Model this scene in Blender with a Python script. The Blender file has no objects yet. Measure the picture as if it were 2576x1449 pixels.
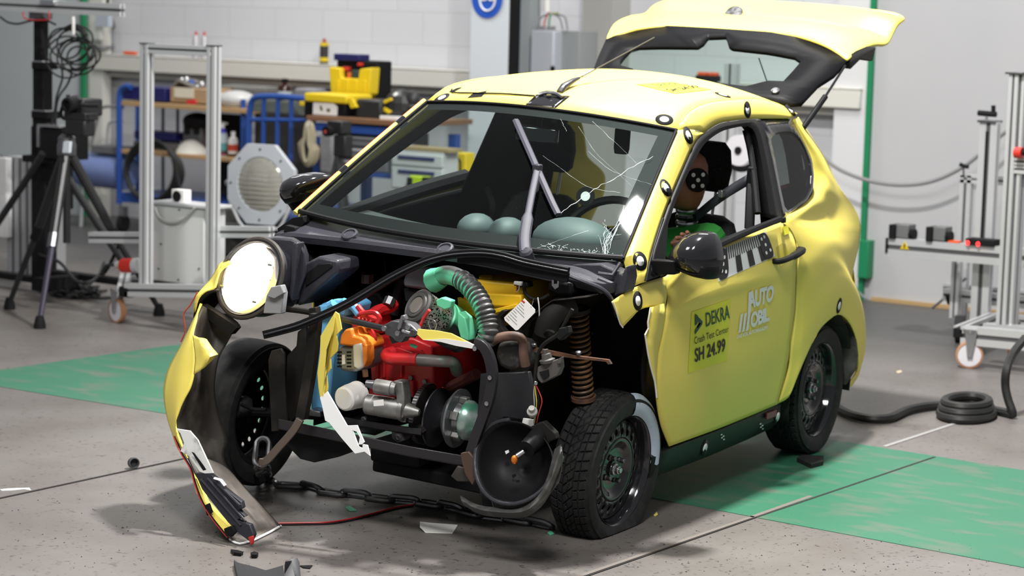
import bpy, bmesh, math, random
import numpy as np
from mathutils import Vector, Matrix
random.seed(7); rng = np.random.default_rng(7)
SC = bpy.context.scene; COL = SC.collection
R_ = math.radians
# ---------------------------------------------------------------- camera
F = 5601.64; CX, CY = 1288.0, 724.5
YAW, PIT, ROL = -0.62394, 0.12521, 0.025224
CAM = np.array([4.888, -6.406, 1.85])
def _cam():
    cy, sy, cp, sp = math.cos(YAW), math.sin(YAW), math.cos(PIT), math.sin(PIT)
    fwd = np.array([sy*cp, cy*cp, -sp]); right = np.array([cy, -sy, 0]); up = np.cross(right, fwd)
    R0 = np.array([right, up, -fwd]); cr, sr = math.cos(ROL), math.sin(ROL)
    return np.array([[cr, sr, 0], [-sr, cr, 0], [0, 0, 1]]) @ R0
RC = _cam()
cd = bpy.data.cameras.new('camera'); cam = bpy.data.objects.new('camera', cd); COL.objects.link(cam)
M = Matrix.Identity(4)
for i in range(3):
    for j in range(3): M[i][j] = RC[j][i]
    M[i][3] = CAM[i]
cam.matrix_world = M
cd.sensor_width = 36; cd.lens = F/2576*36; cd.clip_end = 60; cd.clip_start = .1
cd.dof.use_dof = True; cd.dof.focus_distance = 7.7; cd.dof.aperture_fstop = 3.2
SC.camera = cam
# ---------------------------------------------------------------- light
w = bpy.data.worlds.new('world'); SC.world = w; w.use_nodes = True
w.node_tree.nodes['Background'].inputs[0].default_value = (.93, .96, 1, 1)
w.node_tree.nodes['Background'].inputs[1].default_value = .21
def lamp(name, loc, size, power, target=None, col=(1, .98, .95), sy=None):
    d = bpy.data.lights.new(name, 'AREA'); d.shape = 'RECTANGLE'; d.size = size; d.size_y = sy or size
    d.energy = power; d.color = col
    o = bpy.data.objects.new(name, d); COL.objects.link(o); o.location = loc
    t = Vector(target if target else (loc[0], loc[1], 0)) - Vector(loc)
    o.rotation_euler = t.to_track_quat('-Z', 'Y').to_euler(); return o
lamp('key_or_fill_lamp', (.45, 1.15, 5.2), .30, 600, (.35, .6, .6))
lamp('key_or_fill_lamp', (2.4, -3.2, 5.0), 1.2, 225, (0, 0, .6))  # unseen front fill, added to brighten the car's visible side
lamp('key_or_fill_lamp', (-1.2, -3.6, 5.2), 1.2, 115, (-.2, 0, .6))  # second front fill, added out of view
lamp('key_or_fill_lamp', (-6.2, 4.9, 4.9), 1.4, 130, (-6.2, 6.6, 1.2))  # added wall wash, unseen, brightens the left of the back wall
lamp('key_or_fill_lamp', (-1.2, 5.0, 4.9), 1.4, 92, (-1.6, 6.6, 1.0))  # another added wash out of view, for the wall further right
vs = SC.view_settings; vs.view_transform = 'Standard'; vs.look = 'None'; vs.gamma = 1; vs.use_curve_mapping = False
vs.exposure = 0.25
# ---------------------------------------------------------------- rays
B = np.array([[0., 0, 0]]*3)
def _car():
    psi, phi, pit = R_(6), R_(3), R_(.9)
    ax = np.array([math.cos(psi), math.sin(psi), 0]); ay = np.array([-math.sin(psi), math.cos(psi), 0]); az = np.array([0, 0, 1.])
    bx = math.cos(phi)*ax-math.sin(phi)*az; bz = np.cross(bx, ay)
    by = math.cos(pit)*ay+math.sin(pit)*bz; bz = np.cross(bx, by)
    return np.array([bx, by, bz])
B = _car(); PV = np.array([0, 0, .3])
def toW(p): return PV+B.T@(np.array(p, float)-PV)      # car frame -> room
def toC(p): return PV+B@(np.array(p, float)-PV)
def rayw(u, v): return RC.T@np.array([(u-CX)/F, -(v-CY)/F, -1.])
def plane(u, v, k, o, d):
    (a, val), = k.items()
    if a == 'pl':
        n = np.array(val[:3]); t = (val[3]-n@o)/(n@d)
    else:
        i = 'xyz'.index(a); t = (val-o[i])/d[i]
    return o+d*t
def C(u, v, **k): return plane(u, v, k, toC(CAM), B@rayw(u, v))       # car frame
def Wd(u, v, **k): return plane(u, v, k, CAM, rayw(u, v))            # room frame
def G(u, v, z=0.): return Wd(u, v, z=z)
def proj(P):
    q = RC@(np.array(P)-CAM); return np.array([CX+F*q[0]/-q[2], CY-F*q[1]/-q[2]])
def surfhit(S, u, v, s=0., t=.5):       # point of a parametric car surface seen at a pixel
    for _ in range(12):
        p = proj(toW(S(s, t))); e = 1e-3
        J = np.array([(proj(toW(S(s+e, t)))-p)/e, (proj(toW(S(s, t+e)))-p)/e]).T
        ds = np.linalg.solve(J, np.array([u, v])-p); s += ds[0]; t += ds[1]
    return S(s, t)
# ---------------------------------------------------------------- materials
MT = {}
def mat(name, col, rough=.5, metal=0., emit=None, es=0., alpha=1., trans=0., coat=0., noise=None, bump=None, ior=1.45, spec=.5):
    if name in MT: return MT[name]
    m = bpy.data.materials.new(name); m.use_nodes = True; nt = m.node_tree; b = nt.nodes['Principled BSDF']
    b.inputs['Base Color'].default_value = (*col, 1); b.inputs['Roughness'].default_value = rough; b.inputs['Specular IOR Level'].default_value = spec
    b.inputs['Metallic'].default_value = metal; b.inputs['Alpha'].default_value = alpha
    b.inputs['Transmission Weight'].default_value = trans; b.inputs['Coat Weight'].default_value = coat; b.inputs['IOR'].default_value = ior
    if emit: b.inputs['Emission Color'].default_value = (*emit, 1); b.inputs['Emission Strength'].default_value = es
    if noise:       # (scale, second colour, low, high)
        tc = nt.nodes.new('ShaderNodeTexCoord'); n = nt.nodes.new('ShaderNodeTexNoise'); r = nt.nodes.new('ShaderNodeValToRGB')
        n.inputs['Scale'].default_value = noise[0]; n.inputs['Detail'].default_value = 6
        r.color_ramp.elements[0].position = noise[2]; r.color_ramp.elements[1].position = noise[3]
        r.color_ramp.elements[0].color = (*col, 1); r.color_ramp.elements[1].color = (*noise[1], 1)
        mp = nt.nodes.new('ShaderNodeMapping'); mp.inputs['Scale'].default_value = noise[4] if len(noise) > 4 else (1, 1, 1); nt.links.new(tc.outputs['Object'], mp.inputs[0]); nt.links.new(mp.outputs[0], n.inputs['Vector']); nt.links.new(n.outputs['Fac'], r.inputs[0]); nt.links.new(r.outputs[0], b.inputs['Base Color'])
    if bump:        # (scale, strength)
        tc = nt.nodes.new('ShaderNodeTexCoord'); n = nt.nodes.new('ShaderNodeTexNoise'); u = nt.nodes.new('ShaderNodeBump')
        n.inputs['Scale'].default_value = bump[0]; u.inputs['Strength'].default_value = bump[1]; u.inputs['Distance'].default_value = .01
        nt.links.new(tc.outputs['Object'], n.inputs['Vector']); nt.links.new(n.outputs['Fac'], u.inputs['Height']); nt.links.new(u.outputs[0], b.inputs['Normal'])
    MT[name] = m; return m
YEL = mat('yellow_film', (.86, .715, .135), .45, spec=.4)
BLK = mat('black_plastic', (.009, .009, .010), .45, spec=.12)
BLKG = mat('gloss_black', (.012, .012, .014), .12, coat=.5)
BLKM = mat('matt_black', (.008, .008, .009), .7, spec=.2)
CHAR = mat('charcoal_plastic', (.034, .034, .042), .38, spec=.38, bump=(60, .12))
DIRT = mat('dirty_black', (.010, .009, .008), .7, spec=.25, noise=(9, (.035, .03, .026), .5, .8))
LINER = mat('dirty_liner', (.030, .026, .022), .55, noise=(7, (.16, .14, .125), .52, .85))
RUB = mat('tyre_rubber', (.014, .014, .0145), .65, spec=.3, noise=(30, (.027, .0265, .026), .4, .8))
WHT = mat('white_paint', (.82, .82, .82), .5)
OFFW = mat('white_gelcoat', (.78, .77, .74), .45)
RED = mat('red_engine_paint', (.50, .018, .022), .3, noise=(14, (.22, .02, .02), .55, .9))
REDB = mat('red_body_paint', (.55, .03, .03), .3)
ORG = mat('orange_paint', (.75, .20, .02), .35)
BLU = mat('pale_blue_paint', (.13, .40, .68), .4)
def sprayed(name, col, under, dr, lo, hi, sc=14.):      # paint that reached one side only, over dark plastic
    m = mat(name, col, .45); nt = m.node_tree; b = nt.nodes['Principled BSDF']; N = nt.nodes.new; L = nt.links.new
    tc = N('ShaderNodeTexCoord'); dp = N('ShaderNodeVectorMath'); dp.operation = 'DOT_PRODUCT'; dp.inputs[1].default_value = dr; n = N('ShaderNodeTexNoise'); n.inputs['Scale'].default_value = sc
    ma = N('ShaderNodeMath'); ma.operation = 'MULTIPLY_ADD'; ma.inputs[1].default_value = .5; r = N('ShaderNodeValToRGB'); r.color_ramp.elements[0].position = lo; r.color_ramp.elements[1].position = hi
    r.color_ramp.elements[0].color = (*under, 1); r.color_ramp.elements[1].color = (*col, 1)
    L(tc.outputs['Normal'], dp.inputs[0]); L(tc.outputs['Object'], n.inputs['Vector']); L(n.outputs['Fac'], ma.inputs[0]); L(dp.outputs['Value'], ma.inputs[2]); L(ma.outputs[0], r.inputs[0]); L(r.outputs[0], b.inputs['Base Color']); return m
GRN = sprayed('mint_green_overspray_hose', (.10, .48, .27), (.045, .045, .045), (-.85, -.2, -.25), .35, .75)
GRNH = sprayed('mint_green_overspray_housing', (.10, .48, .27), (.014, .018, .016), (.35, .0, .85), .55, .85)
GRNT = mat('mint_green_solid', (.12, .52, .30), .4)
YEN = mat('yellow_gear_paint', (.70, .42, .01), .4, noise=(10, (.45, .25, .01), .5, .9))
ALU = mat('cast_aluminium', (.27, .27, .26), .45, .7, noise=(30, (.14, .135, .13), .4, .8))
STEEL = mat('bare_steel', (.50, .50, .52), .28, .95)
DSTL = mat('dark_steel', (.16, .16, .17), .35, .85)
RUST = mat('rusty_steel', (.16, .07, .035), .6, .3, noise=(40, (.06, .045, .04), .4, .7))
PROF = mat('anodised_aluminium', (.68, .69, .70), .36, .55)
PROFD = mat('aluminium_groove', (.10, .10, .105), .5, .4)
PAINTB = mat('grey_blue_paint_mark', (.47, .55, .66), .6, noise=(35, (.30, .35, .42), .58, .72))
GLASS = None
def glass(name, tint, tr, spec=.09):
    if name in MT: return MT[name]
    m = bpy.data.materials.new(name); m.use_nodes = True; nt = m.node_tree; nt.nodes.clear()
    o = nt.nodes.new('ShaderNodeOutputMaterial'); mix = nt.nodes.new('ShaderNodeMixShader'); t = nt.nodes.new('ShaderNodeBsdfTransparent')
    g = nt.nodes.new('ShaderNodeBsdfGlossy'); lw = nt.nodes.new('ShaderNodeLayerWeight'); pw = nt.nodes.new('ShaderNodeMath'); pw.operation = 'POWER'; pw.inputs[1].default_value = 5; fr = nt.nodes.new('ShaderNodeMath'); fr.operation = 'MULTIPLY_ADD'; fr.inputs[1].default_value = .7; fr.inputs[2].default_value = .04
    nt.links.new(lw.outputs['Facing'], pw.inputs[0]); nt.links.new(pw.outputs[0], fr.inputs[0]); g.inputs['Roughness'].default_value = .02; t.inputs[0].default_value = (*[c*tr for c in tint], 1)
    nt.links.new(fr.outputs[0], mix.inputs[0]); nt.links.new(t.outputs[0], mix.inputs[1]); nt.links.new(g.outputs[0], mix.inputs[2]); nt.links.new(mix.outputs[0], o.inputs[0])
    MT[name] = m; return m
GLW = glass('windscreen_glass', (.86, .97, .93), .86)
GLT = glass('tinted_glass', (.8, .95, .9), .15)
GLR = glass('rear_glass', (.80, .96, .90), .80)
GLC = glass('clear_lens', (1, 1, 1), .95)
# ---------------------------------------------------------------- objects
OFF = {}
def props(o, label=None, cat=None, group=None, kind=None):
    if label: o['label'] = label
    if cat: o['category'] = cat
    if group: o['group'] = group
    if kind: o['kind'] = kind
    return o
def thing(name, label, cat, base=(0, 0, 0), group=None):
    o = bpy.data.objects.new(name, None); COL.objects.link(o); o.location = base; o.empty_display_size = .1
    OFF[o.name] = np.array(base, float); return props(o, label, cat, group)
def frame(ax):
    a = np.array(ax, float); a /= np.linalg.norm(a)
    h = np.array([0, 0, 1.]) if abs(a[2]) < .9 else np.array([1., 0, 0])
    x = np.cross(h, a); x /= np.linalg.norm(x); return np.array([x, np.cross(a, x), a])
def spl(pts, n):                                    # Catmull-Rom resample by arc length
    P = np.array(pts, float)
    if len(P) < 3:
        t = np.linspace(0, 1, n)[:, None]; return P[0]*(1-t)+P[-1]*t
    E = np.vstack([2*P[0]-P[1], P, 2*P[-1]-P[-2]]); out = []
    k = 12
    for i in range(len(P)-1):
        p0, p1, p2, p3 = E[i:i+4]
        for t in np.linspace(0, 1, k, endpoint=False):
            out.append(.5*((2*p1)+(-p0+p2)*t+(2*p0-5*p1+4*p2-p3)*t*t+(-p0+3*p1-3*p2+p3)*t**3))
    out.append(P[-1]); Q = np.array(out)
    s = np.r_[0, np.cumsum(np.linalg.norm(np.diff(Q, axis=0), axis=1))]
    return np.array([np.interp(np.linspace(0, s[-1], n), s, Q[:, c]) for c in range(Q.shape[1])]).T
def lin(pts, n):
    P = np.array(pts, float); s = np.r_[0, np.cumsum(np.linalg.norm(np.diff(P, axis=0), axis=1))]
    return np.array([np.interp(np.linspace(0, s[-1], n), s, P[:, c]) for c in range(P.shape[1])]).T
class MB:
    def __init__(s): s.v = []; s.f = []; s.fm = []
    def add(s, vs, fs, m=0):
        k = len(s.v); s.v += [np.array(p, float) for p in vs]; s.f += [[i+k for i in f] for f in fs]; s.fm += [m]*len(fs); return s
    def hexa(s, P, m=0): return s.add(P, [[0, 3, 2, 1], [4, 5, 6, 7], [0, 1, 5, 4], [1, 2, 6, 5], [2, 3, 7, 6], [3, 0, 4, 7]], m)
    def box(s, c, d, R=None, m=0):
        R = np.eye(3) if R is None else np.array(R); c = np.array(c, float); d = np.array(d, float)/2
        q = [(-1, -1, -1), (1, -1, -1), (1, 1, -1), (-1, 1, -1), (-1, -1, 1), (1, -1, 1), (1, 1, 1), (-1, 1, 1)]
        return s.hexa([c+(np.array(a)*d)@R for a in q], m)
    def ring(s, rows, closed=True, cap=True, m=0):  # loft of loops with equal count
        n = len(rows[0]); vs = [p for r in rows for p in r]; fs = []
        for i in range(len(rows)-1):
            for j in range(n if closed else n-1):
                a = i*n+j; b = i*n+(j+1) % n; fs.append([a, b, b+n, a+n])
        if cap and closed: fs += [list(range(n))[::-1], [len(vs)-n+j for j in range(n)]]
        return s.add(vs, fs, m)
    def lathe(s, prof, o, ax, n=24, cap=True, m=0):  # prof (r, h)
        X = frame(ax); o = np.array(o, float); an = np.linspace(0, 2*np.pi, n, endpoint=False)
        return s.ring([[o+X[2]*h+max(r, 1e-4)*(X[0]*math.cos(a)+X[1]*math.sin(a)) for a in an] for r, h in prof], True, cap, m)
    def cyl(s, p, q, r, r2=None, n=16, m=0):
        p = np.array(p, float); q = np.array(q, float); L = np.linalg.norm(q-p)
        return s.lathe([(r, 0), (r if r2 is None else r2, L)], p, q-p, n, True, m)
    def tube(s, pts, r, n=8, closed=False, m=0, k=None, flat=1.):
        P = spl(pts, k) if k else np.array(pts, float); rows = []; N = len(P); up = None
        for i in range(N):
            t = P[(i+1) % N]-P[i-1] if closed else P[min(i+1, N-1)]-P[max(i-1, 0)]
            t = t/(np.linalg.norm(t)+1e-12)
            if up is None: up = frame(t)[0]
            up = up-t*(up@t); up /= np.linalg.norm(up)+1e-12; b = np.cross(t, up)
            rr = r[i] if hasattr(r, '__len__') else r
            rows.append([P[i]+rr*(up*math.cos(a)+b*flat*math.sin(a)) for a in np.linspace(0, 2*np.pi, n, endpoint=False)])
        if closed: rows.append(rows[0])
        return s.ring(rows, True, not closed, m)
    def prism(s, poly, vec, m=0):
        P = [np.array(p, float) for p in poly]; v = np.array(vec, float); n = len(P)
        return s.add(P+[p+v for p in P], [list(range(n))[::-1], list(range(n, 2*n))]+[[i, (i+1) % n, n+(i+1) % n, n+i] for i in range(n)], m)
    def grid(s, rows, m=0): return s.ring([list(r) for r in rows], False, False, m)
    def ell(s, c, r, R=None, n=16, m=0):
        R = np.eye(3) if R is None else np.array(R); c = np.array(c, float); r = np.array(r, float)
        rows = [[c+(r*np.array([math.sin(b)*math.cos(a), math.sin(b)*math.sin(a), math.cos(b)]))@R for a in np.linspace(0, 2*np.pi, n, endpoint=False)] for b in np.linspace(.02, np.pi-.02, n//2+1)]
        return s.ring(rows, True, True, m)
    def xf(s, fn): s.v = [np.array(fn(p)) for p in s.v]; return s
    def build(s, name, m, parent=None, bev=0., ang=35, sol=0., sub=0, off=-1, bseg=2):
        V = np.array(s.v)
        if parent is None: base = np.array([(V[:, 0].min()+V[:, 0].max())/2, (V[:, 1].min()+V[:, 1].max())/2, V[:, 2].min()])
        else: base = OFF.get(parent.name, np.zeros(3))
        me = bpy.data.meshes.new(name); me.from_pydata([tuple(p) for p in V-base], [], s.f)
        ms = m if isinstance(m, (list, tuple)) else [m]
        for q in ms: me.materials.append(q)
        if len(ms) > 1: me.polygons.foreach_set('material_index', s.fm)
        bm = bmesh.new(); bm.from_mesh(me); bmesh.ops.remove_doubles(bm, verts=bm.verts, dist=1e-6); bmesh.ops.recalc_face_normals(bm, faces=bm.faces); bm.to_mesh(me); bm.free()
        me.shade_smooth(); me.set_sharp_from_angle(angle=R_(ang))
        o = bpy.data.objects.new(name, me); COL.objects.link(o); OFF[o.name] = base
        if parent is None: o.location = base
        else: o.parent = parent
        if sol: q = o.modifiers.new('solid', 'SOLIDIFY'); q.thickness = sol; q.offset = off
        if sub: q = o.modifiers.new('sub', 'SUBSURF'); q.levels = q.render_levels = sub
        if bev: q = o.modifiers.new('bev', 'BEVEL'); q.width = bev; q.segments = bseg; q.limit_method = 'ANGLE'; q.angle_limit = R_(35)
        return o
def struct(mb, name, m, **k): return props(mb.build(name, m, **k), kind='structure')
def copy_tree(o, label=None, parent=None, loc=None):
    c = o.copy(); COL.objects.link(c)
    if parent: c.parent = parent
    if label: c['label'] = label
    if loc is not None: c.location = loc
    for ch in o.children: copy_tree(ch, None, c)
    return c
def pxpoly(pts, fn, **k): return [fn(u, v, **k) for u, v in pts]
def patch(rows, n=14, m=14, ax='x', fn=C, curve=spl):    # rows of (u, v, depth) -> grid in the car frame
    Rr = [curve(r, n) for r in rows]; cols = [curve([r[i] for r in Rr], m) if len(Rr) > 2 else lin([r[i] for r in Rr], m) for i in range(n)]
    return [[fn(cols[i][j][0], cols[i][j][1], **{ax: cols[i][j][2]}) for i in range(n)] for j in range(m)]
from mathutils.bvhtree import BVHTree
# ================================================================ room
def m_floor():
    m = bpy.data.materials.new('concrete_floor'); m.use_nodes = True; nt = m.node_tree; b = nt.nodes['Principled BSDF']
    tc = nt.nodes.new('ShaderNodeTexCoord'); N = nt.nodes.new; L = nt.links.new
    def noise(s, d, lo, hi, c0, c1):
        n = N('ShaderNodeTexNoise'); n.inputs['Scale'].default_value = s; n.inputs['Detail'].default_value = d; r = N('ShaderNodeValToRGB')
        r.color_ramp.elements[0].position = lo; r.color_ramp.elements[1].position = hi; r.color_ramp.elements[0].color = (*c0, 1); r.color_ramp.elements[1].color = (*c1, 1)
        L(tc.outputs['Object'], n.inputs['Vector']); L(n.outputs['Fac'], r.inputs[0]); return r
    a = noise(.8, 8, .3, .7, (.128, .117, .110), (.168, .156, .147)); d = noise(55, 5, .30, .40, (.30, .27, .26), (1, 1, 1)); e = noise(2.2, 5, .3, .6, (.80, .78, .76), (1, 1, 1))
    x = N('ShaderNodeMixRGB'); x.blend_type = 'MULTIPLY'; x.inputs[0].default_value = .8; L(a.outputs[0], x.inputs[1]); L(d.outputs[0], x.inputs[2])
    y = N('ShaderNodeMixRGB'); y.blend_type = 'MULTIPLY'; y.inputs[0].default_value = 1; L(x.outputs[0], y.inputs[1]); L(e.outputs[0], y.inputs[2])
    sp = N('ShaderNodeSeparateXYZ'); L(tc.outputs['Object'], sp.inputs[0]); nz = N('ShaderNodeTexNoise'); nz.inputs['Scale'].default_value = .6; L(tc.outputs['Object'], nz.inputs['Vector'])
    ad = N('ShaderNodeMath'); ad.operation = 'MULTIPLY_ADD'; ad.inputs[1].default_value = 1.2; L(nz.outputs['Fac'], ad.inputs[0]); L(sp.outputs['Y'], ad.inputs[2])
    mr = N('ShaderNodeMapRange'); mr.inputs[1].default_value = 3.9; mr.inputs[2].default_value = 5.0; L(ad.outputs[0], mr.inputs[0])      # floor colour turns darker towards the back of the hall
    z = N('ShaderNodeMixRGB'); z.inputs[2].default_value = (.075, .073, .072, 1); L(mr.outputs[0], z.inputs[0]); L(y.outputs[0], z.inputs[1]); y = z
    L(y.outputs[0], b.inputs['Base Color']); b.inputs['Roughness'].default_value = .42; b.inputs['Specular IOR Level'].default_value = .3
    return m
def m_brick():
    m = bpy.data.materials.new('painted_block_wall'); m.use_nodes = True; nt = m.node_tree; b = nt.nodes['Principled BSDF']; N = nt.nodes.new; L = nt.links.new
    tc = N('ShaderNodeTexCoord'); mp = N('ShaderNodeMapping'); mp.inputs['Rotation'].default_value = (R_(90), 0, 0); k = N('ShaderNodeTexBrick')
    k.inputs['Scale'].default_value = 1; k.inputs['Brick Width'].default_value = .50; k.inputs['Row Height'].default_value = .25; k.inputs['Mortar Size'].default_value = .004
    k.inputs['Color1'].default_value = (.57, .575, .60, 1); k.inputs['Color2'].default_value = (.555, .56, .585, 1); k.inputs['Mortar'].default_value = (.47, .475, .49, 1)
    L(tc.outputs['Object'], mp.inputs[0]); L(mp.outputs[0], k.inputs['Vector']); L(k.outputs['Color'], b.inputs['Base Color']); b.inputs['Roughness'].default_value = .6; return m
YW = 6.79
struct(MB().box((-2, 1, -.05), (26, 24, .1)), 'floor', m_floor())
gm = mat('green_floor_paint', (.026, .138, .078), .5, noise=(4, (.115, .128, .10), .50, .78, (1, 2.4, 1)))
gp = [(-139, 951), (519, 857), (2231, 1129), (3400, 1316), (3400, 1583), (2576, 1428.7), (1909, 1304), (1663, 1257), (415, 1040.8)]
struct(MB().prism(pxpoly(gp, G, z=.0), (0, 0, .002)), 'trim_1', gm)
seam = mat('floor_joint', (.014, .012, .011), .8); seaml = mat('floor_joint_worn', (.15, .13, .115), .7)
def strip(mb, a, b, wd, z=.0032):
    p = G(*a); q = G(*b); t = (q-p)/np.linalg.norm(q-p); n = np.array([-t[1], t[0], 0])*wd/2
    mb.prism([p-n, q-n, q+n, p+n], (0, 0, z))
for i, (a, b, wd, mm) in enumerate([((-500, 1362), (1000, 1039), .012, seam), ((900, 1651), (1904, 1302), .006, seam), ((900, 1643), (1895, 1300), .018, seaml), ((1904, 1302), (2351.5, 1150.8), .012, seam), ((1890, 1302), (2040, 1249), .02, seaml), ((2225, 1124), (2430, 1057), .022, mat('floor_joint_white', (.27, .265, .26), .6))]):
    mb = MB(); strip(mb, a, b, wd, .0030 if mm is seam else .0026); struct(mb, 'trim_%d' % (i+2), mm)
struct(MB().box((-5.9, YW+.25, 2), (7.2+1.6, .1, 4.4)), 'wall_back', m_brick())
PANEL = mat('grey_wall_panel', (.46, .49, .50), .55, noise=(.7, (.49, .52, .53), .3, .7))
PANELR = mat('grey_gate_panel', (.40, .40, .415), .55, noise=(.8, (.44, .44, .45), .3, .7))
GP_ = mat('green_post_paint', (.012, .20, .085), .4)
xl = Wd(213, 300, y=YW)[0]; xr = Wd(2176, 500, y=YW)[0]
struct(MB().box((xl-3, YW+.05, 2.1), (6, .1, 4.2)), 'wall_left', PANEL)
struct(MB().box((xr+3.5, YW+.03, 2.1), (7, .1, 4.2)), 'wall_right', PANELR)
for i, x in enumerate((xl, xr)): struct(MB().box((x+.02, YW-.03, 2.1), (.035, .05, 4.2)), 'trim_%d' % (i+8), GP_)
struct(MB().box((xr-.14, YW+.06, 2.1), (.24, .1, 4.2)), 'trim_12', mat('grey_white_jamb', (.60, .60, .61), .5))
struct(MB().box((xl+.12, YW+.06, 2.1), (.16, .1, 4.2)), 'trim_13', mat('beige_jamb', (.62, .61, .57), .5))
LED = mat('cream_ledge', (.59, .58, .53), .45)
def ledge(u0, v0, u1, n):
    a = Wd(u0, v0, y=YW-.02); b = Wd(u1, 250, y=YW-.02); z0 = a[2]; h = .125
    mb = MB(); mb.box(((a[0]+b[0])/2, YW+.08, z0+h/2), (b[0]-a[0], .20, h)); mb.box(((a[0]+b[0])/2, YW+.07, z0+h+.004), (b[0]-a[0]+.01, .19, .012)); mb.box(((a[0]+b[0])/2, YW+.12, z0-.03), (b[0]-a[0], .06, .05))
    return struct(mb, n, LED, bev=.006), z0+h+.01
_, ZL = ledge(232, 175, 1180, 'trim_10'); _, ZL2 = ledge(1500, 240, 2163, 'trim_11')
struct(MB().box((xr+3.4, YW-.03, .012), (6.6, .03, .024)), 'baseboard_right', mat('ochre_base', (.40, .27, .12), .7))
# ================================================================ wrecked car
car = thing('wrecked_car', 'matt yellow crashed microcar with raised hatch and torn off front bonnet', 'car')
_m = Matrix.Identity(4); _l = PV-B.T@PV
for i in range(3):
    for j in range(3): _m[i][j] = B[j][i]
    _m[i][3] = _l[i]
car.matrix_world = _m; OFF[car.name] = np.zeros(3)
CAMC = toC(CAM)
def P_(name, mb, m, parent=None, **k): return mb.build(name, m, parent or car, **k)
def face_cam(rows):     # orient a grid so that its normals face the viewer side of the car
    r = np.array(rows); a, b = r.shape[0]//2, r.shape[1]//2
    a = min(a, r.shape[0]-2); b = min(b, r.shape[1]-2)
    return rows
def sheet(name, rows, m, parent=None, sol=.004, **k):
    o = MB().grid(rows).build(name, m, parent or car, **k); me = o.data
    s = sum(np.dot(np.array(p.normal), CAMC-np.array(p.center)) > 0 for p in me.polygons)
    if s*2 < len(me.polygons): me.flip_normals()
    if sol: q = o.modifiers.new('solid', 'SOLIDIFY'); q.thickness = sol; q.offset = -1
    return o
def mirror(rows): return [[p*np.array([-1, 1, 1]) for p in r] for r in rows]
def bvh(o): return BVHTree.FromPolygons([v.co for v in o.data.vertices], [list(p.vertices) for p in o.data.polygons])
def hit(T, u, v, off=.0015):
    o, d = CAMC, B@rayw(u, v); d = d/np.linalg.norm(d)
    for t in (T if isinstance(T, (list, tuple)) else [T]):
        p, n, i, _ = t.ray_cast(Vector(o), Vector(d))
        if p is not None:
            n = np.array(n); n = n if n@d < 0 else -n
            return np.array(p)+n*off, n
    best = (9e9,)
    for t in (T if isinstance(T, (list, tuple)) else [T]):      # just beyond the rim of the panel: closest point of it
        for k in np.linspace(5.5, 11, 56):
            p, n, i, ds = t.find_nearest(Vector(o+d*k))
            if p is not None and ds < best[0]: best = (ds, p, n)
    n = np.array(best[2]); n = n if n@d < 0 else -n
    return np.array(best[1])+n*off, n
def WS(s, t, e=0.):     # windscreen surface
    h = .683+(.547-.683)*t; k = 1-s*s
    return np.array([s*h, -.026+.636*t-(.17-.07*t)*k-e*.8, 1.033+.402*t+.035*t*k+.02*math.sin(math.pi*t)*(.3+.7*k)+e*.6])
GPL = (1, 0, .42, .72+.42*1.03)
def g_(u, v, e=0.): return C(u, v, pl=(1, 0, .42, .72+.42*1.03+e))
# ---- windscreen
P_('windscreen', MB().grid([[WS(s, t) for s in np.linspace(-1, 1, 25)] for t in np.linspace(0, 1, 13)]), GLW)
def frit(s): return None
mb = MB(); ss = np.linspace(-1, 1, 33); tt = np.linspace(0, 1, 17)
for a, b in ((0, .085), (.93, 1)): mb.grid([[WS(s, a+(b-a)*k, -.004) for s in ss] for k in (0, .5, 1)])
for a, b in ((-1, -.93), (.90, 1)): mb.grid([[WS(a+(b-a)*k, t, -.004) for t in tt] for k in (0, .5, 1)])
P_('windscreen_border', mb, BLKM)
mb = MB(); mb.tube([WS(s, 0, .006) for s in ss], .011, 8); mb.tube([WS(1, t, .004) for t in tt], .006, 8); mb.tube([WS(-1, t, .004) for t in tt], .006, 8); mb.tube([WS(s, 1, .003) for s in ss], .005, 8)
P_('windscreen_seal', mb, BLK)
# ---- pillars, rails, roof
outer_px = [(1627, 708), (1633, 663), (1649, 605), (1668, 547), (1689, 493), (1723, 414), (1750, 356), (1771, 335)]
rail_px = [(1771, 335), (1808, 311), (1850, 303), (1887, 299), (1940, 298), (1993, 298)]
n = 22; inner = [C(1573, 733, x=.69), C(1577, 690, x=.69)]+[WS(1, t) for t in np.linspace(0, 1, 12)]
inner = spl(inner, n); outr = spl([g_(u, v) for u, v in outer_px], n)
prow = [inner, (inner+outr)/2+np.array([.012, -.018, .010]), outr]
prow = [[spl([r[i] for r in prow], 7)[j] for i in range(n)] for j in range(7)]
pillar = sheet('front_pillar', prow, YEL); T_PIL = bvh(pillar)
pillr = sheet('front_pillar', mirror(prow), YEL); T_PILR = bvh(pillr)
P_('pillar_film_edge', MB().tube([WS(-1, t)+np.array([-.0125, .0, .004]) for t in np.linspace(-.02, 1, 20)], .011, 8), YEL, pillr)
for a, b in ((.47, .53), (.93, .98)): P_('tape', MB().tube([WS(-1, 1-t)+np.array([-.0125, -.001, .0045]) for t in np.linspace(a-.3, b-.3, 5)], .0118, 8), BLKG, pillr)
P_('pillar_red_edge', MB().tube([WS(-1, t)+np.array([-.024, .008, .0065]) for t in np.linspace(.0, 1, 20)], .0055, 6), REDB, pillr)
P_('pillar_red_edge', MB().tube([p*np.array([-1, 1, 1])+np.array([-.004, .012, .004]) for p in outr[4:]], .006, 6), REDB, pillr)
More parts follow.
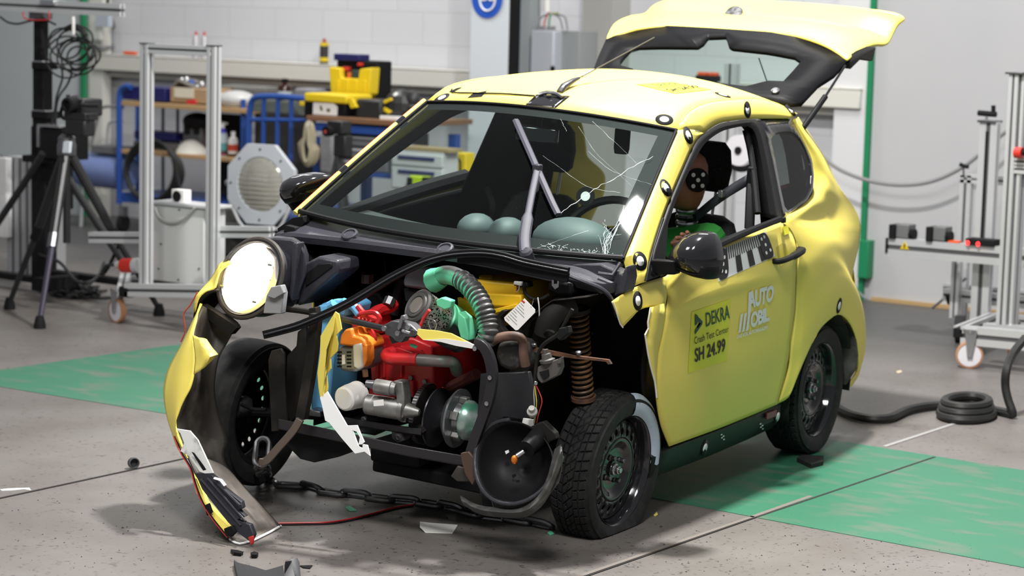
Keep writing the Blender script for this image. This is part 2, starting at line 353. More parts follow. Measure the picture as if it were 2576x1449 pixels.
for a, b in ((.34, .42), (.70, .78)):
    i0, i1 = int(a*n), int(b*n); P_('tape', MB().grid([[p*np.array([-1, 1, 1])+np.array([-.002, -.003, .003]) for p in r[i0:i1+1]] for r in prow]), BLKG, pillr, sol=.001)
RL = spl([WS(1, 1), C(1728, 283, x=.527), C(1775, 259, x=.507), C(1830, 251, x=.50), C(1900, 248, x=.495), C(1955, 260, x=.497), C(2004, 287, x=.515)], n)
OUT = spl([g_(u, v) for u, v in rail_px], n)
mid = (RL+OUT)/2+np.array([.012, 0, .012])
rrow = [[spl([RL[i], mid[i], OUT[i]], 6)[j] for i in range(n)] for j in range(6)]
rail = sheet('roof_rail', rrow, YEL); T_RAIL = bvh(rail); sheet('roof_rail', mirror(rrow), YEL)
ROWS = []
for i in range(n):
    cr = .036+.03*math.sin(math.pi*min(1, i/(n-1)*.8)); R = []
    for s in np.linspace(-1, 1, 25):
        k = 1-s*s
        R.append(WS(s, 1) if i == 0 else np.array([RL[i][0]*s, RL[i][1]-(.10*(1-min(1, i/(n*.45))) - .02*i/n)*k, RL[i][2]+cr*(1-abs(s)**2.2)]))
    ROWS.append(R)
roof = sheet('roof', ROWS, YEL); T_ROOF = bvh(roof)
P_('roof_crease', MB().tube(RL[1:-1]+np.array([0, 0, -.001]), .003, 6), YEL, roof)
# ---- rear quarter, door
q_up = [[(1994, 300, .548), (2001, 297, .55), (2008, 294, .53)], [(2027, 365, .585), (2045, 362, .597), (2053, 361, .567)], [(2042, 401, .605), (2067, 402, .62), (2077, 399, .585)],
        [(2048, 440, .62), (2085, 445, .64), (2097, 443, .602)], [(2046, 478, .64), (2084, 478, .66), (2113, 473, .615)], [(2030, 506, .668), (2056, 511, .682), (2140, 509, .612)],
        [(1984, 540, .699), (2010, 552, .708), (2158, 540, .627)], [(1971, 557, .715), (2060, 575, .715), (2166, 573, .64)], [(2006, 620, .737), (2080, 625, .727), (2159, 625, .655)],
        [(2005, 676, .747), (2080, 680, .732), (2145, 690, .665)], [(2003, 740, .746), (2075, 738, .734), (2149, 728, .667)], [(2003, 763, .747), (2065, 776, .750), (2111, 788, .752)]]
qa = patch(q_up[:8], 48, 34)
def coons(T, B_, L, R, n, m, ax='x'):
    T, B_, L, R = spl(T, n), spl(B_, n), spl(L, m), spl(R, m); out = []
    for j in range(m):
        t = j/(m-1); r = []
        for i in range(n):
            s_ = i/(n-1); p = (1-t)*T[i]+t*B_[i]+(1-s_)*L[j]+s_*R[j]-((1-s_)*(1-t)*T[0]+s_*(1-t)*T[-1]+(1-s_)*t*B_[0]+s_*t*B_[-1]); r.append(C(p[0], p[1], **{ax: p[2]}))
        out.append(r)
    return out
q_T = q_up[7]; q_L = [(1971, 557, .715), (2006, 620, .737), (2005, 676, .747), (2003, 740, .746), (1999, 801, .741), (1994, 840, .738), (1989, 875, .735), (1985, 920, .728), (1972, 970, .718), (1956, 1016, .70)]
q_R = [(2166, 573, .64), (2159, 625, .655), (2145, 690, .665), (2149, 728, .667), (2161, 765, .662), (2171, 804, .662), (2174, 848, .662), (2170, 898, .66), (2162, 940, .66), (2143, 972, .67)]
q_B = [(1956, 1016, .70), (1980, 1003, .722), (1992, 984, .734), (2011, 935, .745), (2035, 877, .751), (2060, 832, .754), (2087, 804, .752), (2111, 791, .745), (2135, 808, .740), (2153, 846, .733), (2160, 894, .722), (2156, 937, .71), (2131, 972, .70), (2143, 972, .67)]
ql = coons(q_T, q_B, q_L, q_R, 48, 40)
q_all = qa+ql[1:]
Q = [sheet('rear_quarter_panel', q_all, YEL, sol=.005)]*2; T_Q = [bvh(Q[0])]
sheet('rear_quarter_panel', mirror(q_all), YEL, sol=.005)
d_r = [[(1672, 697, .712), (1740, 652, .722), (1802, 627, .728), (1880, 593, .724), (1971, 557, .715)], [(1681, 740, .738), (1760, 700, .748), (1839, 672, .750), (1930, 640, .745), (2006, 617, .737)],
       [(1676, 788, .752), (1760, 753, .766), (1839, 724, .768), (1930, 698, .762), (2005, 676, .747)], [(1672, 806, .748), (1760, 773, .756), (1839, 744, .760), (1930, 720, .757), (2004, 700, .747)], [(1655, 890, .745), (1760, 860, .754), (1880, 822, .756), (1950, 806, .752), (1999, 801, .741)],
       [(1651, 975, .742), (1770, 945, .748), (1880, 910, .748), (1950, 885, .742), (1989, 870, .735)], [(1662, 1060, .728), (1780, 1030, .724), (1890, 985, .722), (1945, 955, .720), (1976, 945, .722)], [(1684, 1123, .705), (1800, 1081, .702), (1880, 1049, .70), (1930, 1028, .70), (1956, 1017, .70)]]
dr = patch(d_r, 26, 44)
door = sheet('door', dr, YEL, sol=.006); T_D = bvh(door); door_r = sheet('door', mirror(dr), YEL, sol=.006)
P_('door_shut_line', MB().tube([hit([T_D]+T_Q, u, v, .0)[0] for u, v in [(1970, 562), (1990, 580), (2003, 617), (2003, 676), (2001, 763), (1997, 801), (1988, 852), (1986, 885), (1975, 940), (1957, 1010)] if hit([T_D]+T_Q, u, v)[0] is not None], .0022, 6, k=40), mat('shut_line_shadow_gap', (.25, .21, .05), .6), door)
# front fender remnant under the pillar and the torn strip along the door edge
fr = [[(1541, 759, .735, ), (1566, 741, .735), (1600, 722, .735), (1628, 709, .725), (1672, 696, .714)], [(1553, 790, .74), (1578, 778, .745), (1605, 766, .748), (1632, 756, .748), (1678, 735, .738)], [(1566, 824, .74), (1592, 797, .747), (1609, 780, .75), (1638, 772, .755), (1672, 780, .752)]]
fender = sheet('front_wing_remnant', patch(fr, 14, 10), YEL, sol=.005); T_F = bvh(fender)
tear = [(1637, 774), (1634, 790), (1630, 810), (1631, 826), (1623, 842), (1627, 870), (1630, 890), (1635, 915), (1641, 938), (1647, 959), (1650, 980), (1652, 1000)]
tr = [(1674, 762), (1676, 790), (1672, 806), (1668, 830), (1662, 855), (1656, 880), (1654, 905), (1652, 930), (1653, 955), (1652, 975), (1654, 990), (1656, 1004)]
mb = MB(); mb.grid([[C(u, v, x=.775) for u, v in tear], [C((u+a)/2+2, (v+b)/2, x=.770) for (u, v), (a, b) in zip(tear, tr)], [C(u, v, x=.750) for u, v in tr]])
o = sheet('torn_wing_edge', [list(r) for r in np.array(mb.v).reshape(3, -1, 3)], YEL, sol=.004)
P_('torn_white_edge', MB().tube([C(u, v, x=.777) for u, v in tear], .0028, 6), WHT, o)
P_('torn_white_edge', MB().tube([C(u, v, x=.744) for u, v in [(1541, 759), (1548, 776), (1555, 800), (1560, 815), (1567, 824)]], .0025, 6), WHT, fender)
# ---- side window frame, b-pillar panel, quarter glass
fo = [(1634, 690), (1640, 640), (1655, 590), (1670, 547), (1690, 493), (1724, 414), (1751, 357), (1772, 336), (1809, 312), (1850, 304), (1887, 300), (1905, 303), (1921, 330), (1938, 400), (1953, 470), (1970, 556)]
fi = [(1652, 690), (1655, 650), (1669, 600), (1685, 552), (1704, 497), (1737, 424), (1765, 372), (1787, 349), (1817, 330), (1850, 321), (1878, 317), (1893, 325), (1903, 345), (1916, 405), (1926, 470), (1938, 548)]
NN = 60; fo_, fi_ = spl(fo, NN), spl(fi, NN)
sheet('door_window_frame', [[g_(*fo_[i], .004) for i in range(NN)], [g_(*(fo_[i]*.5+fi_[i]*.5), .010) for i in range(NN)], [g_(*fi_[i], .002) for i in range(NN)], [g_(*fi_[i])+np.array([-.05, .015, 0]) for i in range(NN)]], BLK, door, sol=.004)
P_('glass_channel', MB().tube([g_(*p)+np.array([-.035, .01, 0]) for p in [(1893, 330), (1905, 380), (1915, 450), (1924, 540)]], .014, 8, k=14), BLKM, door)
P_('door_window_frame', MB().grid([[g_(*fo_[i], .002)*np.array([-1, 1, 1]) for i in range(NN)], [g_(*fi_[i], .002)*np.array([-1, 1, 1]) for i in range(NN)]]), BLK, door_r, sol=.03)
sill = [(1655, 690), (1720, 660), (1800, 620), (1880, 584), (1962, 551)]
P_('window_sill_trim', MB().tube([C(u, v, x=.735) for u, v in sill], .013, 8, k=20), BLK, door)
mbx = MB().box(C(1971, 554, x=.728), (.012, .03, .022)); P_('trim_end_cap', mbx, BLK, door, bev=.003)
P_('window_sill_trim', MB().tube([C(u, v, x=.735)*np.array([-1, 1, 1])+np.array([.02, 0, .004]) for u, v in sill], .034, 8, k=20), BLK, door_r)
tri = [(1627, 708), (1634, 664), (1651, 604), (1669, 547), (1682, 560), (1676, 640), (1672, 690)]
P_('mirror_base_triangle', MB().prism([g_(u, v, .006) for u, v in tri], (-.02, .005, 0)), BLK, door, bev=.003)
bp = [(1905, 303), (1940, 300), (1994, 300), (2027, 365), (2042, 401), (2048, 440), (2046, 476), (2030, 505), (1984, 539), (1968, 554), (1952, 470), (1937, 400), (1920, 330)]
gl = [(1938, 345), (1952, 338), (1975, 336), (1998, 340), (2014, 356), (2026, 378), (2037, 410), (2041, 440), (2039, 470), (2025, 500), (2000, 519), (1983, 531), (1974, 520), (1963, 470), (1950, 400)]
c0 = np.mean(bp, 0); NB = 64; bq = lin(bp+bp[:1], NB+1)[:-1]
def ang_sort(poly, cc, angs):
    P = np.array(poly+poly[:1], float); out = []
    for a in angs:
        d = np.array([math.cos(a), math.sin(a)]); best = None
        for i in range(len(P)-1):
            e = P[i+1]-P[i]; A = np.array([d, -e]).T
            if abs(np.linalg.det(A)) < 1e-9: continue
            t, k = np.linalg.solve(A, P[i]-cc)
            if t > 0 and -1e-6 <= k <= 1+1e-6 and (best is None or t > best): best = t
        out.append(cc+d*best)
    return out
cc = np.array([1992., 430]); angs = np.linspace(0, 2*np.pi, NB, endpoint=False)
ao, ai = ang_sort(bp, cc, angs), ang_sort(gl, cc, angs)
def bfr(sgn):
    mb = MB(); mb.ring([[g_(*p, -.004)*np.array([sgn, 1, 1]) for p in q] for q in (ao, ai)], True, False); return mb
bpan = P_('rear_side_panel', bfr(1), BLKG, sol=.006); P_('rear_side_panel', bfr(-1), BLKG, sol=.006)
P_('quarter_window', MB().add([g_(*p, -.006) for p in ai], [list(range(NB))]), GLT, bpan)
# ---- sill, wheel arches, underbody
sp = [(1640, 1150, .70), (1684, 1127, .70), (1800, 1085, .70), (1900, 1044, .70), (1962, 1016, .70)]
def sill_rows(sg):
    T = [C(u, v, x=x) for u, v, x in sp]; out = []
    for dx, dz in ((-.01, .01), (.004, -.004), (.0, -.06), (-.025, -.105), (-.09, -.125), (-.2, -.12)): out.append([(p+np.array([dx, 0, dz]))*np.array([sg, 1, 1]) for p in T])
    return out
silm = mat('dark_green_black_sill', (.008, .012, .011), .42, spec=.2)
sill_o = sheet('side_skirt', sill_rows(1), silm, sol=.006); sheet('side_skirt', sill_rows(-1), silm, sol=.006); T_S = bvh(sill_o)
P_('reflector', MB().prism([C(u, v, x=.712) for u, v in [(1930, 1040), (1955, 1031), (1953, 1047), (1929, 1055)]], (-.006, 0, 0)), mat('dark_red_reflector', (.10, .012, .01), .3), sill_o)
mb = MB(); mb.box((0, .98, .22), (1.24, 1.2, .04)); P_('floor_pan', mb, BLKM)
mb = MB(); mb.box((0, .36, .66), (1.22, .03, .62)); mb.box((.62, .50, .47), (.03, .30, .42)); mb.box((-.62, .50, .47), (.03, .30, .42)); P_('bulkhead', mb, BLKM)
for sg in (1, -1):
    rc = np.array([.50*sg, 1.86, .28]); mb = MB(); rows = []
    for x in (.34, .715): rows.append([np.array([x*sg, rc[1]+.345*math.cos(a), rc[2]+.345*math.sin(a)]) for a in np.linspace(-.15, np.pi+.25, 22)])
    mb.grid(rows); mb.add([rows[0][i] for i in range(22)], [list(range(22))]); P_('wheel_arch_liner', mb, DIRT, sol=.005)
mb = MB(); pr = [(.66, 2.30), (.60, 2.42), (.3, 2.50), (0, 2.52), (-.3, 2.50), (-.60, 2.42), (-.66, 2.30)]
mb.grid([[np.array([x*k, y+dy, z]) for x, y in pr] for k, dy, z in ((.98, -.02, .22), (1, 0, .32), (1, .02, .6), (1, 0, .70), (.98, -.02, .78))]); P_('rear_body', mb, YEL, sol=.005)
# ---- mirrors
def mirror_parts(px, y, par, yb):
    c = np.mean(px, 0); N = 40; q = ang_sort(px, c, np.linspace(0, 2*np.pi, N, endpoint=False)); rows = []
    for dy, k in ((-.085, .15), (-.080, .38), (-.062, .66), (-.03, .88), (.0, .97), (.03, 1.0), (.062, .99)):
        rows.append([C(*(c+(p-c)*k+np.array([0, 4*(1-k)])), y=y)+np.array([0, dy, 0]) for p in q])
    o = P_('mirror_housing', MB().ring(rows, True, True), BLKG, par, ang=60)
    low = [[r[i]*1. for i in range(N) if 2 < i < 19] for r in rows[2:]]
    P_('mirror_lower_shell', MB().grid([[p+np.array([0, -.002, -.004]) for p in r] for r in low]), BLK, o, sol=.003)
    P_('mirror_glass', MB().add([C(*(c+(p-c)*.93), y=y)+np.array([0, .05, 0]) for p in q], [list(range(N))]), STEEL, o)
    return o, C(*c, y=y)
yL = C(1745, 640, x=.85)[1]; yR = C(765, 475, x=-.83)[1]
mo, mc = mirror_parts([(1682, 642), (1697, 614), (1722, 591), (1752, 582), (1783, 589), (1797, 613), (1803, 648), (1799, 690), (1789, 704), (1752, 697), (1715, 682), (1690, 664)], yL, door, 0)
P_('mirror_arm', MB().hexa([C(u, v, x=x)+np.array([0, d, 0]) for d in (-.02, .03) for u, v, x in [(1642, 690, .73), (1704, 690, .82), (1700, 656, .82), (1642, 652, .73)]]), BLK, mo, bev=.006)
mo2, mc2 = mirror_parts([(710, 474), (718, 452), (741, 439), (770, 435), (795, 438), (812, 447), (800, 470), (784, 490), (765, 506), (728, 515), (714, 498)], yR, door_r, 0)
P_('mirror_arm', MB().tube([C(735, 505, y=yR), C(742, 518, y=yR), C(765, 525, y=yR+.02)], .022, 8), BLK, mo2)
# ---- door handle
P_('handle_recess', MB().grid([[hit(T_D, u, v, .001)[0] for u, v in r] for r in ([(1952, 622), (1966, 612), (1976, 614)], [(1955, 640), (1968, 640), (1982, 634)], [(1962, 672), (1972, 664), (1980, 650)])]), mat('yellow_recess_shade', (.62, .52, .07), .5), door)  # recess laid flat on the door, its shade put into a darker yellow
P_('rear_inner_arch', MB().prism([C(u, v, y=2.17) for u, v in [(2085, 800), (2111, 800), (2133, 816), (2149, 850), (2155, 895), (2150, 930), (2126, 968), (2085, 960)]], (0, .02, 0)), mat('arch_grey_dirt', (.04, .038, .035), .8, noise=(10, (.12, .115, .105), .5, .75)))
h0, h1 = hit(T_D, 1946, 657)[0], hit(T_D, 2001, 628)[0]
P_('door_handle', MB().tube([h0+np.array([.0, 0, 0]), h0+np.array([.024, .006, .002]), (h0+h1)/2+np.array([.034, 0, .0]), h1+np.array([.030, -.012, 0]), h1+np.array([.012, 0, 0])], [.015]*8+[.019]*8, 10, k=16, flat=.8), BLK, door)
# ================================================================ wheels
def groove(th, h, NB_=50):
    a = abs(h); d = 0.
    if .017 < a < .0225 or .041 < a < .0445: d = .007
    fr_ = (th/(2*np.pi)*NB_+(a*8 if h > 0 else a*8+.5)) % 1
    if a >= .0235 and fr_ < .14: d = .007
    if a < .018:
        if ((th/(2*np.pi)*NB_+h*26) % 1) < .16: d = .005
        if abs(h+.004*math.sin(th*33)) < .0016: d = .005
    return d
def tyre(name, c, ax, R=.278, wd=.168, ri=.194, N=600, par=None, ground=True, detail=True):
    X = frame(ax); c = np.array(c, float); hw = wd/2
    side = [(ri, .060), (ri+.006, .068), (ri+.020, .077), (ri+.045, hw), (ri+.068, hw-.003), (R-.016, hw-.010), (R-.007, hw-.016)]
    tread = [(R-.0035*(h/(hw-.018))**2-.0005, h) for h in np.linspace(hw-.018, -(hw-.018), 44 if detail else 12)]
    prof = side+tread+[(r, -h) for r, h in side[::-1]]; rows = []
    for i in range(N):
        th = 2*np.pi*i/N; e = X[0]*math.cos(th)+X[1]*math.sin(th); row = []
        for k, (r, h) in enumerate(prof):
            if detail and len(side) <= k < len(side)+len(tread): r = r-groove(th, h)
            p = c+e*r+X[2]*h
            if ground:
                q = toW(p); dz = .004-q[2]
                if dz > -.05:
                    s_ = 1 if h > 0 else -1; bul = max(0, dz+.05)
                    if abs(h) > .04: p = p+X[2]*s_*bul*.16
                    q = toW(p)
                    if dz > 0: q[2] = .004+.0005*((i*7+k) % 3); p = toC(q)
            row.append(p)
        rows.append(row)
    rows.append(rows[0]); mb = MB(); mb.ring([list(r) for r in rows], False, False)
    return P_(name, mb, RUB, par, ang=28)
def rim(name, c, ax, par=None, m=BLKG, lug=True):
    X = frame(ax); c = np.array(c, float); mb = MB()
    mb.lathe([(.198, .058), (.203, .066), (.199, .072), (.193, .067), (.188, .050), (.182, .022), (.174, .006), (.165, -.02), (.170, -.05), (.190, -.06), (.202, -.066)], c, ax, 56, False)
    # vented disc
    n = 20; rh = .143; hr = .0095
    def pt(r, a, h): return c+X[2]*h+r*(X[0]*math.cos(a)+X[1]*math.sin(a))
    def hz(r): return .032+.012*np.clip((.172-r)/.055, 0, 1)
    for i in range(n):
        a0, a1 = 2*np.pi*i/n, 2*np.pi*(i+1)/n; am = (a0+a1)/2; h_ = []; o_ = []
        for k in range(16):
            t = 2*np.pi*k/16; dx, dy = math.cos(t), math.sin(t); h_.append(pt(rh+hr*dx, am+hr*dy/rh, hz(rh+hr*dx)))
            sc = 1/max(abs(dx), abs(dy)); rr = rh+(.180-rh if dx > 0 else rh-.118)*dx*sc; aa = am+(a1-a0)/2*dy*sc; o_.append(pt(rr, aa, hz(rr)))
        mb.ring([o_, h_], True, False)
    mb.lathe([(.118, .044), (.108, .045), (.098, .040), (.086, .028), (.074, .022), (.058, .022), (.036, .024), (.034, .032), (.0, .032)], c, ax, 40, False)
    o = P_(name, mb, m, par, ang=40)
    q = o.modifiers.new('solid', 'SOLIDIFY'); q.thickness = .003
    if lug:
        for k in range(4):
            a = 2*np.pi*k/4+.5; p = pt(.051, a, .022); P_('wheel_nut', MB().lathe([(.012, 0), (.012, .006), (.0095, .008), (.0095, .024), (.006, .026), (.0, .026)], p, ax, 6), DSTL, o, bev=.001)
        P_('hub_nut', MB().lathe([(.022, .030), (.022, .038), (.015, .040), (.015, .052), (.010, .053), (.010, .060), (.0, .060)], pt(0, 0, 0), ax, 12), STEEL, o, bev=.001)
    return o
def dirc(x, y, z): d = np.array([x, y, z], float); return d/np.linalg.norm(d)
AXF = dirc(1, -.02, -.035); hubF = C(1553, 1182, x=.66); cF = hubF-AXF*.045
tF = tyre('tyre', cF, AXF, R=.281); rim('rim', cF, AXF)
T_T = bvh(tF)
AXR = dirc(1, .02, .02); hubR = C(2046, 978, x=.675); cR = hubR-AXR*.045
tyre('tyre', cR, AXR, N=330); rim('rim', cR, AXR)
AXL = dirc(-1, -.05, .03); cL = np.array([-.80, -.13, .262])
tyre('tyre', cL, AXL, N=240, detail=False); rim('rim', cL, AXL, m=BLKM, lug=False)
tyre('tyre', cR*np.array([-1, 1, 1]), dirc(-1, 0, 0), N=160, detail=False, ground=False); rim('rim', cR*np.array([-1, 1, 1]), dirc(-1, 0, 0), lug=False)
# painted mark on the front tyre
X = frame(AXF); pm = []
def ty_pt(r, h, u): e = X[0]*math.cos(u)+X[1]*math.sin(u); return cF+e*r+X[2]*h
def ang_px(u, v):
    p = C(u, v, pl=(*AXF, float(AXF@(cF+AXF*.07))))-cF; return math.atan2(p@X[1], p@X[0])
a0, a1 = ang_px(1592, 1010), ang_px(1662, 1160)
if a1-a0 > np.pi: a1 -= 2*np.pi
if a0-a1 > np.pi: a1 += 2*np.pi
P_('paint_mark', MB().grid([[ty_pt(r, h, a0+(a1-a0)*(k/40)+.02*math.sin(k*2.1+r*90)*(k in (0, 40))) for k in range(41)] for r, h in ((.2035, .0725), (.212, .081), (.230, .0868), (.250, .0835), (.265, .0765), (.276, .069), (.2825, .058))]), PAINTB, tF)
# ================================================================ stickers and lettering on the car
DEC = .0022
def dpoly(T, polys, off=DEC, sub=0):
    mb = MB()
    for poly in polys:
        P = [hit(T, u, v, off)[0] for u, v in poly]
        if all(p is not None for p in P): mb.add(P, [list(range(len(P)))])
    return mb
def dgrid(T, quad, n=8, off=.0012):     # quad TL, TR, BR, BL in pixels
    q = np.array(quad, float); rows = []
    for j in range(n+1):
        l = q[0]+(q[3]-q[0])*j/n; r = q[1]+(q[2]-q[1])*j/n
        rows.append([hit(T, *(l+(r-l)*i/n), off)[0] for i in range(n+1)])
    return MB().grid(rows)
def target(T, u, v, par, r=.034, w=.0175, blk=BLKM, label=None):
    p, n = hit(T, u, v, .0008); o = None
    def disc(rr, e):
        X = frame(n); mb = MB(); ring = []
        for a in np.linspace(0, 2*np.pi, 28, endpoint=False):
            q = p+rr*(X[0]*math.cos(a)+X[1]*math.sin(a)); pr = proj(toW(q)); h, _ = hit(T, *pr, e); ring.append(q+n*e if h is None or np.linalg.norm(h-q) > .02 else h)
        c, _ = hit(T, u, v, e); return mb.add(ring+[c], [[i, (i+1) % 28, 28] for i in range(28)])
    if blk: o = P_('target_sticker', disc(r, .0016), blk, par, sol=.0006)
    P_('target_centre', disc(w, .003), WHT, o or par, sol=.0006)
    return o
PILW = [T_PIL, T_F, T_D, T_RAIL]
for u, v in [(1609, 657), (1674, 473)]: target([T_PIL], u, v, pillar)
target([T_F], 1603, 757, fender); target([T_PIL, T_RAIL], 1730, 341, pillar); target([T_ROOF, T_RAIL], 1671, 302, roof); target([T_RAIL, T_ROOF], 1879, 276, rail); target([T_ROOF, T_RAIL], 1818, 240, roof)
target([T_RAIL, T_ROOF], 1990, 272, rail); target([T_ROOF, T_PILR], 1112, 247, roof); target(T_Q, 2110, 769, Q[1])
for u, v in [(1772, 1127), (1955, 1048)]: target([T_S], u, v, sill_o, blk=silm, w=.019)
P_('small_white_marks', dpoly([T_S], [[(u+dx, v+dy), (u+dx+4, v+dy-1), (u+dx+4, v+dy+2), (u+dx, v+dy+3)] for u, v in [(1816, 1098), (1914, 1071)] for dx, dy in ((-4, -6), (1, -2), (-3, 2), (2, 6))]), WHT, sill_o)
def quadmap(q):
    q = np.array(q, float)
    return lambda x, y: (q[0]*(1-x)+q[1]*x)*(1-y)+(q[3]*(1-x)+q[2]*x)*y
def text_mesh(txt, bold=0., shear=0., space=1.):
    cu = bpy.data.curves.new('t', 'FONT'); cu.body = txt; cu.offset = bold; cu.shear = shear; cu.space_character = space; cu.resolution_u = 4
    o = bpy.data.objects.new('t', cu); COL.objects.link(o); dg = bpy.context.evaluated_depsgraph_get(); dg.update()
    me = bpy.data.meshes.new_from_object(o.evaluated_get(dg)); V = np.array([v.co[:] for v in me.vertices]); Fc = [list(p.vertices) for p in me.polygons]
    bpy.data.objects.remove(o); bpy.data.curves.remove(cu); bpy.data.meshes.remove(me)
    V[:, 0] -= V[:, 0].min(); V[:, 0] /= V[:, 0].max(); V[:, 1] -= V[:, 1].min(); V[:, 1] /= V[:, 1].max(); return V, Fc
def dtext(name, T, txt, quad, m, par, off=.004, **k):
    V, Fc = text_mesh(txt, **k); f = quadmap(quad)
    P = [hit(T, *f(x, 1-y), off)[0] for x, y, _ in V]
    if any(p is None for p in P): return
    return P_(name, MB().add(P, Fc), m, par)
LIME = mat('lime_sticker', (.74, .74, .04), .5); DGT = mat('dark_green_ink', (.004, .075, .04), .5); INK = mat('black_ink', (.01, .01, .01), .5)
WINK = mat('white_vinyl', (.80, .82, .82), .5)
st = P_('lime_label', dgrid(T_D, [(1739, 785), (1838, 751), (1828, 907), (1730, 939)]), LIME, door)
P_('logo', dpoly(T_D, [[(1746.5, 789), (1753, 793), (1753, 812), (1746.5, 820)], [(1746.5, 789), (1765, 808), (1765, 812), (1757, 812), (1746.5, 801)], [(1765, 810), (1764, 816), (1746, 842), (1746, 832), (1757, 812)]], .004), DGT, st)
dtext('lettering', T_D, 'DEKRA', [(1773, 787), (1833, 766), (1834, 800), (1774, 822)], DGT, st, bold=.012)
dtext('lettering', T_D, 'Crash Test Center', [(1744.5, 848), (1831, 819), (1831, 834), (1745, 866)], INK, st)
dtext('lettering', T_D, 'SH 24.99', [(1746, 877), (1823, 850), (1822, 884), (1746, 912)], INK, st, bold=.02)
dtext('lettering', T_D, 'AUTO', [(1880, 733), (1946, 715), (1942, 757), (1881, 778)], WINK, door, bold=.045, space=.95)
dtext('lettering', T_D, 'OBIL', [(1887, 785), (1931, 772), (1934, 806), (1885, 826)], WINK, door, bold=.045, space=.9)
P_('lettering', dpoly(T_D, [[(1861+d, 790-d*.26), (1867+d, 788-d*.26), (1861+d, 835-d*.24), (1855+d, 837-d*.24)] for d in (0, 9.5, 19)]+[[(1881, 735), (1888, 733), (1887, 783), (1879, 790)]], .004), WINK, door)
dtext('lettering', T_D, 'DAS VOX AUTOMAGAZIN', [(1852, 842), (1929, 818), (1928, 827), (1851, 852)], WINK, door, bold=.03)
# black and white scale strip
qm = quadmap([(1804, 630), (1926, 582), (1949, 645), (1806, 709)])
def qp(x0, y0, x1, y1): return [tuple(qm(x0, y0)), tuple(qm(x1, y0)), tuple(qm(x1, y1)), tuple(qm(x0, y1))]
ss_ = P_('scale_strip', dgrid(T_D, [(1804, 630), (1926, 582), (1949, 645), (1806, 709)], 10), WHT, door)
bk = []
for k in range(17): x = .17+k*.0405; bk.append(qp(x, 0.0, x+.018, .42))
for k, (a, b) in enumerate(((.33, .43), (.55, .65), (.76, .86))): bk.append(qp(a, .42, b, .97))
P_('black_bars', dpoly(T_D, bk, .0032), INK, ss_)
def blob(cx, cy, rx, ry, n=22, p=2.): return [tuple(qm(cx+rx*np.sign(math.cos(a))*abs(math.cos(a))**(2/p), cy+ry*np.sign(math.sin(a))*abs(math.sin(a))**(2/p))) for a in np.linspace(0, 2*np.pi, n, endpoint=False)]
for q_ in (blob(.09, .50, .098, .50, p=3), blob(.905, .50, .093, .50, p=3)): P_('black_field', dpoly(T_D, [q_], .0038), INK, ss_)
dots = [(.06, .18), (.12, .30), (.09, .5), (.06, .70), (.13, .78), (.86, .20), (.92, .16), (.90, .45), (.95, .70), (.87, .74)]
P_('white_dots', dpoly(T_D, [blob(x, y, .018, .065, 12) for x, y in dots], .005), WHT, ss_)
P_('yellow_note', dpoly([T_D]+T_Q, [[(1965, 572), (1980, 566), (1985, 587), (1969, 593)]], .003), mat('bright_yellow_note', (.85, .80, .04), .5), door)
# roof label, tape, camera mount, aerial
rl = P_('roof_label', dgrid([T_ROOF], [(1600, 213), (1690, 207), (1790, 226), (1700, 236)], 6, .002), mat('roof_label_yellow', (.85, .80, .03), .5), roof)
dtext('lettering', [T_ROOF], 'DEKRA', [(1637, 213), (1690, 208), (1712, 213), (1658, 218)], DGT, rl, bold=.01)
dtext('lettering', [T_ROOF], 'Crash Test Center', [(1648, 220), (1725, 213), (1735, 216), (1660, 223)], INK, rl)
dtext('lettering', [T_ROOF], 'SH 24.99', [(1672, 226), (1745, 216), (1762, 221), (1690, 232)], INK, rl, bold=.02)
mp = P_('roof_plate', dgrid([T_ROOF, bvh(roof)], [(1350, 239), (1434, 243), (1398, 272), (1323, 264)], 6, .003), BLKG, roof, sol=.003)
def rp(u, v, e): return hit([T_ROOF], u, v, e)[0]
P_('clamp', MB().tube([rp(1356, 243, .008), rp(1375, 240, .012), rp(1400, 243, .012), rp(1416, 250, .008)], .008, 8, k=8), DSTL, mp)
P_('clamp_screw', MB().lathe([(.011, 0), (.011, .008), (.0, .010)], rp(1384, 244, .012), (0, 0, 1), 12), STEEL, mp)
P_('black_tape', dgrid([T_ROOF], [(1190, 236), (1226, 229), (1212, 244), (1176, 247)], 3, .002), BLKM, roof)
P_('black_tape', dgrid([T_ROOF], [(1128, 232), (1150, 222), (1164, 220), (1142, 232)], 3, .002), BLKM, roof)
cab = [rp(u, v, .004) for u, v in [(1138, 226), (1136, 232), (1150, 235), (1200, 236), (1270, 238), (1345, 243)] if rp(u, v, .004) is not None]
P_('roof_cable', MB().tube(cab, .003, 6, k=30), BLKM, roof)
a0_ = rp(1408, 233, 0)
ae = P_('aerial_base', MB().tube([a0_, a0_+np.array([.004, .02, .022]), a0_+np.array([.015, .075, .045]), a0_+np.array([.022, .11, .055])], [.015, .015, .010, .005], 10), CHAR, roof)
tip = C(1646, 94, y=a0_[1]+.46); P_('aerial_mast', MB().tube([a0_+np.array([.022, .11, .055]), tip], .0024, 6), mat('aerial_grey', (.07, .066, .062), .5, spec=.2), roof)
P_('aerial_spring', MB().tube([a0_+np.array([.022, .11, .055])+(tip-a0_-np.array([.022, .11, .055]))*k for k in (.04, .18)], .0052, 8), STEEL, roof)
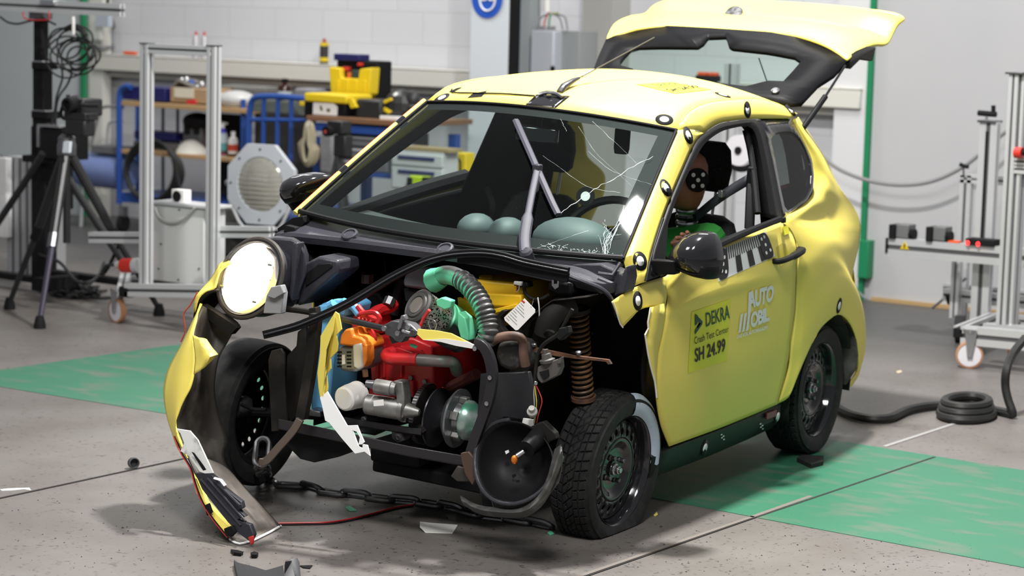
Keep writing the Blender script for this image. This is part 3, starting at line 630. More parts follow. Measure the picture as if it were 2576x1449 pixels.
# ================================================================ wind-screen cracks, wiper
def wpx(pts, e=.010, s=.5, t=.5, k=None):
    Q = spl(pts, k) if k else np.array(pts, float)
    return [surfhit(lambda a, b: WS(a, b, e), u, v, s, t) for u, v in Q]
CRK = mat('crack_white', (.75, .86, .86), .3); rc_ = random.Random(3)
mb = MB()
def crack(pts, r, jit=2.5, n=26):
    Q = spl(pts, n); Q = [q+np.array([rc_.uniform(-jit, jit), rc_.uniform(-jit, jit)])*(0 < i < n-1) for i, q in enumerate(Q)]
    mb.tube(wpx(Q, .007, .6, .4), [r*.5*rc_.uniform(.3, 1.4) for _ in Q], 4)
crack([(1400, 545), (1440, 515), (1490, 480), (1550, 445), (1600, 415), (1643, 393)], .0016)
for _ in range(8): crack([(1520+rc_.uniform(-8, 8), 640), (1528+rc_.uniform(-18, 18), 600), (1540+rc_.uniform(-25, 30), 560+rc_.uniform(-10, 30))], .0009, 3, 10)
for _ in range(5): crack([(1600-rc_.uniform(0, 40), 520+rc_.uniform(-12, 12)), (1560, 560), (1530+rc_.uniform(-8, 8), 600+rc_.uniform(0, 20))], .0007, 3, 10)
for p in ([(1365, 391), (1420, 430), (1480, 470), (1560, 485)], [(1455, 318), (1500, 385), (1560, 440), (1590, 470)], [(1490, 305), (1560, 370), (1600, 410)], [(1410, 300), (1425, 330)], [(1480, 380), (1540, 430), (1640, 465)], [(1340, 628), (1420, 600), (1480, 580)]): crack(p, .0005, 1, 14)
for i in range(46):
    u = 1358+rc_.random()**1.4*180; v = 621+(u-1358)*.13+rc_.uniform(-9, 6); crack([(u, v), (u+rc_.uniform(-14, 14), v+rc_.uniform(-9, 9))], .0011, 2, 4)
for i in range(16):
    u, v = rc_.uniform(1500, 1580), rc_.uniform(545, 640); crack([(u, v), (u+rc_.uniform(-5, 5), v+rc_.uniform(-7, 7))], .0007, 1, 3)
P_('windscreen_cracks', mb, CRK)
WIP = mat('wiper_grey', (.045, .045, .058), .5, spec=.15)
wb = P_('wiper_arm', MB().tube(wpx([(1322, 634), (1320, 600), (1327, 550), (1338, 490), (1352, 425)], .03, .4, .1, 16), [.021]*7+[.013]*9, 8, flat=.5), WIP)
P_('wiper_pivot', MB().lathe([(.024, -.03), (.024, .012), (.016, .02), (.0, .022)], wpx([(1325, 640)], .02, .4, .02)[0], (0, -.6, .8), 14), CHAR, wb)
P_('wiper_blade', MB().tube(wpx([(1298, 303), (1312, 335), (1330, 375), (1352, 425), (1372, 470), (1390, 510), (1405, 540)], .02, .3, .6, 20), .014, 6, flat=.6), WIP, wb)
P_('wiper_clip', MB().box(wpx([(1352, 423)], .03, .3, .6)[0], (.03, .03, .03)), CHAR, wb, bev=.005)
# ================================================================ cabin
DASH = mat('dash_grey', (.032, .036, .037), .55, bump=(120, .15)); FAB = mat('black_seat_fabric', (.016, .016, .017), .85, noise=(160, (.06, .06, .062), .62, .66))
HOODM = mat('instrument_reflection_grey', (.085, .105, .11), .6)  # windscreen reflection put into the colour, so lighter and bluer than the dash
rows = []
for k, (dy, dz) in enumerate(((.05, -.035), (.22, -.03), (.40, -.02), (.46, -.05), (.47, -.20), (.42, -.35))):
    rows.append([WS(s, .0)*np.array([.94, 1, 1])+np.array([0, dy+.06*abs(s)*(k > 1)*0, dz]) for s in np.linspace(-1, 1, 21)])
dash = P_('dashboard', MB().grid(rows), DASH, sol=.01)
p = C(1445, 588, y=.33); P_('instrument_hood', MB().ell(p+np.array([0, 0, -.03]), (.165, .13, .09), n=24), HOODM, dash)
for u, v in ((1200, 556), (1278, 566)): P_('dash_hump', MB().ell(C(u, v, y=.36)+np.array([0, 0, -.03]), (.07, .09, .06), n=18), HOODM, dash)
sc_ = C(1520, 610, y=.50); sa = dirc(.0, -.82, .57); X = frame(sa)
sw = P_('steering_wheel', MB().tube([sc_+.185*(X[0]*math.cos(a)+X[1]*math.sin(a)) for a in np.linspace(0, 2*np.pi, 40, endpoint=False)], .016, 8, True), BLK)
P_('steering_hub', MB().ell(sc_, (.07, .05, .06)), BLK, sw); P_('steering_spoke', MB().box(sc_, (.34, .03, .04)), BLK, sw, bev=.008)
P_('target_sticker', MB().lathe([(.036, 0), (.036, .003), (.0, .003)], C(1473, 494, y=.44), (.2, -.9, .3), 20), BLKM, sw); P_('target_centre', MB().lathe([(.018, 0), (.018, .003), (.0, .003)], C(1473, 494, y=.436), (.2, -.9, .3), 16), WHT, sw)
def seat(x, y):
    mb = MB(); c = np.array([x, y, 0])
    rows = []
    for z, w_, d, dy in ((.38, .20, .06, -.02), (.5, .22, .075, 0), (.7, .225, .075, .05), (.90, .20, .065, .09), (1.01, .15, .05, .115), (1.035, .10, .03, .125)):
        rows.append([c+np.array([w_*np.sign(math.cos(a))*abs(math.cos(a))**.6, dy+d*np.sign(math.sin(a))*abs(math.sin(a))**.6, z]) for a in np.linspace(0, 2*np.pi, 24, endpoint=False)])
    o = P_('seat_back', mb.ring(rows), FAB); 
    P_('seat_cushion', MB().box(c+np.array([0, -.26, .36]), (.44, .48, .13)), FAB, o, bev=.04)
    rows = []
    for z, w_, d in ((1.13, .075, .03), (1.15, .095, .045), (1.22, .105, .05), (1.30, .095, .045), (1.33, .07, .03)):
        rows.append([c+np.array([w_*np.sign(math.cos(a))*abs(math.cos(a))**.6, .15+d*np.sign(math.sin(a))*abs(math.sin(a))**.6, z]) for a in np.linspace(0, 2*np.pi, 24, endpoint=False)])
    P_('headrest', MB().ring(rows), FAB, o)
    for s in (-.05, .05): P_('headrest_post', MB().cyl(c+np.array([s, .12, 1.0]), c+np.array([s, .15, 1.14]), .006), STEEL, o)
    return o
ys = C(1788, 425, x=.33)[1]-.13
ys -= .06; seat(.33, ys); seat(-.39, ys)
for sg in (1, -1): P_('centre_pillar_trim', MB().hexa([np.array([sg*x, y, z]) for z, x0 in ((.55, .66), (1.41, .51)) for x, y in ((x0, ys+.28), (x0, ys+.33), (x0-.05, ys+.33), (x0-.05, ys+.28))]), BLKM)
for sg in (1, -1):
    P_('door_inner_trim', MB().grid([[p*np.array([sg, 1, 1])+np.array([-.055*sg, 0, 0]) for p in r] for r in dr]), BLK, door if sg > 0 else door_r, sol=.01)
    P_('quarter_inner_trim', MB().grid([[p*np.array([sg, 1, 1])+np.array([-.04*sg, 0, 0]) for p in [r[k] for k in range(0, 10 if sg > 0 else 12)]] for r in qa]), BLKM, sol=.01)
P_('rear_side_trim', MB().grid([[np.array([-(.665-(z-1.03)*.42), y, z]) for y in np.linspace(1.10, 1.78, 8)] for z in np.linspace(.60, 1.44, 8)]), BLKM, sol=.008)
P_('rear_side_trim', MB().grid([[np.array([.665, y, z]) for y in np.linspace(ys+.26, 1.9, 8)] for z in np.linspace(.60, 1.03, 4)]), BLKM, sol=.008)
P_('roof_lining', MB().grid([[p+np.array([0, .01, -.028])*1 for p in r[1:-1]] for r in ROWS]), mat('dark_lining', (.035, .035, .034), .9), sol=.004)
mb = MB(); mb.tube([np.array([x, 1.72, z]) for x, z in ((-.62, .95), (-.58, 1.2), (-.50, 1.40), (-.3, 1.46), (0, 1.475), (.3, 1.46), (.50, 1.40), (.58, 1.2), (.62, .95))], .035, 8, k=30); P_('hatch_opening_frame', mb, BLKM)
P_('parcel_wall', MB().box((0, 2.05, .54), (1.2, .04, .42)), BLKM)
P_('trunk_corner', MB().prism([C(u, v, y=2.05) for u, v in [(1960, 468), (1995, 458), (2026, 424), (2036, 432), (2062, 490), (2040, 560), (1985, 590), (1960, 560)]], (0, .03, 0)), mat('red_trunk_panel', (.30, .02, .02), .5))
P_('trunk_speaker', MB().prism([C(u, v, y=1.95) for u, v in [(1955, 482), (2000, 462), (2018, 480), (2022, 520), (1990, 560), (1955, 560)]], (0, .04, 0)), BLKM, bev=.01)
P_('trunk_floor', MB().box((0, 1.7, .42), (1.2, .7, .03)), BLKM)
rvm = C(1352, 338, y=.52); X = frame((.25, -1, -.1))
P_('interior_mirror', MB().box(rvm, (.17, .03, .065), R=np.array([[.97, .2, 0], [-.2, .97, 0], [0, 0, 1]])), BLKG, bev=.012)
P_('mirror_stem', MB().cyl(rvm, rvm+np.array([0, .02, .09]), .01), BLK)
cm = C(1566, 340, y=.62); P_('cabin_camera', MB().lathe([(.026, -.05), (.03, -.03), (.03, .04), (.027, .045)], cm+np.array([0, 0, -.02]), (0, 0, 1), 16), BLKM); P_('camera_mount', MB().box(cm+np.array([0, 0, .05]), (.075, .05, .045)), BLKM)
# seat belt
bt = mat('seat_belt_webbing', (.055, .06, .075), .6); b0 = C(1890, 447, x=.585); b1 = C(1818, 492, x=.50); b2 = C(1735, 560, x=.36); b3 = b2+np.array([-.2, -.12, -.25])
mb = MB(); mb.grid([[p+np.array([0, 0, dz]) for p in spl([b0, b1, b2, b3], 16)] for dz in (-.024, .024)]); belt = P_('seat_belt', mb, bt, sol=.002)
P_('belt_anchor', MB().box(b0, (.03, .04, .09)), BLKM, belt, bev=.008); P_('belt_clamp', MB().box(C(1815, 487, x=.51), (.02, .03, .03)), STEEL, belt, bev=.003); P_('belt_pillar', MB().tube([C(1893, 440, x=.58), C(1889, 480, x=.6), C(1885, 575, x=.62)], .020, 8, flat=.6), BLKM, belt)
# ================================================================ tailgate (hatch) raised
HG = {}
def tg(u, v, x): return C(u, v, x=x)
def hs(s, t, bow=.0):   # hatch surface: s across, t from hinge (0) to lower edge (1.6)
    hw = .50+.088*min(t, 1)+.05*max(0, t-1); y = 1.80+.375*t if t < 1 else 2.175+.56*(t-1); z = 1.475+.177*t if t < 1 else 1.652+.17*(t-1)
    k = 1-s*s; return np.array([s*hw, y+.12*k*min(1, t), z+(.02+.085*min(1, t))*k])
def hpx(pts, s=0., t=.7): return [surfhit(hs, u, v, s, t) for u, v in pts]
yo = [(1526, 102), (1535, 80), (1549, 59), (1585, 43), (1625, 37), (1642, 18), (1668, 5), (1728, -2), (1876, 1), (2062, 11), (2187, 22), (2249, 31), (2276, 42), (2279, 51), (2262, 62), (2247, 88), (2232, 116)]
yi = [(1526, 103), (1545, 94), (1573, 84), (1604, 74), (1666, 68), (1728, 71), (1790, 75), (1876, 80), (1938, 85), (2000, 93), (2050, 107), (2093, 127), (2132, 155), (2149, 140), (2174, 124), (2205, 115), (2231, 117)]
# depth of the yellow lower panel: outer edge farther back/up, inner edge at the glass frame
def dep(q, k): s_ = np.clip((q[0]-1526)/303.-1, -1, 1); return 2.175+.12*(1-s_*s_)+.50*k*(1-.55*max(0, -s_-.2))
yT = [(u, v, dep((u, v), 0)) for u, v in yi[:13]]; yB = [(u, v, dep((u, v), min(1, i/3.))) for i, (u, v) in enumerate(yo[:14])]
yL = [yT[0], (1526, 102.6, 2.175), yB[0]]; yR = [yT[-1], (2147, 142, 2.23), (2172, 125, 2.33), (2203, 115, 2.47), (2231, 116, 2.60), (2245, 92, 2.64), (2260, 64, 2.67), yB[-1][:2]+(yB[-1][2],)]
rows = coons(yT, yB, yL, yR, 60, 16, 'y')
tail = P_('tailgate', MB().grid(rows), YEL, ang=60); q = tail.modifiers.new('solid', 'SOLIDIFY'); q.thickness = .02; q.offset = 0
q = tail.modifiers.new('sub', 'SUBSURF'); q.levels = q.render_levels = 1
T_TG = bvh(tail)
p, n_ = hit(T_TG, 1847, 41, .004)
if p is not None: P_('lock_badge', MB().lathe([(.048, -.03), (.048, .012), (.04, .022), (.0, .026)], p, (-.1, -.75, .65), 24), mat('sparkly_chrome', (.75, .75, .78), .25, .9, noise=(60, (.3, .3, .32), .45, .6)), tail)
fo2 = [(1526, 103), (1573, 84), (1666, 68), (1790, 75), (1938, 85), (2050, 107), (2132, 155), (2095, 195), (2060, 215), (2010, 268), (1900, 250), (1750, 215), (1600, 200), (1490, 192), (1505, 150)]
gi = [(1553, 168), (1570, 145), (1592, 122), (1660, 120), (1756, 121), (1770, 112), (1781, 97), (1827, 95), (1834, 118), (1842, 124), (1940, 135), (2022, 151), (1996, 182), (1969, 211), (1940, 206), (1915, 212), (1876, 222), (1760, 207), (1620, 193), (1600, 186), (1592, 176), (1575, 171)]
cg = np.array([1780., 158]); NA = 120; an = np.linspace(0, 2*np.pi, NA, endpoint=False)
BLKH = mat('hatch_black', (.005, .005, .006), .5, spec=.1)
FO, FI = ang_sort(fo2, cg, an), ang_sort(gi, cg, an)
def hdep(q):    # depth of the hatch glass plane at a pixel: hinge near y 1.8, lower edge y 2.2
    return surfhit(hs, q[0], q[1], np.clip((q[0]-1780)/300, -1, 1), .6)
HFO, HFI = [hdep(q) for q in FO], [hdep(q) for q in FI]; HFM = [(a+b)/2 for a, b in zip(HFO, HFI)]
hf = P_('hatch_frame', MB().ring([HFO, HFM, HFI], True, False), BLKH, tail); q = hf.modifiers.new('solid', 'SOLIDIFY'); q.thickness = .02; q.offset = 0
P_('hatch_glass', MB().add(HFI, [list(range(NA))]), GLR, hf)
P_('hatch_inner_bracket', MB().prism([C(u, v, y=2.2) for u, v in [(2130, 160), (2175, 130), (2205, 118), (2195, 155), (2165, 150), (2140, 175)]], (-.05, .02, 0)), BLKM, tail, bev=.004)
P_('hatch_hinge_bolt', MB().lathe([(.018, 0), (.018, .008), (.010, .014), (.0, .014)], hpx([(1953, 236)])[0]+np.array([0, -.01, .01]), (0, -.5, .8), 16), STEEL, hf)
P_('hatch_hinge_bolt', MB().lathe([(.018, 0), (.018, .008), (.010, .014), (.0, .014)], hpx([(1540, 188)])[0]+np.array([0, -.01, .01]), (0, -.5, .8), 16), STEEL, hf)
g0, g1, g2 = C(2020, 322, x=.56), C(2076, 243, x=.575), C(2126, 165, x=.585)
gs = P_('gas_strut', MB().cyl(g0, g1, .0125), BLK); P_('strut_rod', MB().cyl(g1, g2, .0055), BLKG, gs)
P_('rear_wiper_rod', MB().tube([hpx([(u, v)])[0]+np.array([0, .02, -.03]) for u, v in [(1906, 130), (1932, 205)]], .003, 6), BLKM, tail)
# ================================================================ crash-test dummy (rests on the seat: its own thing)
SKIN = mat('dummy_brown_vinyl', (.40, .17, .11), .5); SHG = mat('green_shirt', (.05, .42, .06), .75); BLUF = mat('blue_cloth', (.02, .05, .22), .8)
dmy = thing('crash_test_dummy', 'crash test dummy with brown head, dotted target plate and green shirt in the driver seat', 'crash test dummy', toW((.33, ys-.2, .43)))
def PD(name, mb, m, parent=None, **k): return mb.xf(toW).build(name, m, parent or dmy, **k)
dn_ = dirc(.75, -.62, .10); hc = C(1753, 453, x=.41)-dn_*.088; rows = []
for z, w_, f_, b_ in ((-.115, .045, .05, .05), (-.10, .055, .075, .062), (-.07, .066, .092, .078), (-.03, .073, .098, .092), (.02, .077, .098, .100), (.06, .074, .090, .096), (.09, .060, .070, .080), (.11, .035, .04, .05), (.117, .008, .01, .012)):
    rows.append([hc+np.array([w_*math.cos(a), (f_ if math.sin(a) < 0 else b_)*math.sin(a)+.012*(z < -.02)*(-1 if math.sin(a) < -.5 else 0)-(.016 if (abs(math.cos(a)) < .2 and math.sin(a) < 0 and -.06 < z < .0) else 0), z]) for a in np.linspace(0, 2*np.pi, 32, endpoint=False)])
hd = PD('head', MB().ring(rows), SKIN, ang=60)
ec_ = hc+dn_*.094; PD('target_plate', MB().lathe([(.046, -.03), (.048, .004), (.0, .004)], ec_, dn_, 28), BLKM, hd); eX = frame(dn_)
for a, b in ((.021, .022), (-.021, .020), (0, 0), (.020, -.022), (-.020, -.024)): PD('target_dot', MB().lathe([(.0085, 0), (.0085, .002), (.0, .002)], ec_+eX[0]*a+eX[1]*b+dn_*.0045, dn_, 12), WHT, hd)
nk = hc+np.array([0, .02, -.11])
for k in range(4): PD('neck_disc', MB().lathe([(.042, 0), (.046, .006), (.046, .014), (.042, .02)], nk+np.array([0, .004*k, -.024-.026*k]), (0, -.15, 1), 24), BLKG if k % 2 else STEEL, dmy)
# torso, arms and hands as one skinned body
sh = nk+np.array([0, .03, -.16]); pel = np.array([.33, ys-.06, .50])
J = [(pel, .13), (pel+np.array([0, .0, .15]), .13), (sh+np.array([0, .01, -.16]), .145), (sh, .11), (C(1783, 606, x=.46), .082), (C(1750, 645, x=.53), .058), (C(1738, 690, x=.57), .050), (C(1722, 650, x=.57), .042), (C(1714, 625, x=.57), .034),
     (sh+np.array([-.17, 0, -.02]), .062), (sh+np.array([-.20, -.08, -.2]), .05), (sh+np.array([-.14, -.34, -.14]), .036), (pel+np.array([.10, -.05, .0]), .095), (pel+np.array([.12, -.42, .05]), .075), (pel+np.array([-.10, -.05, .0]), .095), (pel+np.array([-.12, -.42, .05]), .075)]
E_ = [(0, 1), (1, 2), (2, 3), (3, 4), (4, 5), (5, 6), (6, 7), (7, 8), (3, 9), (9, 10), (10, 11), (0, 12), (12, 13), (0, 14), (14, 15)]
def skin(name, J, E, m, par, sub=1):
    me = bpy.data.meshes.new(name); base = OFF[par.name]; me.from_pydata([tuple(toW(p)-base) for p, r in J], E, []); o = bpy.data.objects.new(name, me); COL.objects.link(o); o.parent = par; OFF[o.name] = base
    me.materials.append(m); o.modifiers.new('skin', 'SKIN'); 
    for v, (p, r) in zip(me.skin_vertices[0].data, J): v.radius = (r, r)
    me.skin_vertices[0].data[0].use_root = True
    q = o.modifiers.new('sub', 'SUBSURF'); q.levels = q.render_levels = sub
    return o
skin('shirt', J, E_, SHG, dmy, 2)
skin('collar', [(sh+np.array([.05, -.03, .035]), .05), (sh+np.array([0, .02, .05]), .06), (sh+np.array([-.05, -.03, .035]), .05)], [(0, 1), (1, 2)], BLUF, dmy, 2)
hp = C(1712, 612, x=.56); HJ = [(hp, .03), (hp+np.array([0, -.05, .02]), .032)]; HE = [(0, 1)]
hb = skin('hand', [(J[8][0], .03), (hp, .034), (hp+np.array([0, -.045, .012]), .034)], [(0, 1), (1, 2)], SKIN, dmy, 2)
for k, (u, v) in enumerate([(1689, 612), (1700, 598), (1713, 588), (1727, 582)]):
    tp = C(u, v, x=.60); bs = hp+np.array([.01, -.035+.018*k, .0]); skin('finger', [(bs, .0095), ((bs+tp)/2+np.array([.012, 0, .012]), .0095), (tp, .0085)], [(0, 1), (1, 2)], SKIN, hb, 1)
skin('thumb', [(hp+np.array([0, .02, -.01]), .011), (hp+np.array([.01, .035, .02]), .010), (hp+np.array([.015, .02, .045]), .009)], [(0, 1), (1, 2)], SKIN, hb, 1)
# ================================================================ crushed front end
def Y(pts, y): return [C(u, v, y=y) for u, v in pts]
def slab(name, pts, y, th, m, par=None, bev=.003, **k): return P_(name, MB().prism(Y(pts, y), (0, th, 0)), m, par, bev=bev, **k)
def rod(name, pts, r, m, par=None, k=None, n=8, flat=1., closed=False): return P_(name, MB().tube([C(u, v, y=y) for u, v, y in pts], r, n, closed, k=k, flat=flat), m, par)
# ---- cowl
lip = [(692, 588, -.13), (735, 586, -.16), (820, 594, -.21), (900, 603, -.25), (1020, 618, -.29), (1144, 634, -.31), (1250, 652, -.31), (1340, 672, -.28), (1430, 692, -.24), (1518, 714, -.17), (1562, 706, -.10)]
LP = spl([C(u, v, y=y) for u, v, y in lip], 40); TP = np.array([WS(s, 0)+np.array([0, -.012, -.012]) for s in np.linspace(-1, 1, 40)])
rows = [TP+np.array([0, .03, -.0]), TP+np.array([0, -.005, -.02]), TP*.72+LP*.28+np.array([0, 0, -.012]), TP*.3+LP*.7+np.array([0, 0, -.006]), LP, LP+np.array([0, -.008, -.012]), LP+np.array([0, .0, -.035]), LP+np.array([0, .10, -.045]), LP+np.array([0, .30, -.05]), LP*np.array([1, 0, 1])+np.array([0, .33, -.05])]
cowl = P_('cowl_panel', MB().grid([list(r) for r in rows]), CHAR, sol=.006)
for u, v in ((880, 590), (1120, 626)): P_('cowl_boss', MB().lathe([(.032, 0), (.030, .006), (.022, .008), (.020, .003), (.0, .003)], C(u, v, y=-.22 if u < 1000 else -.27), (0, -.5, .85), 20), CHAR, cowl)
slab('cowl_corner', [(697, 575), (735, 548), (762, 543), (766, 560), (742, 592), (700, 590)], -.10, .06, BLK, cowl); slab('cowl_clip', [(718, 566), (742, 572), (744, 586), (712, 584)], -.14, .03, BLKM, cowl)
slab('cowl_corner', [(1433, 665), (1510, 664), (1565, 690), (1574, 668), (1578, 700), (1570, 735), (1545, 748), (1535, 715), (1500, 700), (1450, 690)], -.12, .08, CHAR, cowl, bev=.006)
rod('cowl_bracket', [(1505, 688, -.15), (1540, 692, -.14), (1560, 662, -.10)], .007, CHAR, cowl)
rod('wheelhouse_lip', [(1430, 692, -.26), (1470, 708, -.24), (1510, 725, -.20), (1535, 748, -.16), (1546, 775, -.12), (1552, 795, -.10)], .016, CHAR, cowl, k=20, flat=.5)
# ---- headlight
EC, EA, EB = np.array([625., 699]), np.array([.44, -.9])*97, np.array([.9, .44])*70
EN = dirc(-.22, -.95, .15); E0 = C(*EC, y=-.44); EPL = (*EN, float(EN@E0))
def ell_(k, off=0., n=40): return [C(*(EC+EA*k*math.cos(a)+EB*k*math.sin(a)), pl=EPL)+EN*off for a in np.linspace(0, 2*np.pi, n, endpoint=False)]
hl = P_('headlight', MB().ring([ell_(.90, -.16), ell_(1.02, -.10), ell_(1.04, -.02), ell_(1.0, 0), ell_(.97, -.008)], True, False), CHAR, ang=60)
P_('headlight_gasket', MB().tube([(p) for p in ell_(1.07, -.012)], .0095, 8, True), mat('gasket_grey', (.06, .052, .046), .55), hl)
P_('reflector_bowl', MB().ring([ell_(.96, -.01), ell_(.84, -.04), ell_(.6, -.075), ell_(.25, -.10), ell_(.02, -.105)], True, False), mat('lamp_reflector', (.85, .85, .87), .14, 1.), hl, ang=60)
gc = EC+np.array([-8., 12])
def ell2(k, off, n=32): return [C(*(gc+EA*k*math.cos(a)+EB*k*math.sin(a)), pl=EPL)+EN*off for a in np.linspace(0, 2*np.pi, n, endpoint=False)]
P_('lamp_glow', MB().ring([ell2(.76, -.008), ell2(.55, -.028), ell2(.30, -.04), ell2(.02, -.045)], True, False), mat('lit_lamp', (1, .93, .82), .4, emit=(1, .90, .74), es=6.), hl)
P_('headlight_lens', MB().ring([ell_(.985, 0), ell_(.93, .022), ell_(.8, .040), ell_(.55, .055), ell_(.28, .062), ell_(.02, .064)], True, False), GLC, hl, ang=80)
for a in (-2.1, 2.2, .9): P_('lens_clip', MB().box(np.array(ell_(.8, .01, 40)[int((a % 6.28)/6.2832*40)]), (.018, .008, .008)), STEEL, hl, bev=.002)
hb_ = P_('headlight_housing', MB().ring([Y([(655, 606), (690, 598), (732, 601), (757, 612), (768, 640), (768, 690), (756, 725), (742, 768), (724, 745), (704, 728), (690, 700), (690, 650)], -.40), Y([(660, 600), (697, 593), (738, 597), (764, 612), (774, 640), (773, 690), (762, 725), (746, 770), (728, 748), (712, 730), (696, 700), (694, 650)], -.34), Y([(680, 598), (710, 594), (745, 600), (768, 615), (777, 640), (778, 690), (770, 725), (750, 768), (735, 748), (722, 730), (710, 700), (700, 650)], -.22)], True, True), CHAR, hl, bev=.008, ang=50)
slab('housing_ridge', [(735, 612), (747, 610), (742, 700), (733, 760), (725, 740), (730, 690)], -.43, .05, CHAR, hb_, bev=.006)
slab('housing_arm', [(757, 668), (800, 645), (850, 655), (852, 685), (800, 728), (765, 764), (745, 770), (752, 700)], -.36, .14, CHAR, hb_, bev=.010); slab('arm_recess', [(768, 690), (800, 664), (832, 662), (835, 672), (790, 706), (768, 722)], -.366, .01, BLKM, hb_)
slab('broken_bracket', [(669, 745), (681, 722), (706, 717), (713, 738), (707, 790), (661, 789)], -.50, .03, mat('translucent_grey_plastic', (.26, .26, .27), .35), hb_, bev=.004)
slab('bracket_flange', [(669, 745), (690, 752), (713, 738), (706, 717), (681, 722)], -.515, .02, mat('translucent_grey_plastic', (.26, .26, .27), .35), hb_, bev=.003)
rod('support_bar', [(690, 775, -.42), (745, 780, -.44), (795, 788, -.46)], .011, DIRT, k=10); slab('support_bracket', [(776, 776), (794, 772), (798, 800), (792, 812), (776, 806)], -.50, .03, DIRT)
# ---- right front wing remnant and bumper corner (one torn shell)
wo = [(574, 652, -.36), (552, 663, -.38), (540, 684, -.40), (525, 707, -.42), (504, 730, -.44), (491, 748, -.45), (486, 778, -.46), (487, 795, -.46)]
wi = [(582, 660, -.46), (556, 680, -.48), (547, 700, -.50), (540, 724, -.52), (520, 731, -.52), (505, 742, -.52), (496, 757, -.52), (491, 780, -.51)]
wing = sheet('front_wing_remnant', patch([wo, [((a+c)/2-1, (b+d)/2, (e+f)/2-.01) for (a, b, e), (c, d, f) in zip(wo, wi)], wi], 20, 6, 'y'), YEL, sol=.004)
sheet('wing_liner', patch([[(488, 800, -.50), (494, 760, -.50), (518, 732, -.50), (545, 726, -.50)], [(506, 800, -.42), (512, 770, -.40), (530, 750, -.38), (556, 735, -.36)], [(600, 812, -.36), (575, 790, -.34), (565, 775, -.33), (560, 745, -.33)]], 10, 8, 'y'), DIRT, wing, sol=.003)
SL = [(505, 763, -.50), (478, 820, -.51), (455, 868, -.53), (432, 908, -.55), (418, 940, -.57), (411, 979, -.60), (413, 1015, -.62), (422, 1060, -.65), (432, 1090, -.67), (444, 1124, -.69), (466, 1157, -.71)]
TE = [(508, 764, -.51), (496, 798, -.57), (484, 842, -.62), (487, 870, -.66), (490, 905, -.69), (487, 941, -.71), (478, 975, -.73), (462, 1005, -.74), (450, 1035, -.745), (445, 1076, -.75), (475, 1150, -.755)]
ML = [((a*.55+c*.45), (b+d)/2, (e+f)/2-.035) for (a, b, e), (c, d, f) in zip(SL, TE)]
bump = sheet('front_bumper_corner', patch([SL, ML, TE], 44, 12, 'y'), YEL, sol=.005)
flap = [[(484, 842, -.62), (487, 870, -.66), (490, 905, -.69), (487, 941, -.71)], [(500, 849, -.66), (512, 875, -.72), (508, 905, -.72), (503, 932, -.72)], [(512, 850, -.65), (526, 872, -.70), (528, 900, -.73), (515, 925, -.71)], [(520, 853, -.64), (535, 875, -.67), (549, 891, -.68), (530, 911, -.69)]]
sheet('torn_flap', patch(flap, 12, 12, 'y', curve=lin), YEL, bump, sol=.004)
LR = [(592, 822, -.40), (572, 862, -.42), (552, 900, -.45), (542, 952, -.48), (541, 990, -.49), (552, 1048, -.50), (571, 1107, -.50), (563, 1138, -.52), (570, 1169, -.53), (594, 1200, -.54), (635, 1245, -.56), (670, 1283, -.57), (706, 1323, -.585)]
LLf = [(509, 768, -.50), (496, 800, -.56), (486, 842, -.61), (489, 880, -.66), (488, 941, -.70), (470, 995, -.73), (452, 1035, -.74), (447, 1076, -.745), (470, 1140, -.76), (500, 1205, -.78), (535, 1280, -.80), (560, 1325, -.82), (590, 1364, -.845)]
LM = [(a*.5+c*.5+2, b*.5+d*.5+(8 if i > 10 else 0), (e+f)/2+.05) for i, ((a, b, e), (c, d, f)) in enumerate(zip(LLf, LR))]
liner = sheet('bumper_liner', patch([LLf, LM, LR], 50, 14, 'y'), LINER, bump, sol=.004)
BE = [toC(G(u, v, .006)) for u, v in [(578, 1356), (590, 1364), (604, 1368), (635, 1360), (656, 1350), (680, 1338), (706, 1323)]]
tA = [C(470, 1140, y=-.755), C(500, 1205, y=-.775), C(540, 1285, y=-.80), BE[1]]; tB = [C(598, 1205, y=-.545), C(635, 1245, y=-.562), C(670, 1283, y=-.575), BE[6]]
tr_rows = []
for k in np.linspace(0, 1, 12): tr_rows.append([p*(1-k)+q*k+np.array([0, .05*math.sin(math.pi*k)*(1-i/17.), 0])+np.array([0, -.004, 0]) for i, (p, q) in enumerate(zip(spl(tA, 16), spl(tB, 16)))])
for k, r in enumerate(tr_rows): r[-1] = spl(BE[1:], 12)[k]
sheet('raw_laminate_tip', tr_rows, mat('raw_laminate', (.085, .075, .066), .6, noise=(5, (.33, .29, .26), .38, .62)), liner, sol=.004)
P_('liner_edge', MB().tube(spl(BE, 20), .0045, 6), WHT, liner)
P_('liner_flange', MB().prism(Y([(509, 766), (590, 818), (594, 826), (580, 842), (556, 830), (520, 800)], -.47), (0, .03, 0)), DIRT, liner)
P_('lower_strip', MB().prism([C(u, v, y=y) for u, v, y in [(475, 1172, -.77), (494, 1207, -.79), (518, 1262, -.815), (573, 1324, -.84), (583, 1335, -.845), (577, 1352, -.85), (566, 1347, -.85), (528, 1297, -.83), (512, 1266, -.82), (494, 1241, -.805), (483, 1204, -.79)]], (0, .02, 0)), YEL, bump, bev=.002)
gr = [(490, 1190, -.79), (528, 1192, -.80), (543, 1204, -.805), (563, 1228, -.815), (606, 1262, -.83), (610, 1278, -.835), (600, 1284, -.835), (617, 1299, -.84), (596, 1308, -.845), (628, 1320, -.85), (638, 1346, -.855), (630, 1364, -.86), (604, 1345, -.855), (573, 1314, -.845), (532, 1262, -.825), (508, 1231, -.81)]
grl = P_('broken_grille', MB().prism([C(u, v, y=y-.006) for u, v, y in gr], (0, .02, 0)), mat('grille_blue_black', (.022, .023, .030), .45), bump, bev=.002)
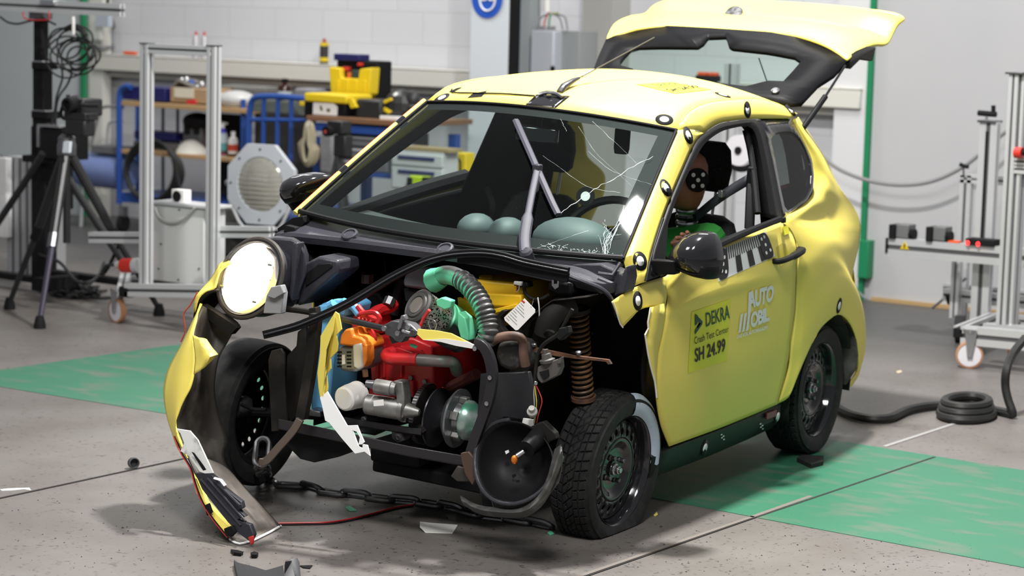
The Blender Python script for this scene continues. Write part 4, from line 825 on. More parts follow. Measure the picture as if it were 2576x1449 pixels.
for a, b in (((505, 1205), (606, 1322)), ((522, 1203), (618, 1312)), ((540, 1210), (604, 1272))): P_('grille_rib', MB().tube([C(a[0], a[1], y=-.81), C(b[0], b[1], y=-.856)], .0045, 6), CHAR, grl)
wt = [(444, 1079, -.765), (477, 1084, -.77), (497, 1107, -.78), (518, 1152, -.79), (536, 1190, -.80), (515, 1191, -.80), (502, 1186, -.80), (477, 1148, -.785), (454, 1135, -.775), (463, 1114, -.77), (454, 1090, -.765)]
wp = P_('torn_white_laminate', MB().prism([C(u, v, y=y-.004) for u, v, y in wt], (0, .006, 0)), mat('dusty_white', (.72, .72, .70), .6, noise=(14, (.16, .15, .14), .52, .72)), bump)
P_('slot', MB().prism([C(u, v, y=-.802) for u, v in [(482, 1137), (488, 1140), (519, 1182), (511, 1184)]], (0, .003, 0)), BLKM, wp)
P_('torn_white_laminate', MB().tube([C(u, v, y=-.82) for u, v in [(540, 1203), (556, 1208), (567, 1222)]], .008, 8, flat=.5), WHT, grl)
for dx, m in ((0, mat('red_wire', (.45, .03, .02), .4)), (3, BLKM)): P_('bumper_wire', MB().tube([C(u+dx, v, y=y-.01) for u, v, y in spl([(438, 1098, -.72), (455, 1140, -.77), (478, 1178, -.80), (490, 1218, -.81), (505, 1258, -.825), (530, 1300, -.84), (560, 1338, -.86), (572, 1352, -.86)], 30)], .0028, 6), m, bump)
slab('lamp_socket', [(562, 1330), (583, 1322), (592, 1340), (580, 1352), (566, 1346)], -.87, .015, BLKM, bump); slab('red_tab', [(623, 1352), (636, 1348), (636, 1368), (630, 1372)], -.87, .01, REDB, bump); slab('black_tape', [(513, 1272), (524, 1266), (532, 1290), (520, 1298)], -.845, .012, BLKM, bump)
rod('loose_wire', [(497, 735, -.44), (478, 768, -.45), (462, 790, -.46), (466, 830, -.46), (455, 860, -.47)], .0025, mat('copper_red_wire', (.42, .06, .03), .4), wing, k=20)
# ---- front frame
BR = mat('bracket_brown_black', (.035, .028, .024), .45)
def flatbar(name, pts, w_, th, y, m, par=None, k=24):
    Q = spl([(u, v) for u, v in pts], k); mb = MB(); rows = []
    for i in range(k):
        t = Q[min(i+1, k-1)]-Q[max(i-1, 0)]; t = t/np.linalg.norm(t); n = np.array([-t[1], t[0]])*w_/2; yy = y if not hasattr(y, '__len__') else y[0]+(y[1]-y[0])*i/(k-1)
        a, b = C(*(Q[i]-n), y=yy), C(*(Q[i]+n), y=yy); d = np.array([0, th, 0]); rows.append([a, b, b+d, a+d])
    return P_(name, mb.ring(rows), m, par, bev=.002)
bs_ = flatbar('bonnet_seal', [(661, 843), (705, 832), (760, 815), (870, 765), (985, 697), (1060, 661), (1110, 646), (1160, 639), (1215, 638), (1265, 646), (1320, 662), (1428, 684)], 21, .016, (-.62, -.31), BLK, None, 50)
flatbar('seal_groove', [(663, 842), (705, 831), (760, 814), (870, 764), (985, 696), (1060, 660), (1110, 645), (1160, 638), (1215, 637), (1265, 645), (1320, 661), (1428, 683)], 4, .004, (-.626, -.316), CHAR, bs_, 50)
flatbar('seal_skirt', [(1150, 650), (1215, 656), (1290, 672), (1350, 684), (1428, 700)], 24, .012, (-.40, -.30), BLK, bs_)
fb = flatbar('front_upright', [(790, 790), (781, 880), (770, 960), (753, 1055)], 23, .03, -.54, DIRT)
flatbar('bent_stay', [(753, 1055), (735, 1085), (700, 1125), (668, 1160), (650, 1163)], 19, .012, (-.55, -.62), mat('bare_brown_steel', (.13, .10, .08), .4, .5), fb)
slab('splash_plate', [(674, 905), (682, 882), (706, 876), (715, 890), (716, 975), (722, 1060), (700, 1085), (682, 1086)], -.47, .012, DIRT); slab('splash_plate', [(722, 895), (745, 870), (748, 835), (768, 820), (772, 900), (752, 1040), (728, 1066), (718, 1000)], -.42, .02, DIRT)
FRM = mat('frame_black_paint', (.018, .017, .02), .30)
P_('cross_member', MB().ring([[C(u, v+dv, y=y) for dv, y in ((-13, -.50), (14, -.50), (14, -.44), (-13, -.44))] for u, v in [(700, 1066), (880, 1103), (1030, 1135), (1175, 1160)]]), FRM, bev=.004)
P_('chassis_rail', MB().ring([[C(u, v+dv, y=y) for dv, y in ((-10, -.44), (8, -.44), (8, -.40), (-10, -.40))] for u, v in [(860, 1058), (950, 1073), (1060, 1088)]]), FRM, bev=.003)
cb = flatbar('curved_bracket', [(1190, 862), (1213, 872), (1229, 905), (1235, 950), (1228, 1000), (1212, 1050), (1192, 1105), (1175, 1160)], 24, .02, -.54, FRM)
for u, v in ((1195, 877), (1233, 950), (1225, 1015), (1172, 1145)): P_('bracket_bolt', MB().lathe([(.008, 0), (.008, .004), (.0, .005)], C(u, v, y=-.542), (0, -1, 0), 8), STEEL, cb)
slab('bracket_foot', [(1158, 1140), (1178, 1136), (1190, 1150), (1200, 1200), (1188, 1222), (1170, 1195), (1160, 1160)], -.55, .02, mat('rusted_black', (.07, .042, .03), .5), cb); slab('bracket_tab', [(1150, 1172), (1172, 1178), (1182, 1212), (1150, 1212), (1133, 1198)], -.53, .01, LINER, cb)
rod('latch_rod', [(850, 800, -.56), (905, 812, -.56), (965, 826, -.56), (1045, 842, -.56)], .0115, FRM, k=12)
lt = slab('bonnet_latch', [(963, 818), (985, 807), (1003, 808), (1030, 815), (1052, 834), (1046, 846), (1018, 848), (1008, 863), (994, 858), (985, 848), (968, 842)], -.60, .045, DSTL, bev=.004)
slab('latch_hook', [(1004, 806), (1008, 794), (1016, 792), (1021, 805), (1012, 806), (1008, 824), (1002, 832), (998, 826)], -.61, .02, mat('latch_grey', (.22, .22, .23), .35, .6), lt)
for u, v in ((1002, 838), (1028, 823), (968, 826)): P_('latch_rivet', MB().lathe([(.009, 0), (.009, .008), (.0, .009)], C(u, v, y=-.61), (0, -1, 0), 12), STEEL, lt)
rod('latch_pin', [(1012, 832, -.62), (1032, 838, -.62)], .005, STEEL, lt); slab('latch_bracket', [(975, 840), (995, 838), (1003, 860), (985, 866)], -.56, .03, FRM, lt)
yf = [[(843, 784, -.58), (852, 790, -.57), (859, 829, -.56)], [(826, 812, -.60), (838, 820, -.60), (848, 843, -.58)], [(806, 845, -.60), (824, 850, -.62), (850, 866, -.58)], [(805, 888, -.60), (822, 890, -.62), (846, 885, -.58)], [(798, 938, -.60), (812, 930, -.62), (831, 915, -.59)], [(800, 972, -.60), (809, 965, -.62), (822, 950, -.60)], [(805, 1002, -.60), (813, 1000, -.61), (823, 985, -.60)]]
yfo = [(843, 784), (852, 790), (859, 829), (846, 843), (850, 865), (848, 884), (831, 901), (832, 928), (821, 942), (824, 973), (823, 985), (805, 1002), (800, 972), (798, 938), (805, 888), (806, 845), (826, 812)]
yfr = P_('grille_panel_fragment', MB().prism([C(u, v, y=-.585-.0004*(u-800)+.00010*(v-784)) for u, v in yfo], (0, .006, 0)), YEL, bev=.001)
P_('folded_edge', MB().prism([C(u, v, y=y) for u, v, y in [(826, 812, -.595), (843, 784, -.60), (838, 830, -.62), (822, 880, -.625), (816, 940, -.615), (812, 1000, -.60), (805, 1002, -.592), (798, 938, -.592), (805, 888, -.592), (806, 845, -.592)]], (0, .006, 0)), YEL, yfr, bev=.001)
wf = [(805, 1000), (823, 985), (848, 1028), (873, 1071), (898, 1070), (907, 1092), (916, 1112), (910, 1118), (902, 1118), (905, 1100), (897, 1086), (886, 1082), (893, 1100), (902, 1124), (912, 1128), (912, 1118), (924, 1120), (931, 1147), (917, 1136), (893, 1141), (860, 1103), (828, 1063), (818, 1058), (811, 1024)]
P_('white_tail', MB().prism([C(u, v, y=-.60-.03*((v-1000)/140)) for u, v in wf], (0, .005, 0)), WHT, yfr)
yf2 = slab('nose_panel_fragment', [(1051, 828), (1098, 832), (1134, 839), (1178, 861), (1122, 852), (1064, 855), (1049, 841)], -.60, .006, YEL, bev=0)
slab('broken_underside', [(1064, 855), (1122, 852), (1178, 861), (1191, 868), (1187, 877), (1147, 870), (1108, 860)], -.602, .006, OFFW, yf2, bev=0)
# ---- engine bay
P_('engine_backdrop', MB().box((0, .30, .60), (1.30, .02, .62)), BLKM)
for sg in (1, -1): P_('inner_wheelhouse', MB().grid([[np.array([sg*x, y, z]) for y in np.linspace(-.28, .34, 8)] for x, z in ((.40, .30), (.40, .60), (.43, .80), (.55, .90), (.68, .93))]), DIRT if sg > 0 else BLKM, sol=.004)
P_('under_tray', MB().box((.10, .0, .19), (.52, .5, .05)), BLKM, bev=.01); slab('sump', [(930, 1105), (1055, 1130), (1050, 1178), (930, 1160)], -.30, .3, BLKM, bev=.01); slab('air_deflector', [(745, 1080), (905, 1108), (905, 1130), (850, 1150), (790, 1164), (755, 1155), (720, 1120)], -.46, .02, BLKM)
rad = slab('radiator', [(786, 800), (797, 790), (850, 790), (862, 800), (840, 870), (828, 1000), (812, 1040), (790, 1046), (780, 1030)], -.36, .18, BLU, bev=.01)
slab('radiator_top_tank', [(788, 782), (800, 768), (858, 760), (875, 772), (868, 796), (800, 800)], -.38, .16, BLU, rad, bev=.008); rod('radiator_neck', [(815, 775, -.34), (850, 763, -.36), (885, 768, -.36), (905, 790, -.36)], .017, BLU, rad, k=12)
for k in range(2): rod('radiator_cap', [(828+30*k, 770-4*k, -.40), (840+30*k, 763-4*k, -.40)], .016, BLU, rad)
slab('radiator_foot', [(775, 1030), (805, 1036), (806, 1050), (770, 1046)], -.42, .10, DSTL, rad)
eng = slab('engine_block', [(925, 842), (1040, 850), (1085, 870), (1092, 985), (1040, 990), (1030, 960), (935, 985)], -.28, .40, RED, bev=.008)
slab('cylinder_head', [(940, 815), (1045, 830), (1060, 862), (935, 852)], -.24, .30, RED, eng, bev=.008); slab('crankcase', [(930, 955), (1038, 958), (1042, 1000), (925, 1000)], -.30, .30, RED, eng, bev=.006)
slab('engine_rib', [(940, 898), (1015, 903), (1015, 910), (940, 906)], -.292, .02, RED, eng, bev=.002)
for u in (945, 962, 1005): slab('engine_rib', [(u, 870), (u+6, 870), (u+6, 950), (u, 950)], -.292, .02, RED, eng, bev=.002)
for u, v in ((952, 880), (1012, 886), (948, 940), (1035, 950), (1060, 885), (1070, 960)): P_('engine_bolt', MB().lathe([(.009, 0), (.009, .008), (.0, .008)], C(u, v, y=-.285), (0, -1, 0), 6), DSTL if u > 1000 else RED, eng)
slab('coolant_housing', [(886, 788), (925, 784), (932, 810), (928, 848), (890, 846), (880, 815)], -.36, .14, RED, eng, bev=.012)
for pts, r in (([(900, 770, -.40), (915, 788, -.40), (935, 800, -.38), (960, 806, -.36)], .011), ([(905, 790, -.42), (940, 786, -.42), (955, 800, -.42), (948, 815, -.42)], .009), ([(940, 790, -.34), (955, 780, -.30), (975, 775, -.26), (990, 765, -.22)], .022), ([(932, 830, -.40), (942, 850, -.40), (938, 880, -.40)], .010)): rod('red_hose', pts, r, RED, eng, k=14)
for k in range(4): rod('hose_clamp', [(900+10*k, 802+2*k, -.43), (903+10*k, 806+2*k, -.43)], .013, RED, eng)
pm_ = mat('red_to_grey_pipe', (.46, .02, .025), .35, noise=(11, (.20, .18, .16), .50, .62)); slab('manifold_flange', [(975, 880), (1000, 874), (1035, 886), (1050, 895), (1000, 892), (980, 892)], -.36, .06, RED, eng)
xp = rod('coolant_pipe', [(990, 886, -.36), (972, 893, -.39), (985, 902, -.41), (1035, 904, -.41), (1052, 905, -.41)], .0225, RED, eng, k=20, n=14); rod('grey_pipe', [(1040, 904.5, -.41), (1080, 907, -.40), (1115, 909, -.38), (1140, 912, -.34), (1150, 935, -.28)], .021, mat('grey_pipe', (.13, .115, .105), .4, noise=(16, (.10, .22, .16), .55, .75)), eng, k=20, n=14)
rod('alloy_fitting', [(975, 770, -.28), (983, 752, -.26)], .022, DSTL, eng)
# alternator
alt = slab('alternator', [(849, 872), (893, 868), (920, 872), (921, 905), (913, 928), (893, 936), (857, 935), (846, 910)], -.46, .12, ALU, bev=.012)
slab('alternator_bracket', [(852, 868), (857, 842), (868, 828), (883, 826), (888, 845), (905, 848), (916, 856), (923, 872), (918, 880), (893, 872)], -.47, .12, ORG, alt, bev=.008); slab('alternator_cap', [(886, 868), (909, 862), (913, 925), (900, 930), (888, 924)], -.475, .05, mat('pale_alloy', (.58, .56, .54), .4, .3), alt, bev=.006); slab('alternator_end', [(909, 862), (922, 868), (923, 905), (914, 925)], -.47, .05, ORG, alt, bev=.004)
for i in range(5):
    for u in (848, 872): slab('vent_slot', [(u, 884+i*9), (u+11, 884+i*9), (u+11, 888+i*9), (u, 888+i*9)], -.462, .004, BLKM, alt, bev=0)
slab('alternator_plate', [(860, 893), (867, 892), (868, 916), (860, 917)], -.463, .004, OFFW, alt, bev=0); rod('alternator_bolt', [(918, 930, -.46), (920, 948, -.46)], .010, RUST, alt)
# oil filter, starter
of = P_('oil_filter', MB().lathe([(.0, 0), (.036, 0), (.043, .006), (.046, .03), (.047, .075), (.049, .078), (.049, .084), (.044, .086)], C(864, 1004, y=-.52), (.05, .99, .05), 28), mat('oil_filter_white', (.68, .67, .64), .45))
sm = P_('starter_motor', MB().lathe([(.0, 0), (.030, 0), (.036, .006), (.036, .05), (.037, .052), (.037, .13), (.040, .132), (.040, .145), (.030, .15), (.012, .20), (.0, .202)], C(920, 1016, y=-.50), (.97, .20, -.02), 24), ALU)
P_('solenoid', MB().lathe([(.0, 0), (.024, 0), (.026, .004), (.026, .060), (.022, .062), (.022, .078), (.0, .078)], C(944, 971, y=-.51), (.97, .2, -.02), 22), ALU, sm); P_('solenoid_terminal', MB().lathe([(.0, -.03), (.014, -.03), (.016, 0), (.0, .002)], C(942, 968, y=-.50), (.97, .2, 0), 12), DSTL, sm)
slab('starter_bracket', [(988, 958), (1012, 960), (1016, 1000), (1014, 1050), (1004, 1058), (994, 1050), (996, 1000)], -.50, .05, ALU, sm, bev=.005); slab('starter_flange', [(1014, 975), (1026, 985), (1020, 1040), (1020, 1064), (1006, 1062), (1010, 1030), (1014, 1000)], -.47, .02, DSTL, sm); slab('starter_label', [(939, 1008), (964, 1005), (965, 1020), (940, 1022)], -.545, .002, OFFW, sm, bev=0)
# variator pulleys (axle across the car)
ax_ = (1, .05, -.02)
pu = P_('flywheel', MB().lathe([(.05, -.012), (.104, -.012)]+[(.104+.005*(k % 2), -.010+.0*k) for k in range(1)]+[(.108, -.008), (.108, .010), (.100, .014), (.04, .014)], C(1072, 1040, y=-.30), ax_, 72), mat('dark_ring_gear', (.05, .045, .045), .4, .7))
for k in range(60):
    a = 2*np.pi*k/60; X = frame(ax_); c = C(1072, 1040, y=-.30)+.108*(X[0]*math.cos(a)+X[1]*math.sin(a)) if True else 0; P_('gear_tooth', MB().box(c, (.004, .005, .016), R=[X[0]*math.cos(a)+X[1]*math.sin(a), -X[0]*math.sin(a)+X[1]*math.cos(a), X[2]]), DSTL, pu)
P_('pulley_disc', MB().lathe([(.03, -.02), (.106, .0), (.106, .005), (.05, .012), (.03, .03)], C(1098, 1050, y=-.32), ax_, 56), mat('pulley_steel', (.10, .10, .115), .3, .8), pu); P_('pulley_rim_mark', MB().tube([C(1098, 1050, y=-.32)+.106*(frame(ax_)[0]*math.cos(a)+frame(ax_)[1]*math.sin(a)) for a in np.linspace(-.2, 1.3, 16)], .003, 6), REDB, pu)
pv = P_('variator_disc', MB().lathe([(.03, -.03), (.075, -.028), (.103, -.004), (.104, .004), (.06, .006), (.055, .03)], C(1152, 1052, y=-.36), ax_, 56), mat('variator_alloy', (.26, .27, .28), .3, .8))
P_('variator_dome', MB().lathe([(.052, .028), (.070, .034), (.070, .046), (.058, .066), (.040, .088), (.022, .10), (.0, .102)], C(1152, 1052, y=-.36), ax_, 40), mat('green_alloy_dome', (.46, .50, .50), .28, .6, noise=(6, (.12, .42, .28), .48, .56)), pv)
for k in range(5):
    a = 2*np.pi*k/5+.3; X = frame(ax_); e = X[0]*math.cos(a)+X[1]*math.sin(a); P_('variator_arm', MB().box(C(1152, 1052, y=-.36)+e*.068+X[2]*.02, (.022, .03, .03), R=[e, np.cross(X[2], e), X[2]]), ALU, pv, bev=.003)
rod('rusty_shaft', [(1110, 985, -.2), (1170, 955, -.22), (1200, 940, -.24)], .02, mat('rust_red_shaft', (.10, .03, .025), .5), pu)
for u, v, r in ((918, 1055, .012), (1005, 1100, .014)): P_('bolt_head', MB().lathe([(r, 0), (r, .01), (r*.5, .012), (.0, .008)], C(u, v, y=-.42), (0, -1, 0), 12), DSTL, eng)
slab('mount_eye', [(984, 1078), (994, 1088), (1010, 1090), (1016, 1108), (1000, 1114), (985, 1102)], -.43, .04, mat('mount_grey', (.10, .095, .09), .5), eng)
rod('mount_strap', [(1030, 1098, -.42), (1036, 1080, -.42), (1055, 1074, -.42), (1068, 1088, -.42)], .012, DIRT, eng, k=10)
# air filter and hoses
fa = dirc(.34, .80, -.49); f0 = C(1047, 767, y=-.50)
perf = mat('perforated_steel', (.42, .40, .38), .35, .8)
def perf_nodes(m):
    nt = m.node_tree; b = nt.nodes['Principled BSDF']; tc = nt.nodes.new('ShaderNodeTexCoord'); vo = nt.nodes.new('ShaderNodeTexVoronoi'); r = nt.nodes.new('ShaderNodeValToRGB'); vo.inputs['Scale'].default_value = 130
    r.color_ramp.elements[0].position = .36; r.color_ramp.elements[1].position = .42; r.color_ramp.elements[0].color = (.012, .012, .012, 1); r.color_ramp.elements[1].color = (.45, .43, .41, 1)
    nt.links.new(tc.outputs['Object'], vo.inputs['Vector']); nt.links.new(vo.outputs['Distance'], r.inputs[0]); nt.links.new(r.outputs[0], b.inputs['Base Color'])
perf_nodes(perf)
af = P_('air_filter', MB().lathe([(.060, .012), (.060, .115)], f0, fa, 36, False), perf); P_('filter_end', MB().lathe([(.0, .004), (.030, .004), (.034, -.002), (.044, -.002), (.048, .004), (.056, .002), (.063, .008), (.063, .018), (.058, .02)], f0, fa, 36), mat('filter_rubber', (.05, .048, .046), .55), af); P_('filter_core', MB().lathe([(.0, .0), (.030, .0), (.030, .006)], f0, fa, 24), mat('dusty_rubber', (.14, .125, .11), .7), af)
ah = P_('filter_housing', MB().lathe([(.070, .115), (.075, .120), (.075, .165), (.070, .17), (.070, .178), (.074, .183), (.069, .19), (.073, .196), (.068, .203), (.072, .21), (.067, .217), (.070, .235), (.05, .25)], f0, fa, 36), GRNH, af); P_('filter_clip', MB().prism([C(u, v, y=-.53) for u, v in [(1096, 756), (1110, 748), (1135, 757), (1132, 775), (1118, 780), (1098, 770)]], (0, .03, 0)), GRNT, ah, bev=.004)
slab('green_side_plate', [(1152, 785), (1170, 800), (1178, 840), (1178, 858), (1158, 850), (1150, 820)], -.44, .05, GRNT, ah, bev=.004); rod('loop_wire', [(1078, 802, -.55), (1092, 806, -.56), (1098, 818, -.56), (1092, 832, -.56), (1082, 826, -.56), (1078, 806, -.56)], .0016, STEEL, af, k=24); rod('red_edge_bracket', [(1080, 780, -.55), (1066, 800, -.54), (1056, 825, -.54)], .006, REDB, af); slab('green_clip', [(1030, 864), (1048, 870), (1046, 878), (1030, 872)], -.56, .01, GRNT, af)
hp_ = spl([(1104, 700, -.36), (1120, 692, -.37), (1145, 696, -.38), (1172, 712, -.40), (1196, 738, -.42), (1215, 772, -.44), (1226, 808, -.45), (1229, 838, -.46), (1222, 862, -.46)], 110)
hose = P_('corrugated_hose', MB().tube([C(*q[:2], y=q[2]) for q in hp_], [(.033 if i < 26 else .030+.0065*abs(math.sin((i-26)*math.pi/5.2))) for i in range(110)], 18), GRN, ang=25)
P_('hose_collar', MB().tube([C(1090, 706, y=-.35), C(1104, 700, y=-.36), C(1112, 695, y=-.365)], [.044, .038, .035], 12), GRNT, hose); slab('hose_lug', [(1083, 690), (1098, 682), (1104, 700), (1104, 728), (1096, 728), (1092, 712)], -.37, .03, GRNT, hose, bev=.003)
gb = slab('yellow_gear_cover', [(1160, 712), (1200, 702), (1300, 712), (1312, 735), (1312, 770), (1290, 795), (1262, 800), (1240, 830), (1190, 812), (1168, 760)], -.27, .30, YEN, bev=.01)
slab('cover_step', [(1165, 735), (1310, 742), (1312, 762), (1300, 772), (1165, 770)], -.29, .05, YEN, gb, bev=.006); slab('cover_plate', [(1150, 748), (1200, 768), (1198, 800), (1152, 775)], -.31, .02, YEN, gb); slab('cover_strap', [(1230, 780), (1300, 764), (1302, 774), (1232, 792)], -.30, .02, YEN, gb)
P_('filler_cap', MB().lathe([(.022, 0), (.022, .016), (.016, .018), (.016, .028), (.024, .030), (.024, .038), (.0, .04)], C(1222, 722, y=-.22), (0, -.1, 1), 20), YEN, gb); slab('filler_lever', [(1198, 708), (1226, 708), (1226, 714), (1198, 713)], -.25, .012, YEN, gb)
slab('fluid_reservoir', [(1013, 706), (1026, 668), (1090, 672), (1080, 726), (1068, 730), (1014, 722)], -.20, .10, mat('grey_plastic_box', (.10, .10, .105), .5), bev=.01); slab('reservoir_base', [(1014, 724), (1076, 732), (1076, 770), (1018, 760)], -.18, .10, BLKM, bev=.006)
rod('brake_reservoir', [(925, 690, -.10), (925, 712, -.10)], .024, mat('brown_cap', (.07, .035, .025), .5)); rod('brake_pipe', [(967, 655, -.05), (970, 680, -.05), (972, 700, -.05)], .004, BLK, k=10); rod('black_pipe', [(1015, 700, -.1), (1000, 740, -.1), (990, 790, -.1)], .02, BLKM, k=10); slab('dark_module', [(895, 740), (950, 735), (975, 770), (960, 790), (905, 780)], -.1, .1, BLKM, bev=.01)
# left side of the bay
fm = slab('wiper_motor', [(1376, 703), (1436, 712), (1438, 744), (1400, 745), (1376, 732)], -.26, .07, BLK, bev=.012); P_('motor_strap', MB().prism(Y([(1389, 692), (1407, 694), (1405, 722), (1396, 728), (1388, 718)], -.275), (0, .006, 0)), STEEL, fm); slab('strap_hole', [(1393, 703), (1401, 704), (1400, 714), (1393, 714)], -.277, .002, BLKM, fm, bev=0)
fz = slab('connector_block', [(1293, 706), (1326, 710), (1328, 724), (1292, 720)], -.27, .04, BLKM, bev=.003); slab('white_connector', [(1292, 707), (1312, 709), (1311, 720), (1291, 716)], -.28, .02, OFFW, fz)
for k in range(4): rod('connector_wire', [(1297+3*k, 719, -.275), (1299+2*k, 728, -.28), (1298, 735, -.28)], .0016, [mat('yellow_wire', (.5, .36, .02), .4), mat('red_wire', (.45, .03, .02), .4), BLKM, OFFW][k], fz, k=6)
rod('bay_cable', [(1318, 715, -.27), (1322, 738, -.28), (1340, 752, -.28), (1362, 752, -.28), (1382, 740, -.27)], .006, BLKM, fz, k=16); rod('cable_tie', [(1353, 748, -.29), (1356, 770, -.29), (1357, 798, -.28)], .0022, OFFW, fz, k=8)
rod('rusty_hose', [(1224, 872, -.46), (1245, 854, -.46), (1275, 846, -.45), (1305, 848, -.44), (1316, 862, -.43), (1317, 890, -.43), (1322, 920, -.42)], .0165, mat('brown_hose', (.12, .065, .045), .6, noise=(20, (.05, .035, .03), .4, .7)), k=24, n=12)
slab('engine_mount', [(1250, 862), (1300, 858), (1314, 880), (1312, 925), (1285, 935), (1255, 925), (1243, 895)], -.42, .12, mat('oily_black', (.03, .028, .026), .45, noise=(25, (.11, .10, .09), .58, .75)), bev=.02)
rod('intake_hose', [(1372, 842, -.26), (1382, 806, -.26), (1404, 780, -.24), (1440, 760, -.20)], .040, DIRT, k=16, n=16); rod('hose_clip', [(1366, 846, -.28), (1378, 832, -.31), (1396, 838, -.31)], .006, DIRT, k=8)
slab('black_bracket_plate', [(1248, 795), (1262, 780), (1275, 782), (1258, 800), (1262, 825), (1275, 840), (1258, 842), (1248, 820)], -.36, .03, DIRT); slab('bay_panel', [(1260, 745), (1330, 745), (1350, 800), (1340, 850), (1330, 930), (1300, 960), (1290, 850)], -.2, .04, DIRT)
cp, cq = C(1453, 782, y=-.08), C(1468, 1000, y=-.02); ca = (cq-cp)/np.linalg.norm(cq-cp); X = frame(ca); L_ = np.linalg.norm(cq-cp)
shk = P_('shock_absorber', MB().lathe([(.020, -.02), (.020, L_*.45), (.027, L_*.46), (.027, L_+.03)], cp, ca, 16), DIRT)
P_('coil_spring', MB().tube([cp+ca*(L_*t)+.034*(X[0]*math.cos(t*2*np.pi*17)+X[1]*math.sin(t*2*np.pi*17)) for t in np.linspace(0, 1, 420)], .0052, 6), mat('rusty_spring', (.09, .055, .035), .55, .4, noise=(16, (.26, .12, .03), .5, .72)), shk); P_('spring_seat', MB().lathe([(.0, -.01), (.045, -.01), (.045, .006), (.0, .01)], cp, ca, 20), DIRT, shk); P_('spring_seat', MB().lathe([(.0, -.006), (.045, -.006), (.045, .008), (.0, .01)], cq, ca, 20), RUST, shk)
P_('lower_arm', MB().tube([cq+np.array([0, 0, -.02]), cq+np.array([.02, .02, -.12]), cF+AXF*(-.08)], .025, 10), DIRT, shk)
stb = P_('stay_bar', MB().prism(Y([(1322, 872), (1330, 871), (1440, 894), (1530, 905), (1537, 916), (1530, 917), (1524, 910), (1445, 902), (1400, 896), (1322, 882)], -.34), (0, .012, 0)), RUST)
for u, v in ((1343, 870), (1455, 890)): P_('stay_bolt', MB().lathe([(.010, 0), (.010, .008), (.006, .01), (.0, .01)], C(u, v, y=-.34), (0, -.3, 1), 6), DSTL, stb)
hr = slab('horn_bracket', [(1345, 928), (1362, 918), (1400, 904), (1408, 906), (1410, 925), (1402, 945), (1362, 965), (1352, 955)], -.44, .03, mat('horn_grey', (.075, .07, .066), .5), bev=.003)
slab('horn_opening', [(1356, 936), (1378, 930), (1380, 946), (1366, 956)], -.446, .006, BLKM, hr, bev=0); P_('horn_cap', MB().lathe([(.025, 0), (.027, .01), (.018, .014), (.016, .03), (.010, .032), (.010, .045), (.0, .046)], C(1378, 912, y=-.43), (-.25, -.1, 1), 18), mat('horn_grey', (.075, .07, .066), .5), hr); slab('horn_tab', [(1400, 905), (1412, 898), (1411, 914), (1402, 918)], -.45, .02, mat('horn_grey', (.075, .07, .066), .5), hr)
wl = P_('wiring_loom', MB().tube([C(u, v, y=-.44) for u, v in spl([(1440, 778), (1428, 800), (1408, 836), (1392, 850), (1368, 866), (1354, 890), (1348, 930), (1345, 965)], 30)], .0065, 8), DIRT)
slab('loom_connector', [(1405, 826), (1424, 822), (1428, 840), (1408, 858), (1398, 850)], -.46, .04, BLKM, wl, bev=.004)
for m, o_ in ((mat('yellow_wire', (.5, .36, .02), .4), 0), (mat('red_wire', (.45, .03, .02), .4), 9), (BLKM, 4), (mat('grey_wire', (.3, .3, .3), .4), -4)): rod('loom_wire', [(1346, 965, -.45), (1347+o_, 985, -.45), (1350+o_*1.5, 1010, -.46), (1348+o_*.8, 1040, -.46), (1345+o_*.5, 1065, -.46)], .0018, m, wl, k=14)
P_('bulb_socket', MB().lathe([(.0, 0), (.014, 0), (.016, .006), (.014, .008), (.018, .012), (.018, .02), (.012, .026), (.010, .04), (.0, .041)], C(1340, 1042, y=-.48), (.2, -.6, .6), 18), mat('socket_grey', (.40, .39, .37), .4), wl); slab('wire_sleeve', [(1343, 958), (1350, 960), (1349, 970), (1342, 969)], -.455, .01, STEEL, wl)
slab('white_tape_tag', [(1316, 1052), (1344, 1056), (1340, 1085), (1310, 1078)], -.46, .004, OFFW, wl, bev=0)
slab('side_shield', [(1208, 940), (1330, 935), (1345, 1000), (1330, 1060), (1270, 1050), (1230, 1070), (1205, 1110), (1200, 1040)], -.42, .02, mat('slate_black', (.017, .018, .021), .4), bev=.004)
# fog lamp bowl with torn surround
bc, bn = np.array([1288., 1162]), dirc(-.05, -.9, .42); b0_ = C(*bc, y=-.55); bpl = (*bn, float(bn@b0_))
def bl(k, off, n=40): return [C(bc[0]+98*k*math.cos(a)+(6*math.cos(2*a) if k > .8 else 0), bc[1]+104*k*math.sin(a), pl=bpl)+bn*off for a in np.linspace(0, 2*np.pi, n, endpoint=False)]
bowl = P_('lamp_surround_bowl', MB().ring([bl(1.0, 0), bl(.96, -.02), bl(.80, -.06), bl(.5, -.09), bl(.2, -.10), bl(.02, -.10)], True, False), BLK, sol=.004, ang=60)
R0 = bl(1.02, 0); P_('surround_rim', MB().tube([R0[i] for i in list(range(0, 31))], .007, 8), CHAR, bowl)
rr_ = random.Random(5); P_('torn_surround', MB().grid([[C(u+dx, v+dy, y=-.60+dz) for u, v in spl([(1160, 1258), (1200, 1280), (1250, 1288), (1310, 1288), (1350, 1265), (1378, 1225), (1398, 1180), (1412, 1135)], 26)] for dx, dy, dz in ((-2, -12, 0), (0, 0, -.02), (4, 10, 0), (8, 14, .03))]), mat('scuffed_black', (.05, .05, .048), .5, noise=(24, (.12, .12, .115), .5, .75)), bowl, sol=.005)
slab('torn_shard', [(1395, 1130), (1410, 1118), (1412, 1180), (1404, 1215), (1380, 1245), (1362, 1240), (1380, 1190)], -.58, .006, mat('scuffed_black', (.05, .05, .048), .5), bowl, bev=0)
